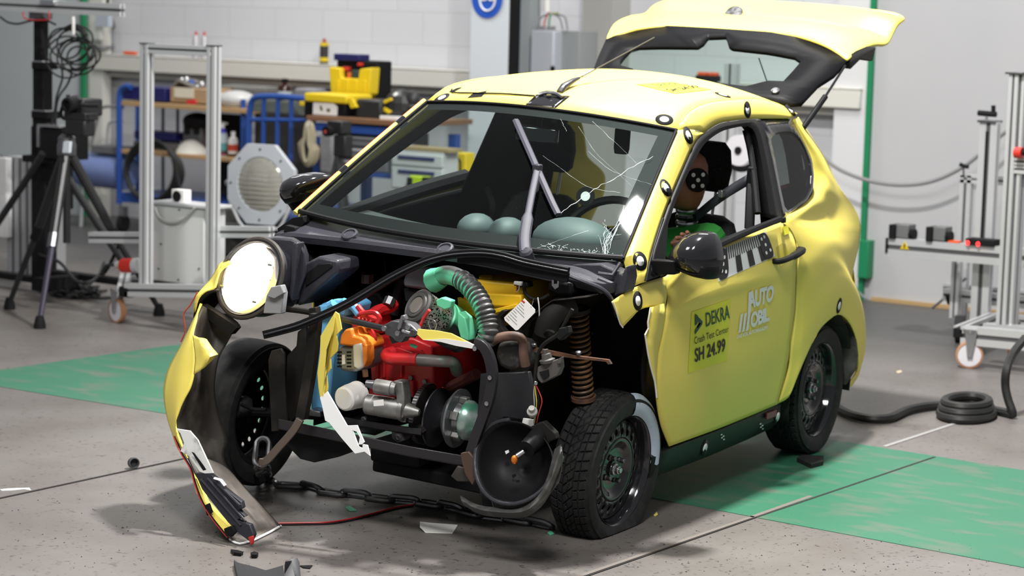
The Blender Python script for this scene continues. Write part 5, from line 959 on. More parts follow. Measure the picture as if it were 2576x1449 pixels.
P_('bulb_holder', MB().tube([C(1325, 1130, y=-.56), C(1352, 1105, y=-.50), C(1370, 1085, y=-.45)], [.030, .036, .038], 14), BLK, bowl); P_('amber_bulb', MB().ell(C(1294, 1156, y=-.585), (.011, .011, .015)), mat('amber_glass', (.75, .22, .02), .1, trans=.4), bowl); P_('bulb_base', MB().cyl(C(1300, 1148, y=-.58), C(1318, 1136, y=-.565), .009), STEEL, bowl)
slab('bracket_flap', [(1330, 1075), (1365, 1060), (1395, 1090), (1398, 1104), (1350, 1125), (1335, 1118), (1360, 1092)], -.50, .03, DIRT, bowl); slab('lower_stay', [(1205, 1230), (1225, 1225), (1240, 1280), (1215, 1282)], -.55, .012, FRM, bowl)
for u, v in ((1270, 1135), (1287, 1195)): slab('bowl_mark', [(u, v), (u+8, v-3), (u+10, v+3), (u+3, v+8)], -.50, .004, WHT if v < 1150 else BLKM, bowl, bev=0)
rod('wheel_hub', [(590, 1018, -.2), (608, 1025, -.2)], .04, BLKM); slab('brake_caliper', [(566, 1005), (590, 1000), (606, 1012), (608, 1040), (590, 1055), (566, 1048)], -.28, .08, mat('caliper_grey', (.03, .03, .031), .5), bev=.01); rod('brake_hose', [(608, 1018, -.3), (640, 1030, -.32), (670, 1030, -.32)], .007, BLKM, k=10)
rod('drive_shaft', [(620, 1035, -.2), (720, 1040, -.15), (800, 1045, -.1)], .018, BLKM)
# ---- things on and under the front
tagm = MB().prism([toW(C(u, v, y=-.50)) for u, v in [(1319, 751), (1346, 779), (1346, 786), (1303, 830), (1297, 831), (1270, 806), (1268, 799)]], toW((0, .0015, 0))-toW((0, 0, 0)))
tg_ = props(tagm.build('paper_tag', OFFW), 'white printed paper tag hanging in the engine bay beside the green hose', 'tag')
TW = lambda u, v: toW(C(u, v, y=-.5012))
Vt = []
for k in range(9):
    a = np.array([1310., 762])+np.array([-1.0, .98])*(k*4.6); b = a+np.array([1, 1.0])*(8+5*((k*5) % 4)); mbx = MB().prism([TW(*a), TW(*b), TW(*(b+[-.8, .8])), TW(*(a+[-.8, .8]))], (0, -.0002, 0)); mbx.build('printed_line', mat('tag_grey_ink', (.25, .25, .28), .6), tg_)
MB().prism([TW(1314, 754), TW(1321, 760), TW(1318, 763), TW(1311, 757)], (0, -.0003, 0)).build('printed_mark', REDB, tg_)
MB().tube([TW(1336, 772), toW(C(1340, 762, y=-.45)), toW(C(1342, 752, y=-.30))], .0012, 5).build('tag_wire', DSTL, tg_)
# chain
ch = thing('steel_chain', 'dark steel link chain lying on the floor under the car front', 'chain', G(1000, 1266))
CHM = mat('chain_steel', (.17, .17, .175), .3, .85)
path = [G(*p)+np.array([0, 0, .011]) for p in [(668, 1213), (700, 1226), (760, 1231), (818, 1244), (907, 1255), (994, 1266), (1078, 1275), (1150, 1289), (1230, 1308), (1301, 1316), (1385, 1334)]]
path = [toW(C(662, 1112, y=-.40)), toW(C(658, 1165, y=-.42))]+path; dens = spl(path, 400); dl = np.r_[0, np.cumsum(np.linalg.norm(np.diff(dens, axis=0), axis=1))]
nl = int(dl[-1]/.098)
for k in range(nl):
    s0 = dl[-1]*(k+.5)/nl; p = np.array([np.interp(s0, dl, dens[:, c]) for c in range(3)]); q = np.array([np.interp(min(s0+.02, dl[-1]), dl, dens[:, c]) for c in range(3)]); t = q-p; t /= np.linalg.norm(t)
    up = np.array([0, 0, 1.]) if abs(t[2]) < .8 else np.array([0, 1., 0]); sd = np.cross(t, up); sd /= np.linalg.norm(sd); up = np.cross(sd, t)
    if k % 2: sd = (sd+up*.9)/np.linalg.norm(sd+up*.9)
    if k % 2: p = p+np.array([0, 0, .004])
    loop = [p+t*(.049*np.sign(math.cos(a))*.60+.028*math.cos(a))+sd*.024*math.sin(a) for a in np.linspace(0, 2*np.pi, 24, endpoint=False)]
    MB().tube(loop, .0102, 8, True).build('link', CHM, ch)
# debris
def flake(name, px, label, cat, m, th=.004, z=0., lift=None, group=None):
    P = [G(*p, z=z) for p in px]
    if lift: P = [p+np.array([0, 0, l]) for p, l in zip(P, lift)]
    return props(MB().prism(P, (0, 0, th)).build(name, m, bev=min(.001, th*.3)), label, cat, group)
flake('paint_flake', [(1056, 1322), (1080, 1319), (1152, 1322), (1138, 1343), (1070, 1341), (1056, 1334)], 'large white laminate shard lying on the floor left of the flat front tyre', 'shard', OFFW, .003, lift=[.012, .003, 0, 0, .0, .01])
c0_ = G(335, 1178); props(MB().lathe([(.0, 0), (.014, 0), (.021, .012), (.022, .035), (.018, .036), (.016, .012)], c0_+np.array([-.01, .0, .022]), (.9, -.4, .12), 20).build('rubber_bush', mat('grey_rubber', (.05, .055, .055), .6)), 'small dark rubber bush lying on the floor joint left of the bumper', 'bush')
bp_ = MB(); bp_.prism([G(*p) for p in [(588, 1423), (600, 1430), (640, 1440), (668, 1449), (700, 1440), (712, 1436), (716, 1470), (600, 1480)]], (0, 0, .02)); bp_.prism([G(712, 1452), G(742, 1462), G(738, 1440)+np.array([0, 0, .03]), G(732, 1446)+np.array([0, 0, .055]), G(716, 1450)+np.array([0, 0, .05])], (.01, .02, 0)); props(bp_.build('plastic_fragment', mat('grey_black_plastic', (.022, .022, .025), .5, spec=.3), bev=.002), 'largest grey black bent plastic fragment at the bottom edge of the photo', 'fragment')
flake('plastic_fragment', [(580, 1390), (598, 1392), (612, 1396), (606, 1400), (588, 1398)], 'small black bent plastic clip just below the bumper tip', 'fragment', BLK, .012); flake('plastic_fragment', [(630, 1400), (640, 1397), (650, 1400), (646, 1405), (633, 1405)], 'small rounded black plastic bit right of the clip below the bumper tip', 'fragment', BLK, .014)
flake('laminate_chip', [(754, 1425), (786, 1424), (780, 1432), (762, 1430)], 'small black and white triangular chip at the bottom edge', 'chip', BLK, .004); flake('paint_chip', [(868, 1281), (880, 1279), (898, 1286), (880, 1287)], 'small mint green paint chip beside the red wire', 'chip', GRNT, .003, lift=[.006, .008, 0, 0]); flake('paint_chip', [(1377, 1343), (1386, 1339), (1394, 1345), (1384, 1349)], 'small mint green paint chip at the foot of the front tyre', 'chip', GRNT, .006); flake('paint_chip', [(1644, 1298), (1652, 1289), (1655, 1296), (1648, 1300)], 'tiny yellow paint chip on the floor right of the flat front tyre', 'chip', YEL, .004)
flake('rubber_block', [(2004, 1163), (2016, 1155), (2072, 1158), (2070, 1172), (2040, 1180)], 'flat black rubber block on green floor beside the rear tyre', 'block', RUB, .02)
flake('white_scrap', [(0, 1232), (20, 1230), (40, 1229), (74, 1228), (78, 1234), (60, 1231), (30, 1234), (4, 1235)], 'thin white scrap on the floor by the joint at far left', 'scrap', WHT, .002)
flake('paper_scrap', [(2254, 935), (2266, 932), (2270, 937), (2258, 940)], 'small cream scrap on the grey floor behind the car', 'scrap', mat('cream_scrap', (.5, .42, .3), .7), .003)
rw = [(700, 1319), (760, 1318), (830, 1316), (890, 1306), (950, 1291), (1000, 1278), (1040, 1272)]
wt_ = thing('red_black_wire', 'thin red and black twin wire on the floor right of the bumper tip', 'wire', G(850, 1310))
MB().tube([G(*p)+np.array([0, 0, .004]) for p in spl(rw, 30)], .0035, 6).build('red_strand', mat('red_wire2', (.42, .02, .02), .4), wt_); MB().tube([G(p[0], p[1]+4)+np.array([0, 0, .0035]) for p in spl(rw, 30)], .003, 6).build('black_strand', BLKM, wt_)

mb = MB(); rk = random.Random(11)
for k in range(420):
    u = rk.gauss(700, 420) if k < 260 else rk.uniform(1500, 2500); v = rk.uniform(1240, 1445) if k < 260 else rk.uniform(1290, 1445); g = G(u, v); r = rk.uniform(.0012, .0042)*(2.2 if rk.random() < .06 else 1)
    a = rk.uniform(0, 6.28); P = [g+np.array([r*math.cos(a+t)*rk.uniform(.6, 1.5), r*math.sin(a+t)*rk.uniform(.6, 1.5), .0004]) for t in (0, 1.6, 3.1, 4.7)]; mb.add(P+[g+np.array([0, 0, r*.7+.0006])], [[0, 1, 4], [1, 2, 4], [2, 3, 4], [3, 0, 4], [3, 2, 1, 0]])
props(mb.build('dirt_crumbs', mat('crumb_dark', (.03, .028, .026), .8)), 'dark crumbs of dirt scattered over the floor in front of the car', 'dirt', None, 'stuff')
# ================================================================ background
def wb(mb, u0, v0, u1, v1, y, d, m=0):
    uc, vc = (u0+u1)/2, (v0+v1)/2; x0 = Wd(u0, vc, y=y)[0]; x1 = Wd(u1, vc, y=y)[0]; z1 = Wd(uc, v0, y=y)[2]; z0 = Wd(uc, v1, y=y)[2]
    return mb.box(((x0+x1)/2, y+d/2, (z0+z1)/2), (abs(x1-x0), d, abs(z1-z0)), m=m)
def bx(name, r, y, d, m, par=None, bev=.004): mb = MB(); wb(mb, *r, y, d); return mb.build(name, m, par, bev=bev)
def sl(name, pts, y, th, m, par=None, bev=.003): return MB().prism([Wd(u, v, y=y) for u, v in pts], (0, th, 0)).build(name, m, par, bev=bev)
def tb(name, pts, r, m, par=None, k=None, n=8, y=None, closed=False, flat=1.): return MB().tube([Wd(p[0], p[1], y=(p[2] if len(p) > 2 else y)) for p in pts], r, n, closed, k=k, flat=flat).build(name, m, par)
def cy(name, u, v0, v1, y, r, m, par=None, n=16):
    p, q = Wd(u, v1, y=y), Wd(u, v0, y=y); q = np.array([p[0], y, q[2]]); return MB().cyl(p, q, r, n=n).build(name, m, par)
def lab(o, l, c, g=None): return props(o, l, c, g)
def th(name, label, cat, u, v, y, group=None, z=None): p = Wd(u, v, y=y); return thing(name, label, cat, (p[0], y, p[2] if z is None else z), group)
def profile(mb, p, q, w_=.04, d=.04):       # slotted aluminium extrusion between two points (material 0 body, 1 groove)
    p = np.array(p, float); q = np.array(q, float); a = (q-p)/np.linalg.norm(q-p); s = np.array([0, 1., 0]) if abs(a[1]) < .7 else np.array([1., 0, 0]); t = np.cross(a, s); t /= np.linalg.norm(t); s = np.cross(t, a); L = np.linalg.norm(q-p); c = (p+q)/2
    for i in (-1, 1):
        for j in (-1, 1): mb.box(c+t*i*w_*.31+s*j*d*.31, (L, w_*.38, d*.38), R=[a, t, s], m=0)
    mb.box(c, (L*.999, w_*.8, d*.8), R=[a, t, s], m=1)
def alu(name, segs, par=None, w_=.04, d=.04):
    mb = MB()
    for p, q in segs: profile(mb, p, q, w_, d)
    return mb.build(name, [PROF, PROFD], par)
BLUE = mat('trolley_blue', (.02, .07, .30), .4); DBLU = mat('crate_blue', (.012, .012, .10), .45); WOOD = mat('shelf_board', (.42, .27, .13), .55); CARD = mat('cardboard', (.36, .24, .13), .8); TANK = mat('tank_blue', (.20, .26, .52), .4); TBY = mat('toolbox_yellow', (.72, .52, .01), .45); LGREY = mat('light_grey_enamel', (.50, .51, .52), .45); CREAM = mat('cream_card', (.62, .57, .46), .7)
CASW = mat('caster_white', (.62, .60, .64), .45); CASO = mat('caster_orange', (.42, .20, .10), .5); CABLE = mat('cable_black', (.016, .016, .016), .5); GREYC = mat('cable_grey', (.20, .20, .21), .5)
# ---- columns, sign, switch cabinet
COLW = mat('white_column_paint', (.58, .62, .66), .5)
yc = 6.2; colm = MB(); x0, x1 = Wd(1178, 300, y=yc)[0], Wd(1274, 300, y=yc)[0]; colm.box(((x0+x1)/2, yc+.06, 2.1), (x1-x0, .12, 4.2)); struct(colm, 'trim_20', COLW, bev=.004); struct(MB().box((x1+.006, yc+.062, 2.1), (.012, .116, 4.2)), 'trim_24', BLKM)
x2 = Wd(1300, 300, y=yc+.3)[0]; x3 = Wd(1336, 300, y=yc+.3)[0]; struct(MB().box(((x1+x2)/2+.04, yc+.35, 2.1), (x2-x1+.12, .05, 4.2)), 'trim_21', BLKM); struct(MB().box(((x2+x3)/2, yc+.32, 2.1), (x3-x2, .12, 4.2)), 'trim_22', mat('grey_steel_column', (.30, .32, .33), .5))
x4, x5 = Wd(1464, 100, y=6.75)[0], Wd(1537, 100, y=6.75)[0]; struct(MB().box(((x4+x5)/2, 6.9, 2.1), (x5-x4, .3, 4.2)), 'trim_23', mat('concrete_pilaster', (.36, .355, .34), .7))
sc0 = Wd(1226, -3, y=yc-.005); X = None
sg = thing('safety_sign', 'round blue protective gloves or mask sign with white outline on the white column', 'sign', sc0)
MB().lathe([(.0, 0), (.132, 0), (.134, .004), (.0, .005)], sc0, (0, -1, 0), 40).build('sign_disc', mat('sign_blue', (.02, .09, .48), .4), sg)
def sgp(u, v): return Wd(u, v, y=yc-.012)
MB().tube([sgp(*p) for p in [(1205, -8), (1207, 2), (1210, 14), (1217, 24), (1226, 27), (1236, 23), (1243, 12), (1245, 2), (1246, -8)]], .0075, 6, k=24).build('sign_outline', WHT, sg)
for u in (1217, 1236): MB().tube([sgp(u+7*math.cos(a), -4+5*math.sin(a)) for a in np.linspace(0, 2*np.pi, 14, endpoint=False)], .006, 6, True).build('sign_goggle', WHT, sg)
sg['label'] = 'round blue safety sign with white face outline on the white column'
ec = th('switch_cabinet', 'grey metal electrical cabinet with wires on top, left of the concrete pilaster', 'electrical cabinet', 1390, 190, 6.45)
bx('cabinet_body', (1400, 78, 1456, 240), 6.52, .25, mat('cabinet_side_grey', (.26, .275, .28), .45), ec); bx('cabinet_door', (1333, 76, 1392, 240), 6.42, .36, mat('cabinet_door_grey', (.42, .44, .48), .4), ec, .012)
MB().lathe([(.018, 0), (.018, .008), (.0, .01)], Wd(1391, 172, y=6.42), (0, -1, 0), 14).build('lock', BLKM, ec)
for i, (u, m) in enumerate(((1376, OFFW), (1362, LGREY))): tb('conduit', [(u, -30), (u, 30)], .022 if i == 0 else .010, m, ec, y=6.55)
for i, (p, m) in enumerate((([(1382, 34), (1360, 46), (1354, 72)], GREYC), ([(1382, 30), (1372, 48), (1368, 70)], mat('orange_wire', (.5, .10, .03), .5)), ([(1386, 34), (1382, 50), (1381, 72)], mat('green_wire', (.03, .25, .10), .5)), ([(1390, 34), (1408, 46), (1416, 74)], GREYC), ([(1392, 36), (1420, 42), (1428, 76)], GREYC), ([(1388, 34), (1398, 34), (1404, 32)], mat('yellow_green_wire', (.35, .38, .05), .5)))): tb('wire', p, .006, m, ec, k=12, y=6.5)
for u in (1358, 1367, 1380, 1392): cy('cable_gland', u, 66, 80, 6.48, .016, GREYC, ec, 10)
# ---- ledge things
LY = YW+.02
def can(label, u, vb, vt, body, cap, y=LY, group=None, r=.026):
    p = Wd(u, vb, y=y); H = Wd(u, vt, y=y)[2]-ZL; p = np.array([p[0], y, ZL]); t = thing('spray_can', label, 'spray can', p, group)
    MB().lathe([(.0, 0), (r, 0), (r, H*.74), (r*.55, H*.82), (r*.5, H*.84), (.0, H*.84)], p, (0, 0, 1), 18).build('can_body', body, t); MB().lathe([(.0, H*.84), (r*.42, H*.84), (r*.38, H*.97), (.0, H)], p, (0, 0, 1), 14).build('nozzle', cap, t); return t
SILV = mat('can_silver', (.46, .45, .47), .4, .4)
can('left silver spray can with red cap on the cream ledge behind the aluminium frame', 493, 110, 78, SILV, REDB); can('right silver spray can with red cap on the cream ledge behind the aluminium frame', 514, 112, 79, SILV, REDB)
c_ = can('black and yellow spray can standing on the cream ledge above the toolboxes', 815, 158, 96, mat('can_black', (.035, .032, .03), .4), mat('nozzle_red', (.40, .05, .03), .5), r=.034); p = OFF[c_.name]
MB().lathe([(.0345, .14), (.0345, .165)], p, (0, 0, 1), 18, False).build('yellow_band', TBY, c_); MB().lathe([(.0345, .02), (.0345, .05)], p, (0, 0, 1), 18, False).build('yellow_band', TBY, c_)
p = Wd(328, 127, y=LY); lab(MB().tube([np.array([p[0]-.09, LY, ZL+.016]), np.array([p[0]-.06, LY, ZL+.016]), np.array([p[0], LY, ZL+.016]), np.array([p[0]+.07, LY, ZL+.016]), np.array([p[0]+.08, LY, ZL+.016])], [.004, .015, .015, .014, .005], 10).build('marker_pen', mat('orange_plastic', (.75, .09, .015), .45)), 'thick orange marker lying on the cream ledge near the cable coil', 'marker')
p = Wd(1785, 205, y=YW-.0); zr = ZL2+.02; t = thing('orange_plug_strip', 'dark box with two orange caps seen through the hatch glass', 'socket strip', (p[0], YW-.02, zr-.02)); MB().box((p[0], YW-.02, zr), (.17, .06, .04)).build('strip_body', BLKM, t, bev=.004)
for dx in (-.04, .04): MB().box((p[0]+dx, YW-.02, zr+.03), (.07, .05, .025)).build('orange_cap', mat('orange_plastic', (.75, .09, .015), .45), t, bev=.006)
# wall fittings
t = bx('wall_socket', (240, 38, 273, 68), YW-.12, .05, mat('socket_blue_grey', (.42, .47, .52), .5)); lab(t, 'blue grey junction box on the wall below the aluminium rail end', 'junction box')
t = bx('wall_socket', (228, 70, 252, 100), YW-.1, .04, mat('socket_cream', (.52, .54, .50), .5)); lab(t, 'cream switch plate on the wall just right of the coiled cable', 'switch')
lab(tb('hanging_cable', [(278, 38, 6.72), (286, 65, 6.98), (293, 92, 7.02), (284, 115, 6.98), (262, 121, 6.76), (240, 121, 6.74)], .016, GREYC, k=24), 'grey cable drooping from the wall box right of the coiled cable', 'cable'); lab(tb('spiral_cable', [(271+4*math.sin(k*1.9), -14+k*.9, 6.3) for k in range(30)], .006, CABLE), 'short black spiral cable hanging at the top edge above the rail', 'cable')
# ---- pole stand with rail
ps = thing('pole_stand', 'tall black telescopic pole stand holding an aluminium rail at far left', 'stand', G(95, 733)); yp = OFF[ps.name][1]
bx('lower_tube', (78, 318, 113, 733), yp-.05, .10, BLKM, ps); bx('middle_tube', (81, 282, 112, 330), yp-.045, .09, BLKM, ps); bx('middle_tube', (82, 165, 108, 290), yp-.04, .08, BLKM, ps); bx('upper_tube', (84, 45, 104, 170), yp-.03, .06, BLKM, ps)
for v, a, b in ((160, 79, 109), (284, 78, 117)): bx('clamp_collar', (a, v-4, b, v+14), yp-.06, .12, BLK, ps); bx('collar_plate', (a+2, v-7, b-3, v-3), yp-.055, .1, STEEL, ps, .001)
bx('winch_box', (95, 325, 180, 400), yp-.12, .14, BLKM, ps); bx('winch_edge', (93, 314, 148, 320), yp-.13, .15, STEEL, ps, .001); bx('winch_edge', (92, 318, 97, 370), yp-.13, .03, STEEL, ps, .001); bx('winch_bracket', (55, 393, 135, 410), yp-.1, .12, BLKM, ps)
rl_ = alu('top_rail', [(Wd(-60, 8, y=yp-.06), Wd(308, 26, y=yp-.06))], ps, .075, .045); bx('rail_clamp', (72, 22, 108, 48), yp-.06, .08, DSTL, ps); tb('clamp_handle', [(58, 30), (60, 44), (78, 50), (118, 50), (125, 46), (122, 28)], .004, REDB, ps, y=yp-.12, k=20); bx('rail_carriage', (100, 0, 135, 14), yp-.1, .1, STEEL, ps)
for x in (0, 300): bx('foot_bar', (x-30 if x == 0 else 84, 690, 100 if x == 0 else 318, 706), yp-.04, .08, BLKM, ps)
bx('brace_foot', (84, 700, 108, 732), yp-.35, .3, BLKM, ps)
# coil hanging on the rail
co = th('cable_coil', 'tangled black cable coil hanging from the aluminium rail at upper left', 'cable', 185, 190, yp-.08); rq = random.Random(2); yq = yp-.09
for k in range(9):
    cxx, cyy, rx, ry, tl = 180+rq.uniform(-18, 18), 122+rq.uniform(-14, 26), 45+rq.uniform(-18, 14), 46+rq.uniform(-22, 18), rq.uniform(0, 1.6)
    tb('cable_loop', [(cxx+rx*math.cos(a)*math.cos(tl)-ry*math.sin(a)*math.sin(tl), cyy+rx*math.cos(a)*math.sin(tl)+ry*math.sin(a)*math.cos(tl), yq+.012*k-.05) for a in np.linspace(0, 2*np.pi, 26, endpoint=False)], .0058, CABLE, co, closed=True, n=6)
tb('coil_tie', [(184, 42), (185, 60), (185, 86)], .010, OFFW, co, y=yq-.06); tb('cable_wrap', [(165, 74), (185, 66), (205, 74), (214, 90)], .018, CABLE, co, y=yq-.02, k=12)
for pts in ([(155, 165), (157, 195), (150, 220), (142, 245), (138, 275), (130, 315)], [(178, 160), (180, 185), (168, 215), (150, 240), (142, 270), (140, 315)], [(104, 42), (120, 52), (140, 62)], [(0, 42), (20, 56), (45, 60), (70, 54), (90, 50)]): tb('cable_tail', pts, .0065, CABLE, co, k=20, y=yq)
# ---- tripod with camera
FT = [G(100, 826), G(24, 778), G(400, 794)]; ctr = sum(FT)/3; ap = Wd(168, 372, y=ctr[1]); tr_ = thing('camera_tripod', 'black tripod standing on the floor in front of the tall pole', 'tripod', ctr)
TB = mat('tripod_black', (.014, .014, .015), .4); TP_ = mat('tripod_plum', (.045, .04, .06), .3, .4)
for i, f_ in enumerate(FT):
    a = ap+(f_-ap)*.04; m1 = a+(f_-a)*.52; lg = MB().tube([a, m1], [.030, .026], 10).build('leg', TB, tr_); MB().tube([m1-(f_-a)*.06, m1+(f_-a)*.02], .030, 10).build('leg_clamp', DSTL if i == 0 else BLKM, lg); MB().tube([m1, f_+np.array([0, 0, .04])], [.019, .016], 10).build('lower_leg', TP_ if i == 0 else TB, lg); MB().lathe([(.0, 0), (.035, 0), (.035, .02), (.022, .07), (.0, .075)], f_, (0, 0, 1), 12).build('foot', BLKM, lg)
MB().tube([ap+np.array([0, 0, .12]), ap+np.array([0, 0, -.55])], .022, 12).build('centre_column', TB, tr_); MB().lathe([(.04, -.05), (.055, -.04), (.055, .02), (.05, .03), (.05, .06), (.03, .08)], ap, (0, 0, 1), 18).build('tripod_collar', DSTL, tr_); sl('leg_badge', [(159, 356), (176, 356), (173, 385), (156, 385)], ctr[1]-.09, .02, mat('white_badge', (.62, .66, .72), .4), tr_)
bx('pan_head', (162, 300, 212, 342), ctr[1]-.05, .09, TB, tr_, .012); sl('head_knob', [(172, 322), (214, 322), (204, 340), (186, 340)], ctr[1]-.03, .06, TB, tr_)
vc_ = th('video_camera', 'black video camera with round lens on the tripod at left', 'camera', 190, 302, ctr[1]); bx('camera_body', (162, 248, 208, 292), ctr[1]-.02, .16, TB, vc_, .012); MB().lathe([(.040, 0), (.044, .02), (.044, .08), (.03, .085), (.028, .06), (.0, .06)], Wd(192, 262, y=ctr[1]-.0), (.1, -1, -.05), 24).build('lens', BLKM, vc_); tb('handle', [(205, 263), (222, 266), (250, 266)], .011, TB, vc_, y=ctr[1]-.05); bx('quick_plate', (160, 284, 214, 302), ctr[1]-.05, .1, TB, vc_, .004); tb('strap', [(158, 265), (153, 285), (160, 298), (172, 296)], .010, BLKM, vc_, y=ctr[1]-.03, k=14); bx('viewfinder', (165, 238, 178, 252), ctr[1], .06, DSTL, vc_, .004)
# second folded stand behind: two dark legs
s2 = th('lighting_stand', 'dark stand with splayed legs behind the camera tripod at far left', 'stand', 150, 690, yp+.25, z=0)
tb('stand_leg', [(108, 385), (60, 462), (-25, 590)], .022, TB, s2, y=yp-.2); tb('stand_leg', [(168, 445), (250, 570), (345, 708)], .024, TB, s2, y=yp+.05); tb('stand_strut', [(305, 605), (260, 690), (210, 705)], .011, BLKM, s2, y=yp+.05, k=10); tb('stand_column', [(178, 400), (178, 525)], .016, TB, s2, y=yp+.1)
wcab = th('white_cabinet', 'white cabinet with grey side panel cut off by the left edge', 'cabinet', 0, 700, yp+.35, z=0); yb_ = yp+.3
bx('cabinet_door', (-90, 393, 16, 592), yb_, .05, WHT, wcab); bx('cabinet_side', (17, 395, 80, 700), yb_+.06, .3, mat('grey_side_panel', (.34, .345, .36), .45), wcab)
for u in (30, 48, 66): bx('side_groove', (u, 398, u+3, 698), yb_+.052, .01, DSTL, wcab, 0)
tb('top_knob', [(5, 388), (5, 394)], .02, STEEL, wcab, y=yb_+.02)
lab(tb('floor_cable', [(100, 640, 3.1), (150, 660, 3.0), (190, 705, 2.9), (225, 710, 2.85), (250, 690, 3.0), (262, 660, 3.2)], .010, CABLE, k=30), 'loose black cable drooping behind the tripod legs', 'cable')
fcb = thing('floor_cable_pile', 'pile of black cables lying on the floor behind the tripod', 'cable', G(190, 745)); rq = random.Random(9)
for k in range(6): MB().tube([G(195+rq.uniform(-25, 25)+(55-k*5)*math.cos(a), 742+rq.uniform(-4, 4)+11*math.sin(a))+np.array([0, 0, .012+.006*k]) for a in np.linspace(0, 2*np.pi, 22, endpoint=False)], .0085, 6, True).build('cable_loop', CABLE, fcb)
MB().tube([G(130, 722)+np.array([0, 0, .01]), G(170, 728)+np.array([0, 0, .01]), G(230, 752)+np.array([0, 0, .01]), G(285, 752)+np.array([0, 0, .01])], .009, 6, k=20).build('cable_tail', CABLE, fcb)
# ---- aluminium frame cart
def caster(u, v, par, h, rr=.06, yaw=.5, name='caster'):
    g = G(u, v); c = g+np.array([0, 0, rr]); a = np.array([math.cos(yaw), math.sin(yaw), 0]); o = MB().lathe([(rr*.86, -.018), (rr, -.015), (rr, .015), (rr*.86, .018)], c, a, 32, False).build(name, CASO, par)
    MB().lathe([(.0, -.016), (rr*.86, -.014), (rr*.9, .0), (rr*.86, .014), (.0, .016)], c, a, 28).build('wheel_disc', CASW, o); f = np.array([-a[1], a[0], 0])
    for s in (-1, 1): MB().hexa([c+a*s*.024+f*x+np.array([0, 0, z]) for s2 in (0, 1) for x, z in ((-.012+s2*0, -.012), (.014, -.012), (.035, h-rr-.01), (-.03, h-rr-.01))][:4]+[c+a*(s*.024+.004)+f*x+np.array([0, 0, z]) for x, z in ((-.012, -.012), (.014, -.012), (.035, h-rr-.01), (-.03, h-rr-.01))]).build('caster_fork', STEEL, o)
    MB().cyl(c-a*.03, c+a*.03, .008).build('axle', STEEL, o); MB().lathe([(.0, 0), (.035, 0), (.04, .008), (.04, .02), (.0, .022)], g+np.array([0, 0, h-.02]), (0, 0, 1), 16).build('swivel', STEEL, o); return o
yk = G(295, 812)[1]; kz = .245
ct = thing('aluminium_frame_cart', 'tall slotted aluminium frame cart on casters behind the lit headlight', 'frame', G(295, 812))
def up(u0, u1, vt, y, vb): x = Wd((u0+u1)/2, 450, y=y)[0]; return (np.array([x, y, Wd((u0+u1)/2, vb, y=y)[2]]), np.array([x, y, Wd((u0+u1)/2, vt, y=y)[2]]))
Lp, Rp = up(358, 379, 110, yk, 722), up(525, 547, 116, yk, 735); alu('upright', [Lp], ct, .058, .055); alu('upright', [Rp], ct, .058, .055)
zt = Wd(452, 125, y=yk)[2]; alu('top_bar', [((Lp[1][0], yk, zt), (Rp[1][0], yk, zt))], ct, .052, .05)
for q in (Lp, Rp): MB().box(q[1]+np.array([0, 0, .003]), (.066, .062, .006)).build('end_cap', DSTL, ct)
alu('cross_arm', [(Wd(230, 597, y=yk+.05), Wd(358, 598, y=yk+.05))], ct, .062, .05); alu('cross_arm', [(Wd(548, 583, y=yk+.05), Wd(684, 584, y=yk+.05))], ct, .062, .05)
alu('base_bar', [(Wd(322, 729, y=yk-.03), Wd(640, 734, y=yk-.03))], ct, .072, .06); alu('base_bar', [(Wd(330, 706, y=yk+.5), Wd(600, 712, y=yk+.5))], ct, .06, .05)
bx('base_corner', (298, 722, 322, 748), yk-.06, .08, BLKM, ct); alu('base_side', [(Wd(309, 730, y=yk-.02), Wd(318, 690, y=yk+.45))], ct, .06, .06); caster(295, 812, ct, .20, .072, -1.75)
m_ = bx('machine_cabinet', (379, 518, 512, 712), yk+.18, .14, mat('off_white_enamel', (.60, .61, .60), .45)); lab(m_, 'off-white metal box between the two aluminium uprights', 'cabinet'); bx('side_strip', (516, 520, 530, 712), yk+.2, .12, LGREY, m_); bx('cabinet_top', (380, 512, 532, 520), yk+.16, .17, LGREY, m_, .003)
tb('drooping_cable', [(390, 522), (400, 545), (425, 560), (455, 556), (475, 540), (490, 522)], .007, mat('cable_beige', (.38, .38, .36), .5), m_, k=24, y=yk+.16)
for u, v in ((404, 614), (398, 676), (500, 676), (448, 704), (450, 528)): bx('screw', (u-2, v-2, u+2, v+2), yk+.176, .01, DSTL, m_, 0)
s_ = bx('white_socket_box', (431, 477, 463, 512), yk+.22, .06, OFFW); lab(s_, 'small white box with round dark socket on top of the off-white cabinet', 'socket'); MB().lathe([(.0, 0), (.028, 0), (.032, .01), (.0, .012)], Wd(447, 494, y=yk+.222), (0, -1, 0), 18).build('socket_face', BLKM, s_)
pl_ = th('industrial_plug', 'red and grey industrial plug by the lower left of the aluminium cart', 'plug', 320, 686, yk+.1); MB().cyl(Wd(310, 668, y=yk+.1), Wd(352, 668, y=yk+.1), .042, n=18).build('red_housing', mat('plug_red', (.60, .03, .015), .4), pl_); MB().cyl(Wd(293, 666, y=yk+.1), Wd(311, 667, y=yk+.1), .020, .028, 14).build('grey_gland', LGREY, pl_); MB().cyl(Wd(340, 668, y=yk+.09), Wd(352, 668, y=yk+.09), .044, n=18).build('collar', LGREY, pl_)
MB().tube([Wd(294, 667, y=yk+.1), Wd(268, 668, y=yk+.15), Wd(255, 690, y=yk+.2)], .009, 8, k=10).build('plug_cable', CABLE, pl_)
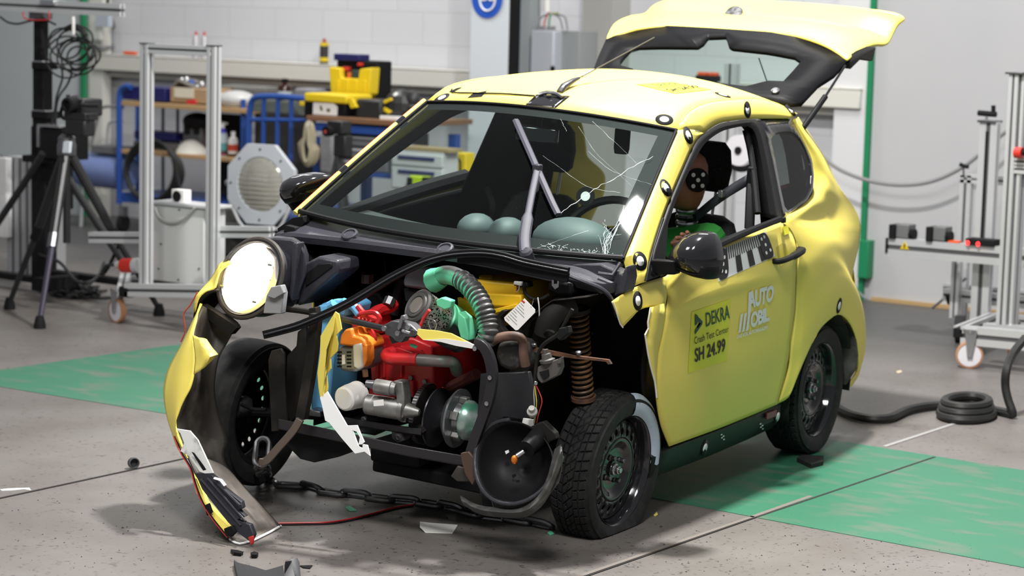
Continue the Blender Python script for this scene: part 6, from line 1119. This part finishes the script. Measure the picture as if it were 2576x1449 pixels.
# ---- flood light
fy = 4.0; fl = th('flood_light', 'large octagonal grey flood lamp with ribbed round glass behind the right mirror', 'lamp', 655, 545, fy); fcc = Wd(656, 464, y=fy); FX = frame((.12, -1, -.02))
def oc(r, d, n=8, ph=np.pi/8): return [fcc-FX[2]*d+r*(np.array([1, .12, 0])/1.007*math.cos(a+ph)+np.array([0, 0, 1])*math.sin(a+ph)) for a in np.linspace(0, 2*np.pi, n, endpoint=False)]
MB().ring([oc(.272, .004), oc(.272, .03), oc(.24, .08), oc(.14, .16)]).build('lamp_housing', LGREY, fl, bev=.004)
def octa(n=64):
    out = []
    for a in np.linspace(0, 2*np.pi, n, endpoint=False): q = ((a+np.pi/8) % (np.pi/4))-np.pi/8; r = .252/math.cos(q); out.append(fcc+FX[2]*.006+r*(np.array([1, .12, 0])/1.007*math.cos(a)+np.array([0, 0, 1])*math.sin(a)))
    return out
MB().ring([[p-FX[2]*.02 for p in octa()], octa(), oc(.176, -.010, 64, 0), oc(.170, .004, 64, 0)], True, False).build('bezel', mat('bezel_grey_blue', (.50, .53, .57), .4), fl)
rib = mat('ribbed_lamp_glass', (.50, .49, .43), .15, .45, coat=.4); mbg = MB(); mbg.lathe([(.172, .0), (.15, .014), (.11, .026), (.06, .034), (.0, .037)], fcc, FX[2], 48)
for k in range(11):
    z0 = -.145+k*.029; hw = math.sqrt(max(0, .165**2-z0**2)); mbg.tube([fcc+FX[2]*(.004+.034*(1-((hw*t)**2+z0**2)/.0295))+np.array([1, .12, 0])/1.007*hw*t+np.array([0, 0, z0]) for t in np.linspace(-1, 1, 13)], .0045, 6)
mbg.build('ribbed_glass', rib, fl, ang=50)
for k in range(8): a = k*np.pi/4; MB().lathe([(.007, 0), (.007, .006), (.0, .007)], fcc+FX[2]*.008+.222*(np.array([1, .12, 0])*math.cos(a)+np.array([0, 0, 1])*math.sin(a)), FX[2], 8).build('bezel_screw', DSTL, fl)
tb('yoke', [(576, 470), (578, 505), (600, 555), (612, 571), (640, 573), (700, 576), (712, 560), (738, 500), (740, 470)], .011, LGREY, fl, y=fy-.02); tb('yoke_knob', [(570, 460), (577, 460)], .02, STEEL, fl, y=fy)
fs_ = th('lamp_trolley', 'dark wheeled trolley carrying the octagonal flood lamp', 'trolley', 650, 640, fy+.05, z=0); bx('trolley_bed', (560, 578, 740, 600), fy, .5, BLKM, fs_); bx('blue_motor', (600, 535, 720, 575), fy+.12, .3, mat('motor_blue', (.015, .04, .14), .4), fs_, .02); bx('gear_unit', (552, 522, 595, 560), fy+.15, .2, ALU, fs_, .02)
g = G(600, 792); 
for u in (600, 690): cc_ = Wd(u, 610, y=fy+.05); MB().lathe([(.05, -.02), (.10, -.02), (.10, .02), (.05, .02)], cc_, (.3, -1, 0), 28).build('trolley_wheel', RUB, fs_); MB().lathe([(.0, -.01), (.05, -.015), (.05, .015), (.0, .01)], cc_, (.3, -1, 0), 20).build('wheel_rim', LGREY, fs_)
for u in (575, 640, 720): p = Wd(u, 600, y=fy+.1); MB().cyl((p[0], fy+.1, 0), (p[0], fy+.1, p[2]), .02).build('trolley_leg', BLKM, fs_)
# ---- blue shelf trolley
ty = 6.0; bt_ = th('shelf_trolley', 'blue tubular trolley with two wooden shelves against the white wall', 'trolley', 455, 560, ty, z=0)
for u, y in ((300, ty), (302, ty+.0)): pass
tb('end_frame', [(300, 512), (300, 300), (301, 240), (306, 224), (318, 217), (330, 220)], .024, BLUE, bt_, y=ty, k=30); tb('end_frame', [(346, 505), (346, 260)], .018, BLUE, bt_, y=ty+.55)
for u in (410, 447): tb('back_bar', [(u, 268), (u, 480)], .012, mat('bar_dark_blue', (.012, .03, .07), .45), bt_, y=ty+.5)
def board(name, u0, v0, u1, v1, m, par, y, d, t): a, b = Wd(u0, v0, y=y), Wd(u1, v1, y=y); return MB().box(((a[0]+b[0])/2, y+d/2, (a[2]+b[2])/2), (b[0]-a[0], d, t)).build(name, m, par, bev=.003)
board('shelf', 304, 259, 622, 280, WOOD, bt_, ty, .6, .036); board('shelf', 304, 383, 606, 402, WOOD, bt_, ty, .6, .030); board('base_deck', 296, 503, 620, 520, BLUE, bt_, ty, .6, .07); tb('end_frame', [(612, 250), (612, 520)], .02, BLUE, bt_, y=ty+.05)
bx('shelf_back', (530, 287, 625, 500), ty+.58, .02, mat('dark_backing', (.035, .033, .032), .7), bt_)
for u in (310, 600): p = Wd(u, 515, y=ty+.1); MB().lathe([(.0, -.02), (.07, -.02), (.07, .02), (.0, .02)], (p[0], ty+.1, .07), (1, .2, 0), 24).build('wheel', RUB, bt_); MB().box((p[0], ty+.1, .165), (.05, .06, .08)).build('wheel_fork', STEEL, bt_)
def item(name, label, cat, r, y, d, m, bev=.006, group=None): return lab(bx(name, r, y, d, m, None, bev), label, cat, group)
item('crate', 'dark blue crate at the left end of the upper wooden shelf', 'crate', (308, 219, 415, 253), ty+.06, .35, DBLU)
o = item('cardboard_box', 'open cardboard box with cream label on the upper wooden shelf', 'box', (428, 222, 520, 259), ty+.08, .3, CARD); bx('cream_label', (438, 221, 486, 246), ty+.072, .01, CREAM, o, 0); sl('box_flap', [(425, 222), (445, 199), (495, 222), (490, 226), (448, 206), (430, 226)], ty+.12, .2, mat('grey_flap', (.16, .15, .13), .7), o); sl('red_corner', [(468, 252), (492, 250), (494, 262), (470, 262)], ty+.07, .01, REDB, o)
o = item('metal_fittings', 'jumble of bright metal fittings on top of the cardboard box', 'fittings', (455, 208, 500, 222), ty+.2, .1, DSTL); 
for u, v in ((458, 200), (470, 198), (482, 206), (497, 218), (508, 210)): MB().ell(Wd(u, v+4, y=ty+.2), (.03, .03, .03), n=10).build('fitting', STEEL if u != 482 else BLUE, o)
o = item('white_bucket', 'white bucket with yellow label on the upper wooden shelf', 'bucket', (522, 236, 578, 268), ty+.1, .2, OFFW, .02); bx('yellow_label', (561, 246, 574, 263), ty+.095, .01, mat('label_yellow', (.7, .62, .02), .5), o, 0)
o = lab(MB().ell(Wd(596, 252, y=ty+.15), (.17, .12, .075), n=18).build('plastic_bag', mat('pale_plastic_bag', (.50, .50, .49), .35, bump=(12, .6))), 'crumpled pale plastic bag beside the white bucket on the shelf', 'bag')
item('flat_tray', 'long grey tray behind the plastic bag on the upper shelf', 'tray', (552, 215, 668, 226), ty+.35, .15, mat('tray_grey', (.20, .20, .19), .5))
o = th('dark_machine', 'dark motor unit with sockets on the lower wooden shelf', 'machine', 490, 372, ty+.2); bx('machine_body', (458, 305, 505, 372), ty+.2, .2, mat('machine_grey', (.09, .09, .092), .5), o, .02); MB().ell(Wd(498, 305, y=ty+.25), (.14, .1, .07)).build('machine_hood', BLKM, o); bx('socket', (463, 315, 476, 338), ty+.19, .02, BLKM, o); bx('socket', (486, 315, 500, 338), ty+.19, .02, BLKM, o); bx('brown_cover', (506, 305, 532, 375), ty+.25, .15, mat('brown_cover', (.13, .05, .02), .5), o)
item('blue_tray', 'dark blue tray standing on the lower wooden shelf behind the cable ring', 'tray', (337, 332, 440, 352), ty+.25, .2, DBLU); item('grey_tool_pile', 'grey flat tool case under the dark blue tray on the lower shelf', 'case', (335, 358, 440, 376), ty+.2, .25, mat('case_grey', (.14, .14, .14), .6))
lab(MB().ring([[Wd(482, 388, y=ty+.15)+np.array([rx*math.cos(a)*(1+.12*math.sin(3*a+k)), .10*math.sin(a)*(1-k*.2), z]) for a in np.linspace(0, 2*np.pi, 22, endpoint=False)] for k, (rx, z) in enumerate(((.16, -.005), (.15, .03), (.11, .07), (.06, .10), (.02, .112)))]).build('white_cloth', mat('white_cloth', (.66, .65, .60), .9), ang=80), 'crumpled white cloth heap on the lower wooden shelf', 'cloth')
def bottle(label, u, vb, vt, y, r, body, cap, lbl=None, trig=False, group=None, name='bottle'):
    p = Wd(u, vb, y=y); H = Wd(u, vt, y=y)[2]-p[2]; t = thing(name, label, 'bottle', p, group); MB().lathe([(.0, 0), (r, 0), (r, H*.55), (r*.85, H*.68), (r*.35, H*.78), (r*.35, H*.84), (.0, H*.84)], p, (0, 0, 1), 18).build('bottle_body', body, t); MB().lathe([(.0, H*.82), (r*.45, H*.82), (r*.45, H*.98), (.0, H)], p, (0, 0, 1), 14).build('cap', cap, t)
    if lbl: MB().lathe([(r+.001, H*.12), (r+.001, H*.42)], p, (0, 0, 1), 18, False).build('label', lbl, t)
    if trig: MB().prism([p+np.array([x*r, 0, H*z]) for x, z in ((-1.2, .90), (.9, .95), (.9, 1.0), (-.9, 1.02))], (0, .02, 0)).build('trigger', OFFW, t)
    return t
b_ = bottle('trigger spray bottle with blue neck and green label on the lower shelf', 558, 396, 308, ty+.12, .045, mat('bottle_pale', (.45, .50, .55), .4), OFFW, mat('label_green_blue', (.10, .30, .30), .5), True); p = OFF[b_.name]; MB().lathe([(.046, .02), (.046, .055)], p, (0, 0, 1), 18, False).build('red_band', mat('band_crimson', (.35, .03, .08), .5), b_); MB().lathe([(.036, .17), (.03, .21), (.02, .225)], p, (0, 0, 1), 16, False).build('blue_neck', mat('neck_blue', (.06, .04, .45), .4), b_)
b_ = bottle('white bottle with red label beside the trigger spray bottle', 586, 386, 330, ty+.12, .038, OFFW, OFFW, mat('label_red', (.55, .06, .03), .5)); bottle('slim white bottle at the right end of the lower shelf', 613, 388, 328, ty+.12, .024, OFFW, REDB)
rg = th('cable_ring', 'large ring of thick black cable hanging in front of the lower shelf', 'cable', 380, 500, ty-.12)
for k in range(5): tb('cable_loop', [(378+k*3+(62+2*k)*math.cos(a), 428+2*k+(76-2*k)*math.sin(a), ty-.035+.008*k) for a in np.linspace(0, 2*np.pi, 32, endpoint=False)], .016, CABLE, rg, closed=True)
tb('cable_tail', [(440, 400), (446, 440), (455, 480), (462, 500)], .012, CABLE, rg, y=ty-.12, k=12)
# ---- blue push cart (end rails)
cy2 = 5.6; pc = th('push_cart', 'blue push cart whose barred end frame faces the camera, right of the shelf trolley', 'trolley', 690, 600, cy2, z=0)
tb('rail_frame', [(624, 560), (626, 330), (629, 275), (634, 253), (648, 244), (700, 243), (770, 249)], .022, BLUE, pc, y=cy2, k=40); tb('mid_rail', [(630, 301), (770, 303)], .015, BLUE, pc, y=cy2)
for u, vb in ((662, 430), (697, 460), (731, 520)): tb('rail_bar', [(u+2, 248), (u-1, vb)], .016, BLUE, pc, y=cy2)
bx('cart_deck', (640, 520, 800, 540), cy2+.05, .6, BLUE, pc); bx('cart_back', (640, 285, 790, 500), cy2+.55, .02, mat('dark_backing', (.035, .033, .032), .7), pc)
for u in (650, 780): p = Wd(u, 540, y=cy2+.2); MB().lathe([(.0, -.02), (.07, -.02), (.07, .02), (.0, .02)], (p[0], cy2+.2, .07), (1, .2, 0), 20).build('wheel', RUB, pc); MB().cyl((p[0], cy2+.2, .1), (p[0], cy2+.2, Wd(u, 530, y=cy2+.2)[2]), .02).build('wheel_post', STEEL, pc)
item('grey_case', 'grey green flat case on the push cart behind its rails', 'case', (632, 251, 738, 284), cy2+.1, .35, mat('case_grey_green', (.16, .18, .15), .6)); item('dark_case', 'dark blue black case on the deck of the push cart', 'case', (640, 470, 760, 518), cy2+.1, .35, mat('case_dark', (.03, .03, .04), .6))
bottle('dark brown bottle with black cap standing on the push cart', 716, 252, 197, cy2+.15, .052, mat('brown_glass', (.035, .012, .008), .15), BLKM, mat('pale_label', (.45, .48, .50), .5))
item('grey_box', 'grey machined part beside the dark brown bottle', 'machine part', (738, 222, 790, 248), cy2+.25, .15, mat('part_grey', (.20, .20, .22), .5), .02)
# ---- tank
tk = th('compressor_tank', 'pale blue compressor tank with tubular handle between tripod and shelf trolley', 'compressor', 270, 530, 6.1, z=0)
p = Wd(252, 428, y=6.15); MB().lathe([(.0, -.27), (.07, -.265), (.125, -.235), (.14, -.2), (.14, .3), (.0, .33)], p, (1, 0, 0), 28).build('tank', TANK, tk); bx('motor_plate', (228, 368, 302, 387), 6.05, .2, mat('plate_grey', (.13, .13, .14), .5), tk)
tb('handle', [(228, 368), (245, 300), (254, 275), (268, 268), (310, 270)], .012, GREYC, tk, y=6.05, k=20); tb('handle', [(268, 370), (272, 320), (280, 306), (310, 306)], .010, mat('handle_pale', (.35, .36, .37), .5), tk, y=6.3, k=16)
for u, v in ((238, 450), (255, 540)): pass
for x in (-.2, .22): MB().cyl(p+np.array([x, 0, -.12]), np.array([p[0]+x*1.1, p[1], 0]), .014).build('tank_leg', LGREY, tk)
# ---- workbench and what stands on it
wy = 5.2; wk = th('workbench', 'long blue workbench with brown top behind the windscreen pillar', 'workbench', 980, 640, wy, z=0)
board('bench_top', 770, 292, 1030, 318, mat('bench_brown', (.20, .10, .05), .5), wk, wy, .7, .035); board('bench_rail', 790, 316, 1028, 338, BLUE, wk, wy+.03, .05, .055)
for u in (798, 1020): p = Wd(u, 340, y=wy+.06); MB().box((p[0], wy+.08, p[2]/2-.01), (.06, .06, p[2])).build('bench_leg', BLUE, wk); MB().box((p[0], wy+.6, p[2]/2-.01), (.06, .06, p[2])).build('bench_leg', BLUE, wk)
board('lower_board', 800, 425, 1026, 452, BLUE, wk, wy+.05, .55, .03)
dk = th('grey_drawer_unit', 'dark grey drawer unit under the brown bench top left of the windscreen', 'drawers', 900, 440, wy+.06); bx('unit_body', (855, 336, 975, 440), wy+.1, .45, mat('unit_dark', (.05, .05, .055), .5), dk)
for i in range(3): d_ = bx('drawer', (858, 342+i*31, 972, 368+i*31), wy+.085, .03, mat('drawer_grey', (.15, .155, .165), .45), dk); bx('handle', (866, 345+i*31, 960, 350+i*31), wy+.075, .012, LGREY, d_, .001)
wd_ = th('white_drawer_cabinet', 'white drawer cabinet with dark blue handles seen through the windscreen', 'cabinet', 1050, 620, wy-.25, z=0); bx('cabinet_body', (982, 380, 1112, 728), wy-.2, .16, LGREY, wd_)
for i, (a, b) in enumerate(((388, 418), (424, 476), (482, 540))): d_ = bx('drawer', (986, a, 1112, b), wy-.215, .03, mat('drawer_white', (.52, .54, .55), .45), wd_); bx('handle', (1000, a+6, 1090, a+14), wy-.228, .016, mat('handle_navy', (.02, .03, .12), .4), d_, .002)
item('hi_vis_vest', 'lime yellow and black vest draped on the white drawer cabinet', 'vest', (1028, 443, 1078, 470), wy-.255, .05, mat('hi_vis_lime', (.45, .62, .02), .6), .01); item('plank', 'pale wooden plank lying on top of the white drawer cabinet', 'plank', (985, 370, 1130, 380), wy-.2, .14, mat('plank_wood', (.34, .26, .13), .6), .003)
o = item('yellow_cabinet', 'narrow yellow cabinet standing right of the white drawer cabinet', 'cabinet', (1136, 384, 1168, 722), wy+.05, .1, TBY); tb('dark_outline', [(1146, 450), (1146, 405), (1152, 398), (1158, 405), (1158, 450)], .006, BLKM, o, y=wy+.045)
hv = [o for o in COL.objects if o.name == 'hi_vis_vest'][0]; bx('black_panel', (1060, 446, 1088, 468), wy-.262, .05, BLKM, hv, .008); bx('black_panel', (1022, 446, 1036, 470), wy-.262, .05, BLKM, hv, .008)
t1 = th('toolbox', 'black toolbox with yellow lid and white front label on the bench', 'toolbox', 815, 300, wy+.1); bx('toolbox_body', (764, 256, 868, 300), wy+.1, .25, BLK, t1, .012); bx('toolbox_lid', (764, 236, 872, 259), wy+.08, .28, TBY, t1, .014); sl('white_label', [(788, 258), (838, 260), (848, 269), (847, 291), (787, 287)], wy+.093, .006, OFFW, t1, 0); sl('label_mark', [(804, 266), (808, 265), (812, 278), (806, 278)], wy+.09, .003, mat('olive_mark', (.10, .10, .02), .5), t1, 0); sl('label_mark', [(821, 274), (830, 273), (830, 281), (822, 281)], wy+.09, .003, mat('olive_mark', (.10, .10, .02), .5), t1, 0); sl('latch', [(872, 248), (884, 247), (896, 270), (882, 273)], wy+.09, .03, TBY, t1); bx('latch', (753, 255, 765, 266), wy+.1, .03, TBY, t1)
t2 = th('tool_tote', 'open yellow and black tool tote behind the yellow lidded toolbox', 'tool tote', 885, 245, wy+.4, z=None); bx('tote_back', (846, 152, 950, 248), wy+.5, .16, BLKM, t2, .012)
sl('tote_front', [(827, 168), (856, 172), (858, 196), (901, 198), (904, 174), (918, 172), (934, 170), (929, 236), (920, 246), (832, 238)], wy+.40, .10, TBY, t2, .008)
for u in (845, 868, 890, 912): sl('tote_rib', [(u, 202), (u+8, 202), (u+8, 238), (u, 237)], wy+.392, .01, TBY, t2, .003)
bx('blue_lid', (839, 136, 903, 153), wy+.46, .12, DBLU, t2, .006)
for r, m in (((860, 168, 875, 178), mat('grip_red', (.5, .03, .02), .4)), ((872, 182, 882, 197), mat('grip_orange', (.6, .13, .02), .4)), ((898, 158, 906, 166), mat('grip_red', (.5, .03, .02), .4)), ((884, 176, 900, 196), mat('tool_dark', (.03, .05, .05), .5)), ((861, 178, 871, 197), BLKM)): bx('tool_grip', r, wy+.44, .04, m, t2)
item('riser_box', 'dark box carrying the tool tote at the back of the bench', 'box', (838, 246, 952, 318), wy+.42, .24, BLKM); item('black_gearbox_part', 'black metal part right of the toolbox on the bench', 'machine part', (893, 250, 958, 302), wy+.12, .22, mat('oily_dark', (.02, .02, .021), .45), .02)
er = th('engine_part', 'black engine part with yellow arm on the bench beside the windscreen pillar', 'engine part', 1010, 300, wy+.15); MB().ell(Wd(1008, 268, y=wy+.25), (.12, .10, .12), n=14).build('part_body', mat('oily_dark', (.02, .02, .021), .45), er, ang=20); bx('part_block', (985, 262, 1060, 300), wy+.2, .2, mat('oily_dark', (.02, .02, .021), .45), er, .02); sl('yellow_arm', [(943, 262), (982, 246), (986, 252), (950, 268)], wy+.15, .03, TBY, er); sl('yellow_arm', [(958, 266), (986, 280), (976, 286), (952, 272)], wy+.15, .03, TBY, er); MB().ell(Wd(998, 243, y=wy+.2), (.03, .03, .03), n=10).build('white_cap', OFFW, er); MB().ell(Wd(1037, 252, y=wy+.25), (.06, .05, .07), n=10).build('part_boss', mat('oily_dark', (.02, .02, .021), .45), er)
item('paper_stack', 'low pale stack on the bench under the yellow engine arm', 'stack', (955, 292, 1000, 304), wy+.12, .2, OFFW, .002)
hk = th('cable_hank', 'beige cable hank hanging from the bench end in front of the blue leg', 'cable', 775, 415, wy-.1)
for k in range(6): tb('cable_strand', [(776+(10+3*k)*math.cos(a)*(1 if math.sin(a) > 0 else .5)+(k-3)*1.5, 362+(46+(k % 3)*4)*math.sin(a), wy-.12+.012*k) for a in np.linspace(0, 2*np.pi, 20, endpoint=False)], .013, mat('cable_sand', (.36, .32, .22), .6), hk, closed=True, n=6)
tb('hook', [(777, 318, wy-.12), (777, 306, wy-.1), (777, 303, wy+.02)], .006, STEEL, hk)
t3 = th('rear_tripod', 'black tripod with small red-lensed camera in front of the bench', 'tripod', 835, 640, 4.6, z=0); bx('camera_body', (822, 304, 860, 338), 4.6, .1, TB, t3, .01); MB().lathe([(.030, 0), (.034, .02), (.034, .06), (.0, .05)], Wd(836, 330, y=4.6), (-.1, -1, 0), 18).build('lens', BLKM, t3); MB().lathe([(.0, .062), (.012, .062), (.012, .064), (.0, .064)], Wd(836, 331, y=4.6), (-.1, -1, 0), 12).build('red_lens', mat('red_lens', (.45, .05, .05), .3), t3); bx('pan_head', (838, 340, 868, 395), 4.6, .08, TB, t3, .01)
for u in (800, 858, 905): p = Wd(850, 395, y=4.62); MB().tube([p, np.array([Wd(u, 640, y=4.5)[0], 4.4+.3*(u == 858), .0])], .022, 8).build('leg', TB, t3)
item('grey_cloth_bag', 'grey crumpled bag hanging beside the rear tripod', 'bag', (800, 330, 838, 440), 5.12, .1, mat('bag_grey', (.20, .20, .21), .7, bump=(14, .7)), .03)
# ---- right hand side: aluminium frames
def post(u0, u1, vt, vb, y, par, w_=None, d=.05, name='upright'):
    x0 = Wd(u0, (vt+vb)/2, y=y)[0]; x1 = Wd(u1, (vt+vb)/2, y=y)[0]; uc = (u0+u1)/2; xx = (x0+x1)/2; z0 = Wd(uc, vb, y=y)[2]; z1 = Wd(uc, vt, y=y)[2]; return alu(name, [((xx, y, z0), (xx, y, z1))], par, abs(x1-x0) if w_ is None else w_, d)
ry = 5.35; rf = th('camera_rail_frame', 'aluminium rail frame with crank post and two boxed cameras near the grey wall', 'frame', 2440, 800, ry, z=0)
post(2456, 2500, 305, 838, ry, rf); post(2410, 2438, 440, 822, ry+.35, rf); bx('post_cap', (2458, 303, 2504, 309), ry-.04, .1, DSTL, rf, .001); tb('crank_shaft', [(2482, 303), (2482, 290)], .008, STEEL, rf, y=ry); tb('crank_arm', [(2461, 284), (2482, 286), (2506, 288)], .016, BLKM, rf, y=ry); tb('crank_grip', [(2499, 288), (2499, 265)], .013, BLKM, rf, y=ry); bx('post_slot', (2472, 330, 2477, 620), ry-.03, .01, BLKM, rf, 0)
tb('wing_knob', [(2415, 413), (2425, 418), (2436, 420)], .012, BLKM, rf, y=ry+.3); tb('knob_stem', [(2424, 420), (2424, 440)], .006, DSTL, rf, y=ry+.3); alu('short_bar', [(Wd(2420, 448, y=ry+.35), Wd(2540, 456, y=ry+.35))], rf, .05, .05)
bm_ = alu('rail_beam', [(Wd(2232, 619, y=ry-.12), Wd(2600, 650, y=ry-.12))], rf, .105, .06); sl('beam_end_cap', [(2228, 598), (2233, 598), (2231, 636), (2226, 636)], ry-.16, .1, BLKM, rf, 0)
wt3 = sl('warning_triangle', [(2275, 608), (2286, 628), (2264, 626)], ry-.156, .004, mat('warning_yellow', (.62, .45, .02), .5), rf, 0); sl('warning_mark', [(2274, 614), (2277, 614), (2276, 624), (2273, 624)], ry-.159, .002, BLKM, wt3, 0)
alu('lower_beam', [(Wd(2376, 740, y=ry+.15), Wd(2600, 762, y=ry+.15))], rf, .07, .05); alu('lower_beam', [(Wd(2376, 722, y=ry+.5), Wd(2600, 742, y=ry+.5))], rf, .05, .05); sl('black_gusset', [(2376, 740), (2390, 745), (2392, 770), (2382, 765)], ry+.1, .04, BLKM, rf)
for u in (2425, 2480): p = Wd(u, 800, y=ry+.1); MB().lathe([(.0, -.02), (.05, -.02), (.05, .02), (.0, .02)], (p[0], ry+.05, .05), (1, .3, 0), 18).build('caster', BLKM, rf); MB().box((p[0], ry+.05, .12), (.05, .05, .08)).build('caster_fork', DSTL, rf)
post(2400, 2412, 640, 800, ry+.1, rf, .05)
for i, (u0, u1, v0, v1, l) in enumerate(((2235, 2300, 565, 601, 'boxed grey camera nearest the left end of the aluminium rail'), (2328, 2392, 571, 608, 'boxed grey camera second from the left end of the aluminium rail'))):
    c_ = th('rail_camera', l, 'camera', (u0+u1)/2, v1, ry-.12); bx('camera_back', (u0, v0, u0+16, v1), ry-.17, .12, BLKM, c_); bx('camera_body', (u0+16, v0, u1-15, v1-2), ry-.15, .1, mat('camera_grey', (.13, .135, .135), .45), c_); MB().cyl(Wd(u1-15, (v0+v1)/2+6, y=ry-.12), Wd(u1+2, (v0+v1)/2+8, y=ry-.12), .028, .034, 16).build('lens', BLK, c_)
o = th('signal_box', 'small dark box with two red lights on the aluminium rail', 'signal box', 2456, 618, ry-.12); bx('box_body', (2428, 602, 2500, 619), ry-.17, .1, BLKM, o)
for u, v in ((2434, 611), (2460, 614)): MB().tube([Wd(u+3.4*math.cos(a), v+4.6*math.sin(a), y=ry-.175) for a in np.linspace(0, 2*np.pi, 14, endpoint=False)], .003, 6, True).build('red_light', mat('red_led', (.8, .02, .02), .4, emit=(1, .03, .03), es=4.), o)
item('orange_strap', 'flat orange strap end lying on the aluminium rail', 'strap', (2384, 606, 2410, 612), ry-.15, .05, mat('orange_plastic', (.75, .09, .015), .45), .002)
fy2 = 4.75; ff = th('caster_frame', 'front aluminium frame with tall double post and white caster at right edge', 'frame', 2437, 925, fy2, z=0)
post(2528, 2552, 185, 826, fy2, ff, d=.07); post(2550, 2570, 185, 828, fy2+.03, ff, d=.09); bx('post_cap', (2528, 182, 2572, 187), fy2-.05, .12, DSTL, ff, .001)
alu('base_front', [(Wd(2422, 842, y=fy2-.15), Wd(2640, 862, y=fy2-.15))], ff, .10, .06); alu('base_side', [(Wd(2412, 835, y=fy2-.12), Wd(2500, 800, y=fy2+.6))], ff, .06, .06); alu('base_cross', [(Wd(2478, 824, y=fy2), Wd(2640, 836, y=fy2))], ff, .05, .06); alu('base_rear', [(Wd(2500, 800, y=fy2+.6), Wd(2640, 812, y=fy2+.6))], ff, .06, .06); bx('corner_block', (2397, 826, 2422, 850), fy2-.18, .1, BLKM, ff)
caster(2437, 926, ff, .21, .072, -1.15); caster(2545, 897, ff, .20, .07, .25)
alu('side_bar', [(Wd(2545, 405, y=fy2), Wd(2640, 410, y=fy2))], ff, .045, .05); alu('side_bar', [(Wd(2545, 424, y=fy2), Wd(2640, 430, y=fy2))], ff, .045, .05)
tb('clamp_lever', [(2562, 382), (2600, 384)], .018, BLKM, ff, y=fy2-.05); MB().lathe([(.0, -.02), (.03, -.02), (.03, .02), (.0, .02)], Wd(2563, 384, y=fy2-.06), (1, 0, 0), 14).build('red_knob', mat('knob_red', (.55, .03, .02), .4), ff); bx('copper_box', (2540, 432, 2600, 470), fy2+.1, .1, mat('red_brown_box', (.16, .05, .045), .5), ff); tb('side_strut', [(2576, 470), (2548, 560)], .008, GREYC, ff, y=fy2+.2)
lab(tb('wall_cable', [(2070, 395), (2110, 425), (2170, 450), (2240, 464), (2310, 463), (2370, 447), (2430, 415), (2480, 375), (2545, 325), (2600, 350)], .013, mat('cable_mid_grey', (.22, .22, .225), .5), k=60, y=6.55), 'thick grey cable sagging in front of the grey wall panel', 'cable')
lab(tb('thin_wall_cable', [(2140, 690), (2155, 730), (2180, 752)], .008, GREYC, y=6.6, k=12), 'thin grey cable at the foot of the right green post', 'cable'); lab(tb('thin_wall_cable', [(2345, 775, 5.6), (2370, 755, 5.6), (2400, 725, 5.6), (2430, 700, 5.6)], .008, GREYC, k=14), 'thin grey cable between floor and rail frame posts', 'cable')
gb_ = bx('green_wall_box', (2158, 605, 2184, 700), YW-.1, .1, GP_); lab(gb_, 'dark green box fixed low on the right green post', 'box')
fc = thing('floor_hose', 'thick black cable coiled on the floor behind the car at right', 'cable', G(2430, 1060)); zc = .022
def gl_(pts, k, z=zc): return [G(u, v)+np.array([0, 0, z]) for u, v in spl(pts, k)]
MB().tube(gl_([(2080, 1010), (2112, 1040), (2150, 1058), (2200, 1066), (2240, 1062), (2280, 1044), (2330, 1034), (2380, 1031)], 40), .021, 8).build('cable_run', CABLE, fc)
for k in range(3): MB().tube([G(2430+(66-5*k)*math.cos(a), 1050+(18-1.5*k)*math.sin(a))+np.array([0, 0, .022+.034*k*.8]) for a in np.linspace(0, 2*np.pi, 34, endpoint=False)], .021, 8, True).build('cable_loop', CABLE, fc)
up_ = gl_([(2470, 1036), (2510, 1045), (2540, 1052)], 10)+[Wd(2548, 1040, y=G(2545, 1054)[1]-.0), Wd(2536, 1005, y=G(2545, 1054)[1]), Wd(2529, 970, y=G(2545, 1054)[1]), Wd(2532, 930, y=G(2545, 1054)[1]), Wd(2548, 890, y=G(2545, 1054)[1]+.1), Wd(2580, 850, y=G(2545, 1054)[1]+.2)]; MB().tube(spl(up_, 50), .021, 8).build('cable_run', CABLE, fc)
# stand seen through the side window and hatch
ss_y = 4.9; sd_ = th('aluminium_stand', 'aluminium stand with white roller disc seen through the driver window', 'stand', 1830, 560, ss_y, z=0); xx = Wd(1834, 400, y=ss_y)[0]; alu('upright', [((xx, ss_y, .02), (xx, ss_y, Wd(1834, 160, y=ss_y)[2]))], sd_, .075, .06); MB().box((xx, ss_y, .02), (.4, .4, .04)).build('base_plate', DSTL, sd_)
pp = Wd(1862, 378, y=ss_y-.06); MB().lathe([(.0, 0), (.02, 0), (.09, .004), (.09, .02), (.0, .02)], pp, (0, -1, 0), 28).build('roller_disc', CASW, sd_); MB().lathe([(.0, .02), (.022, .02), (.022, .03), (.0, .03)], pp, (0, -1, 0), 16).build('roller_hub', BLKM, sd_); MB().tube([pp+np.array([.11*math.cos(a), .01, .11*math.sin(a)]) for a in np.linspace(-2.6, .4, 20)], .018, 8).build('roller_tyre', BLKM, sd_); MB().box(pp+np.array([-.07, .04, .0]), (.2, .05, .06)).build('roller_arm', DSTL, sd_)
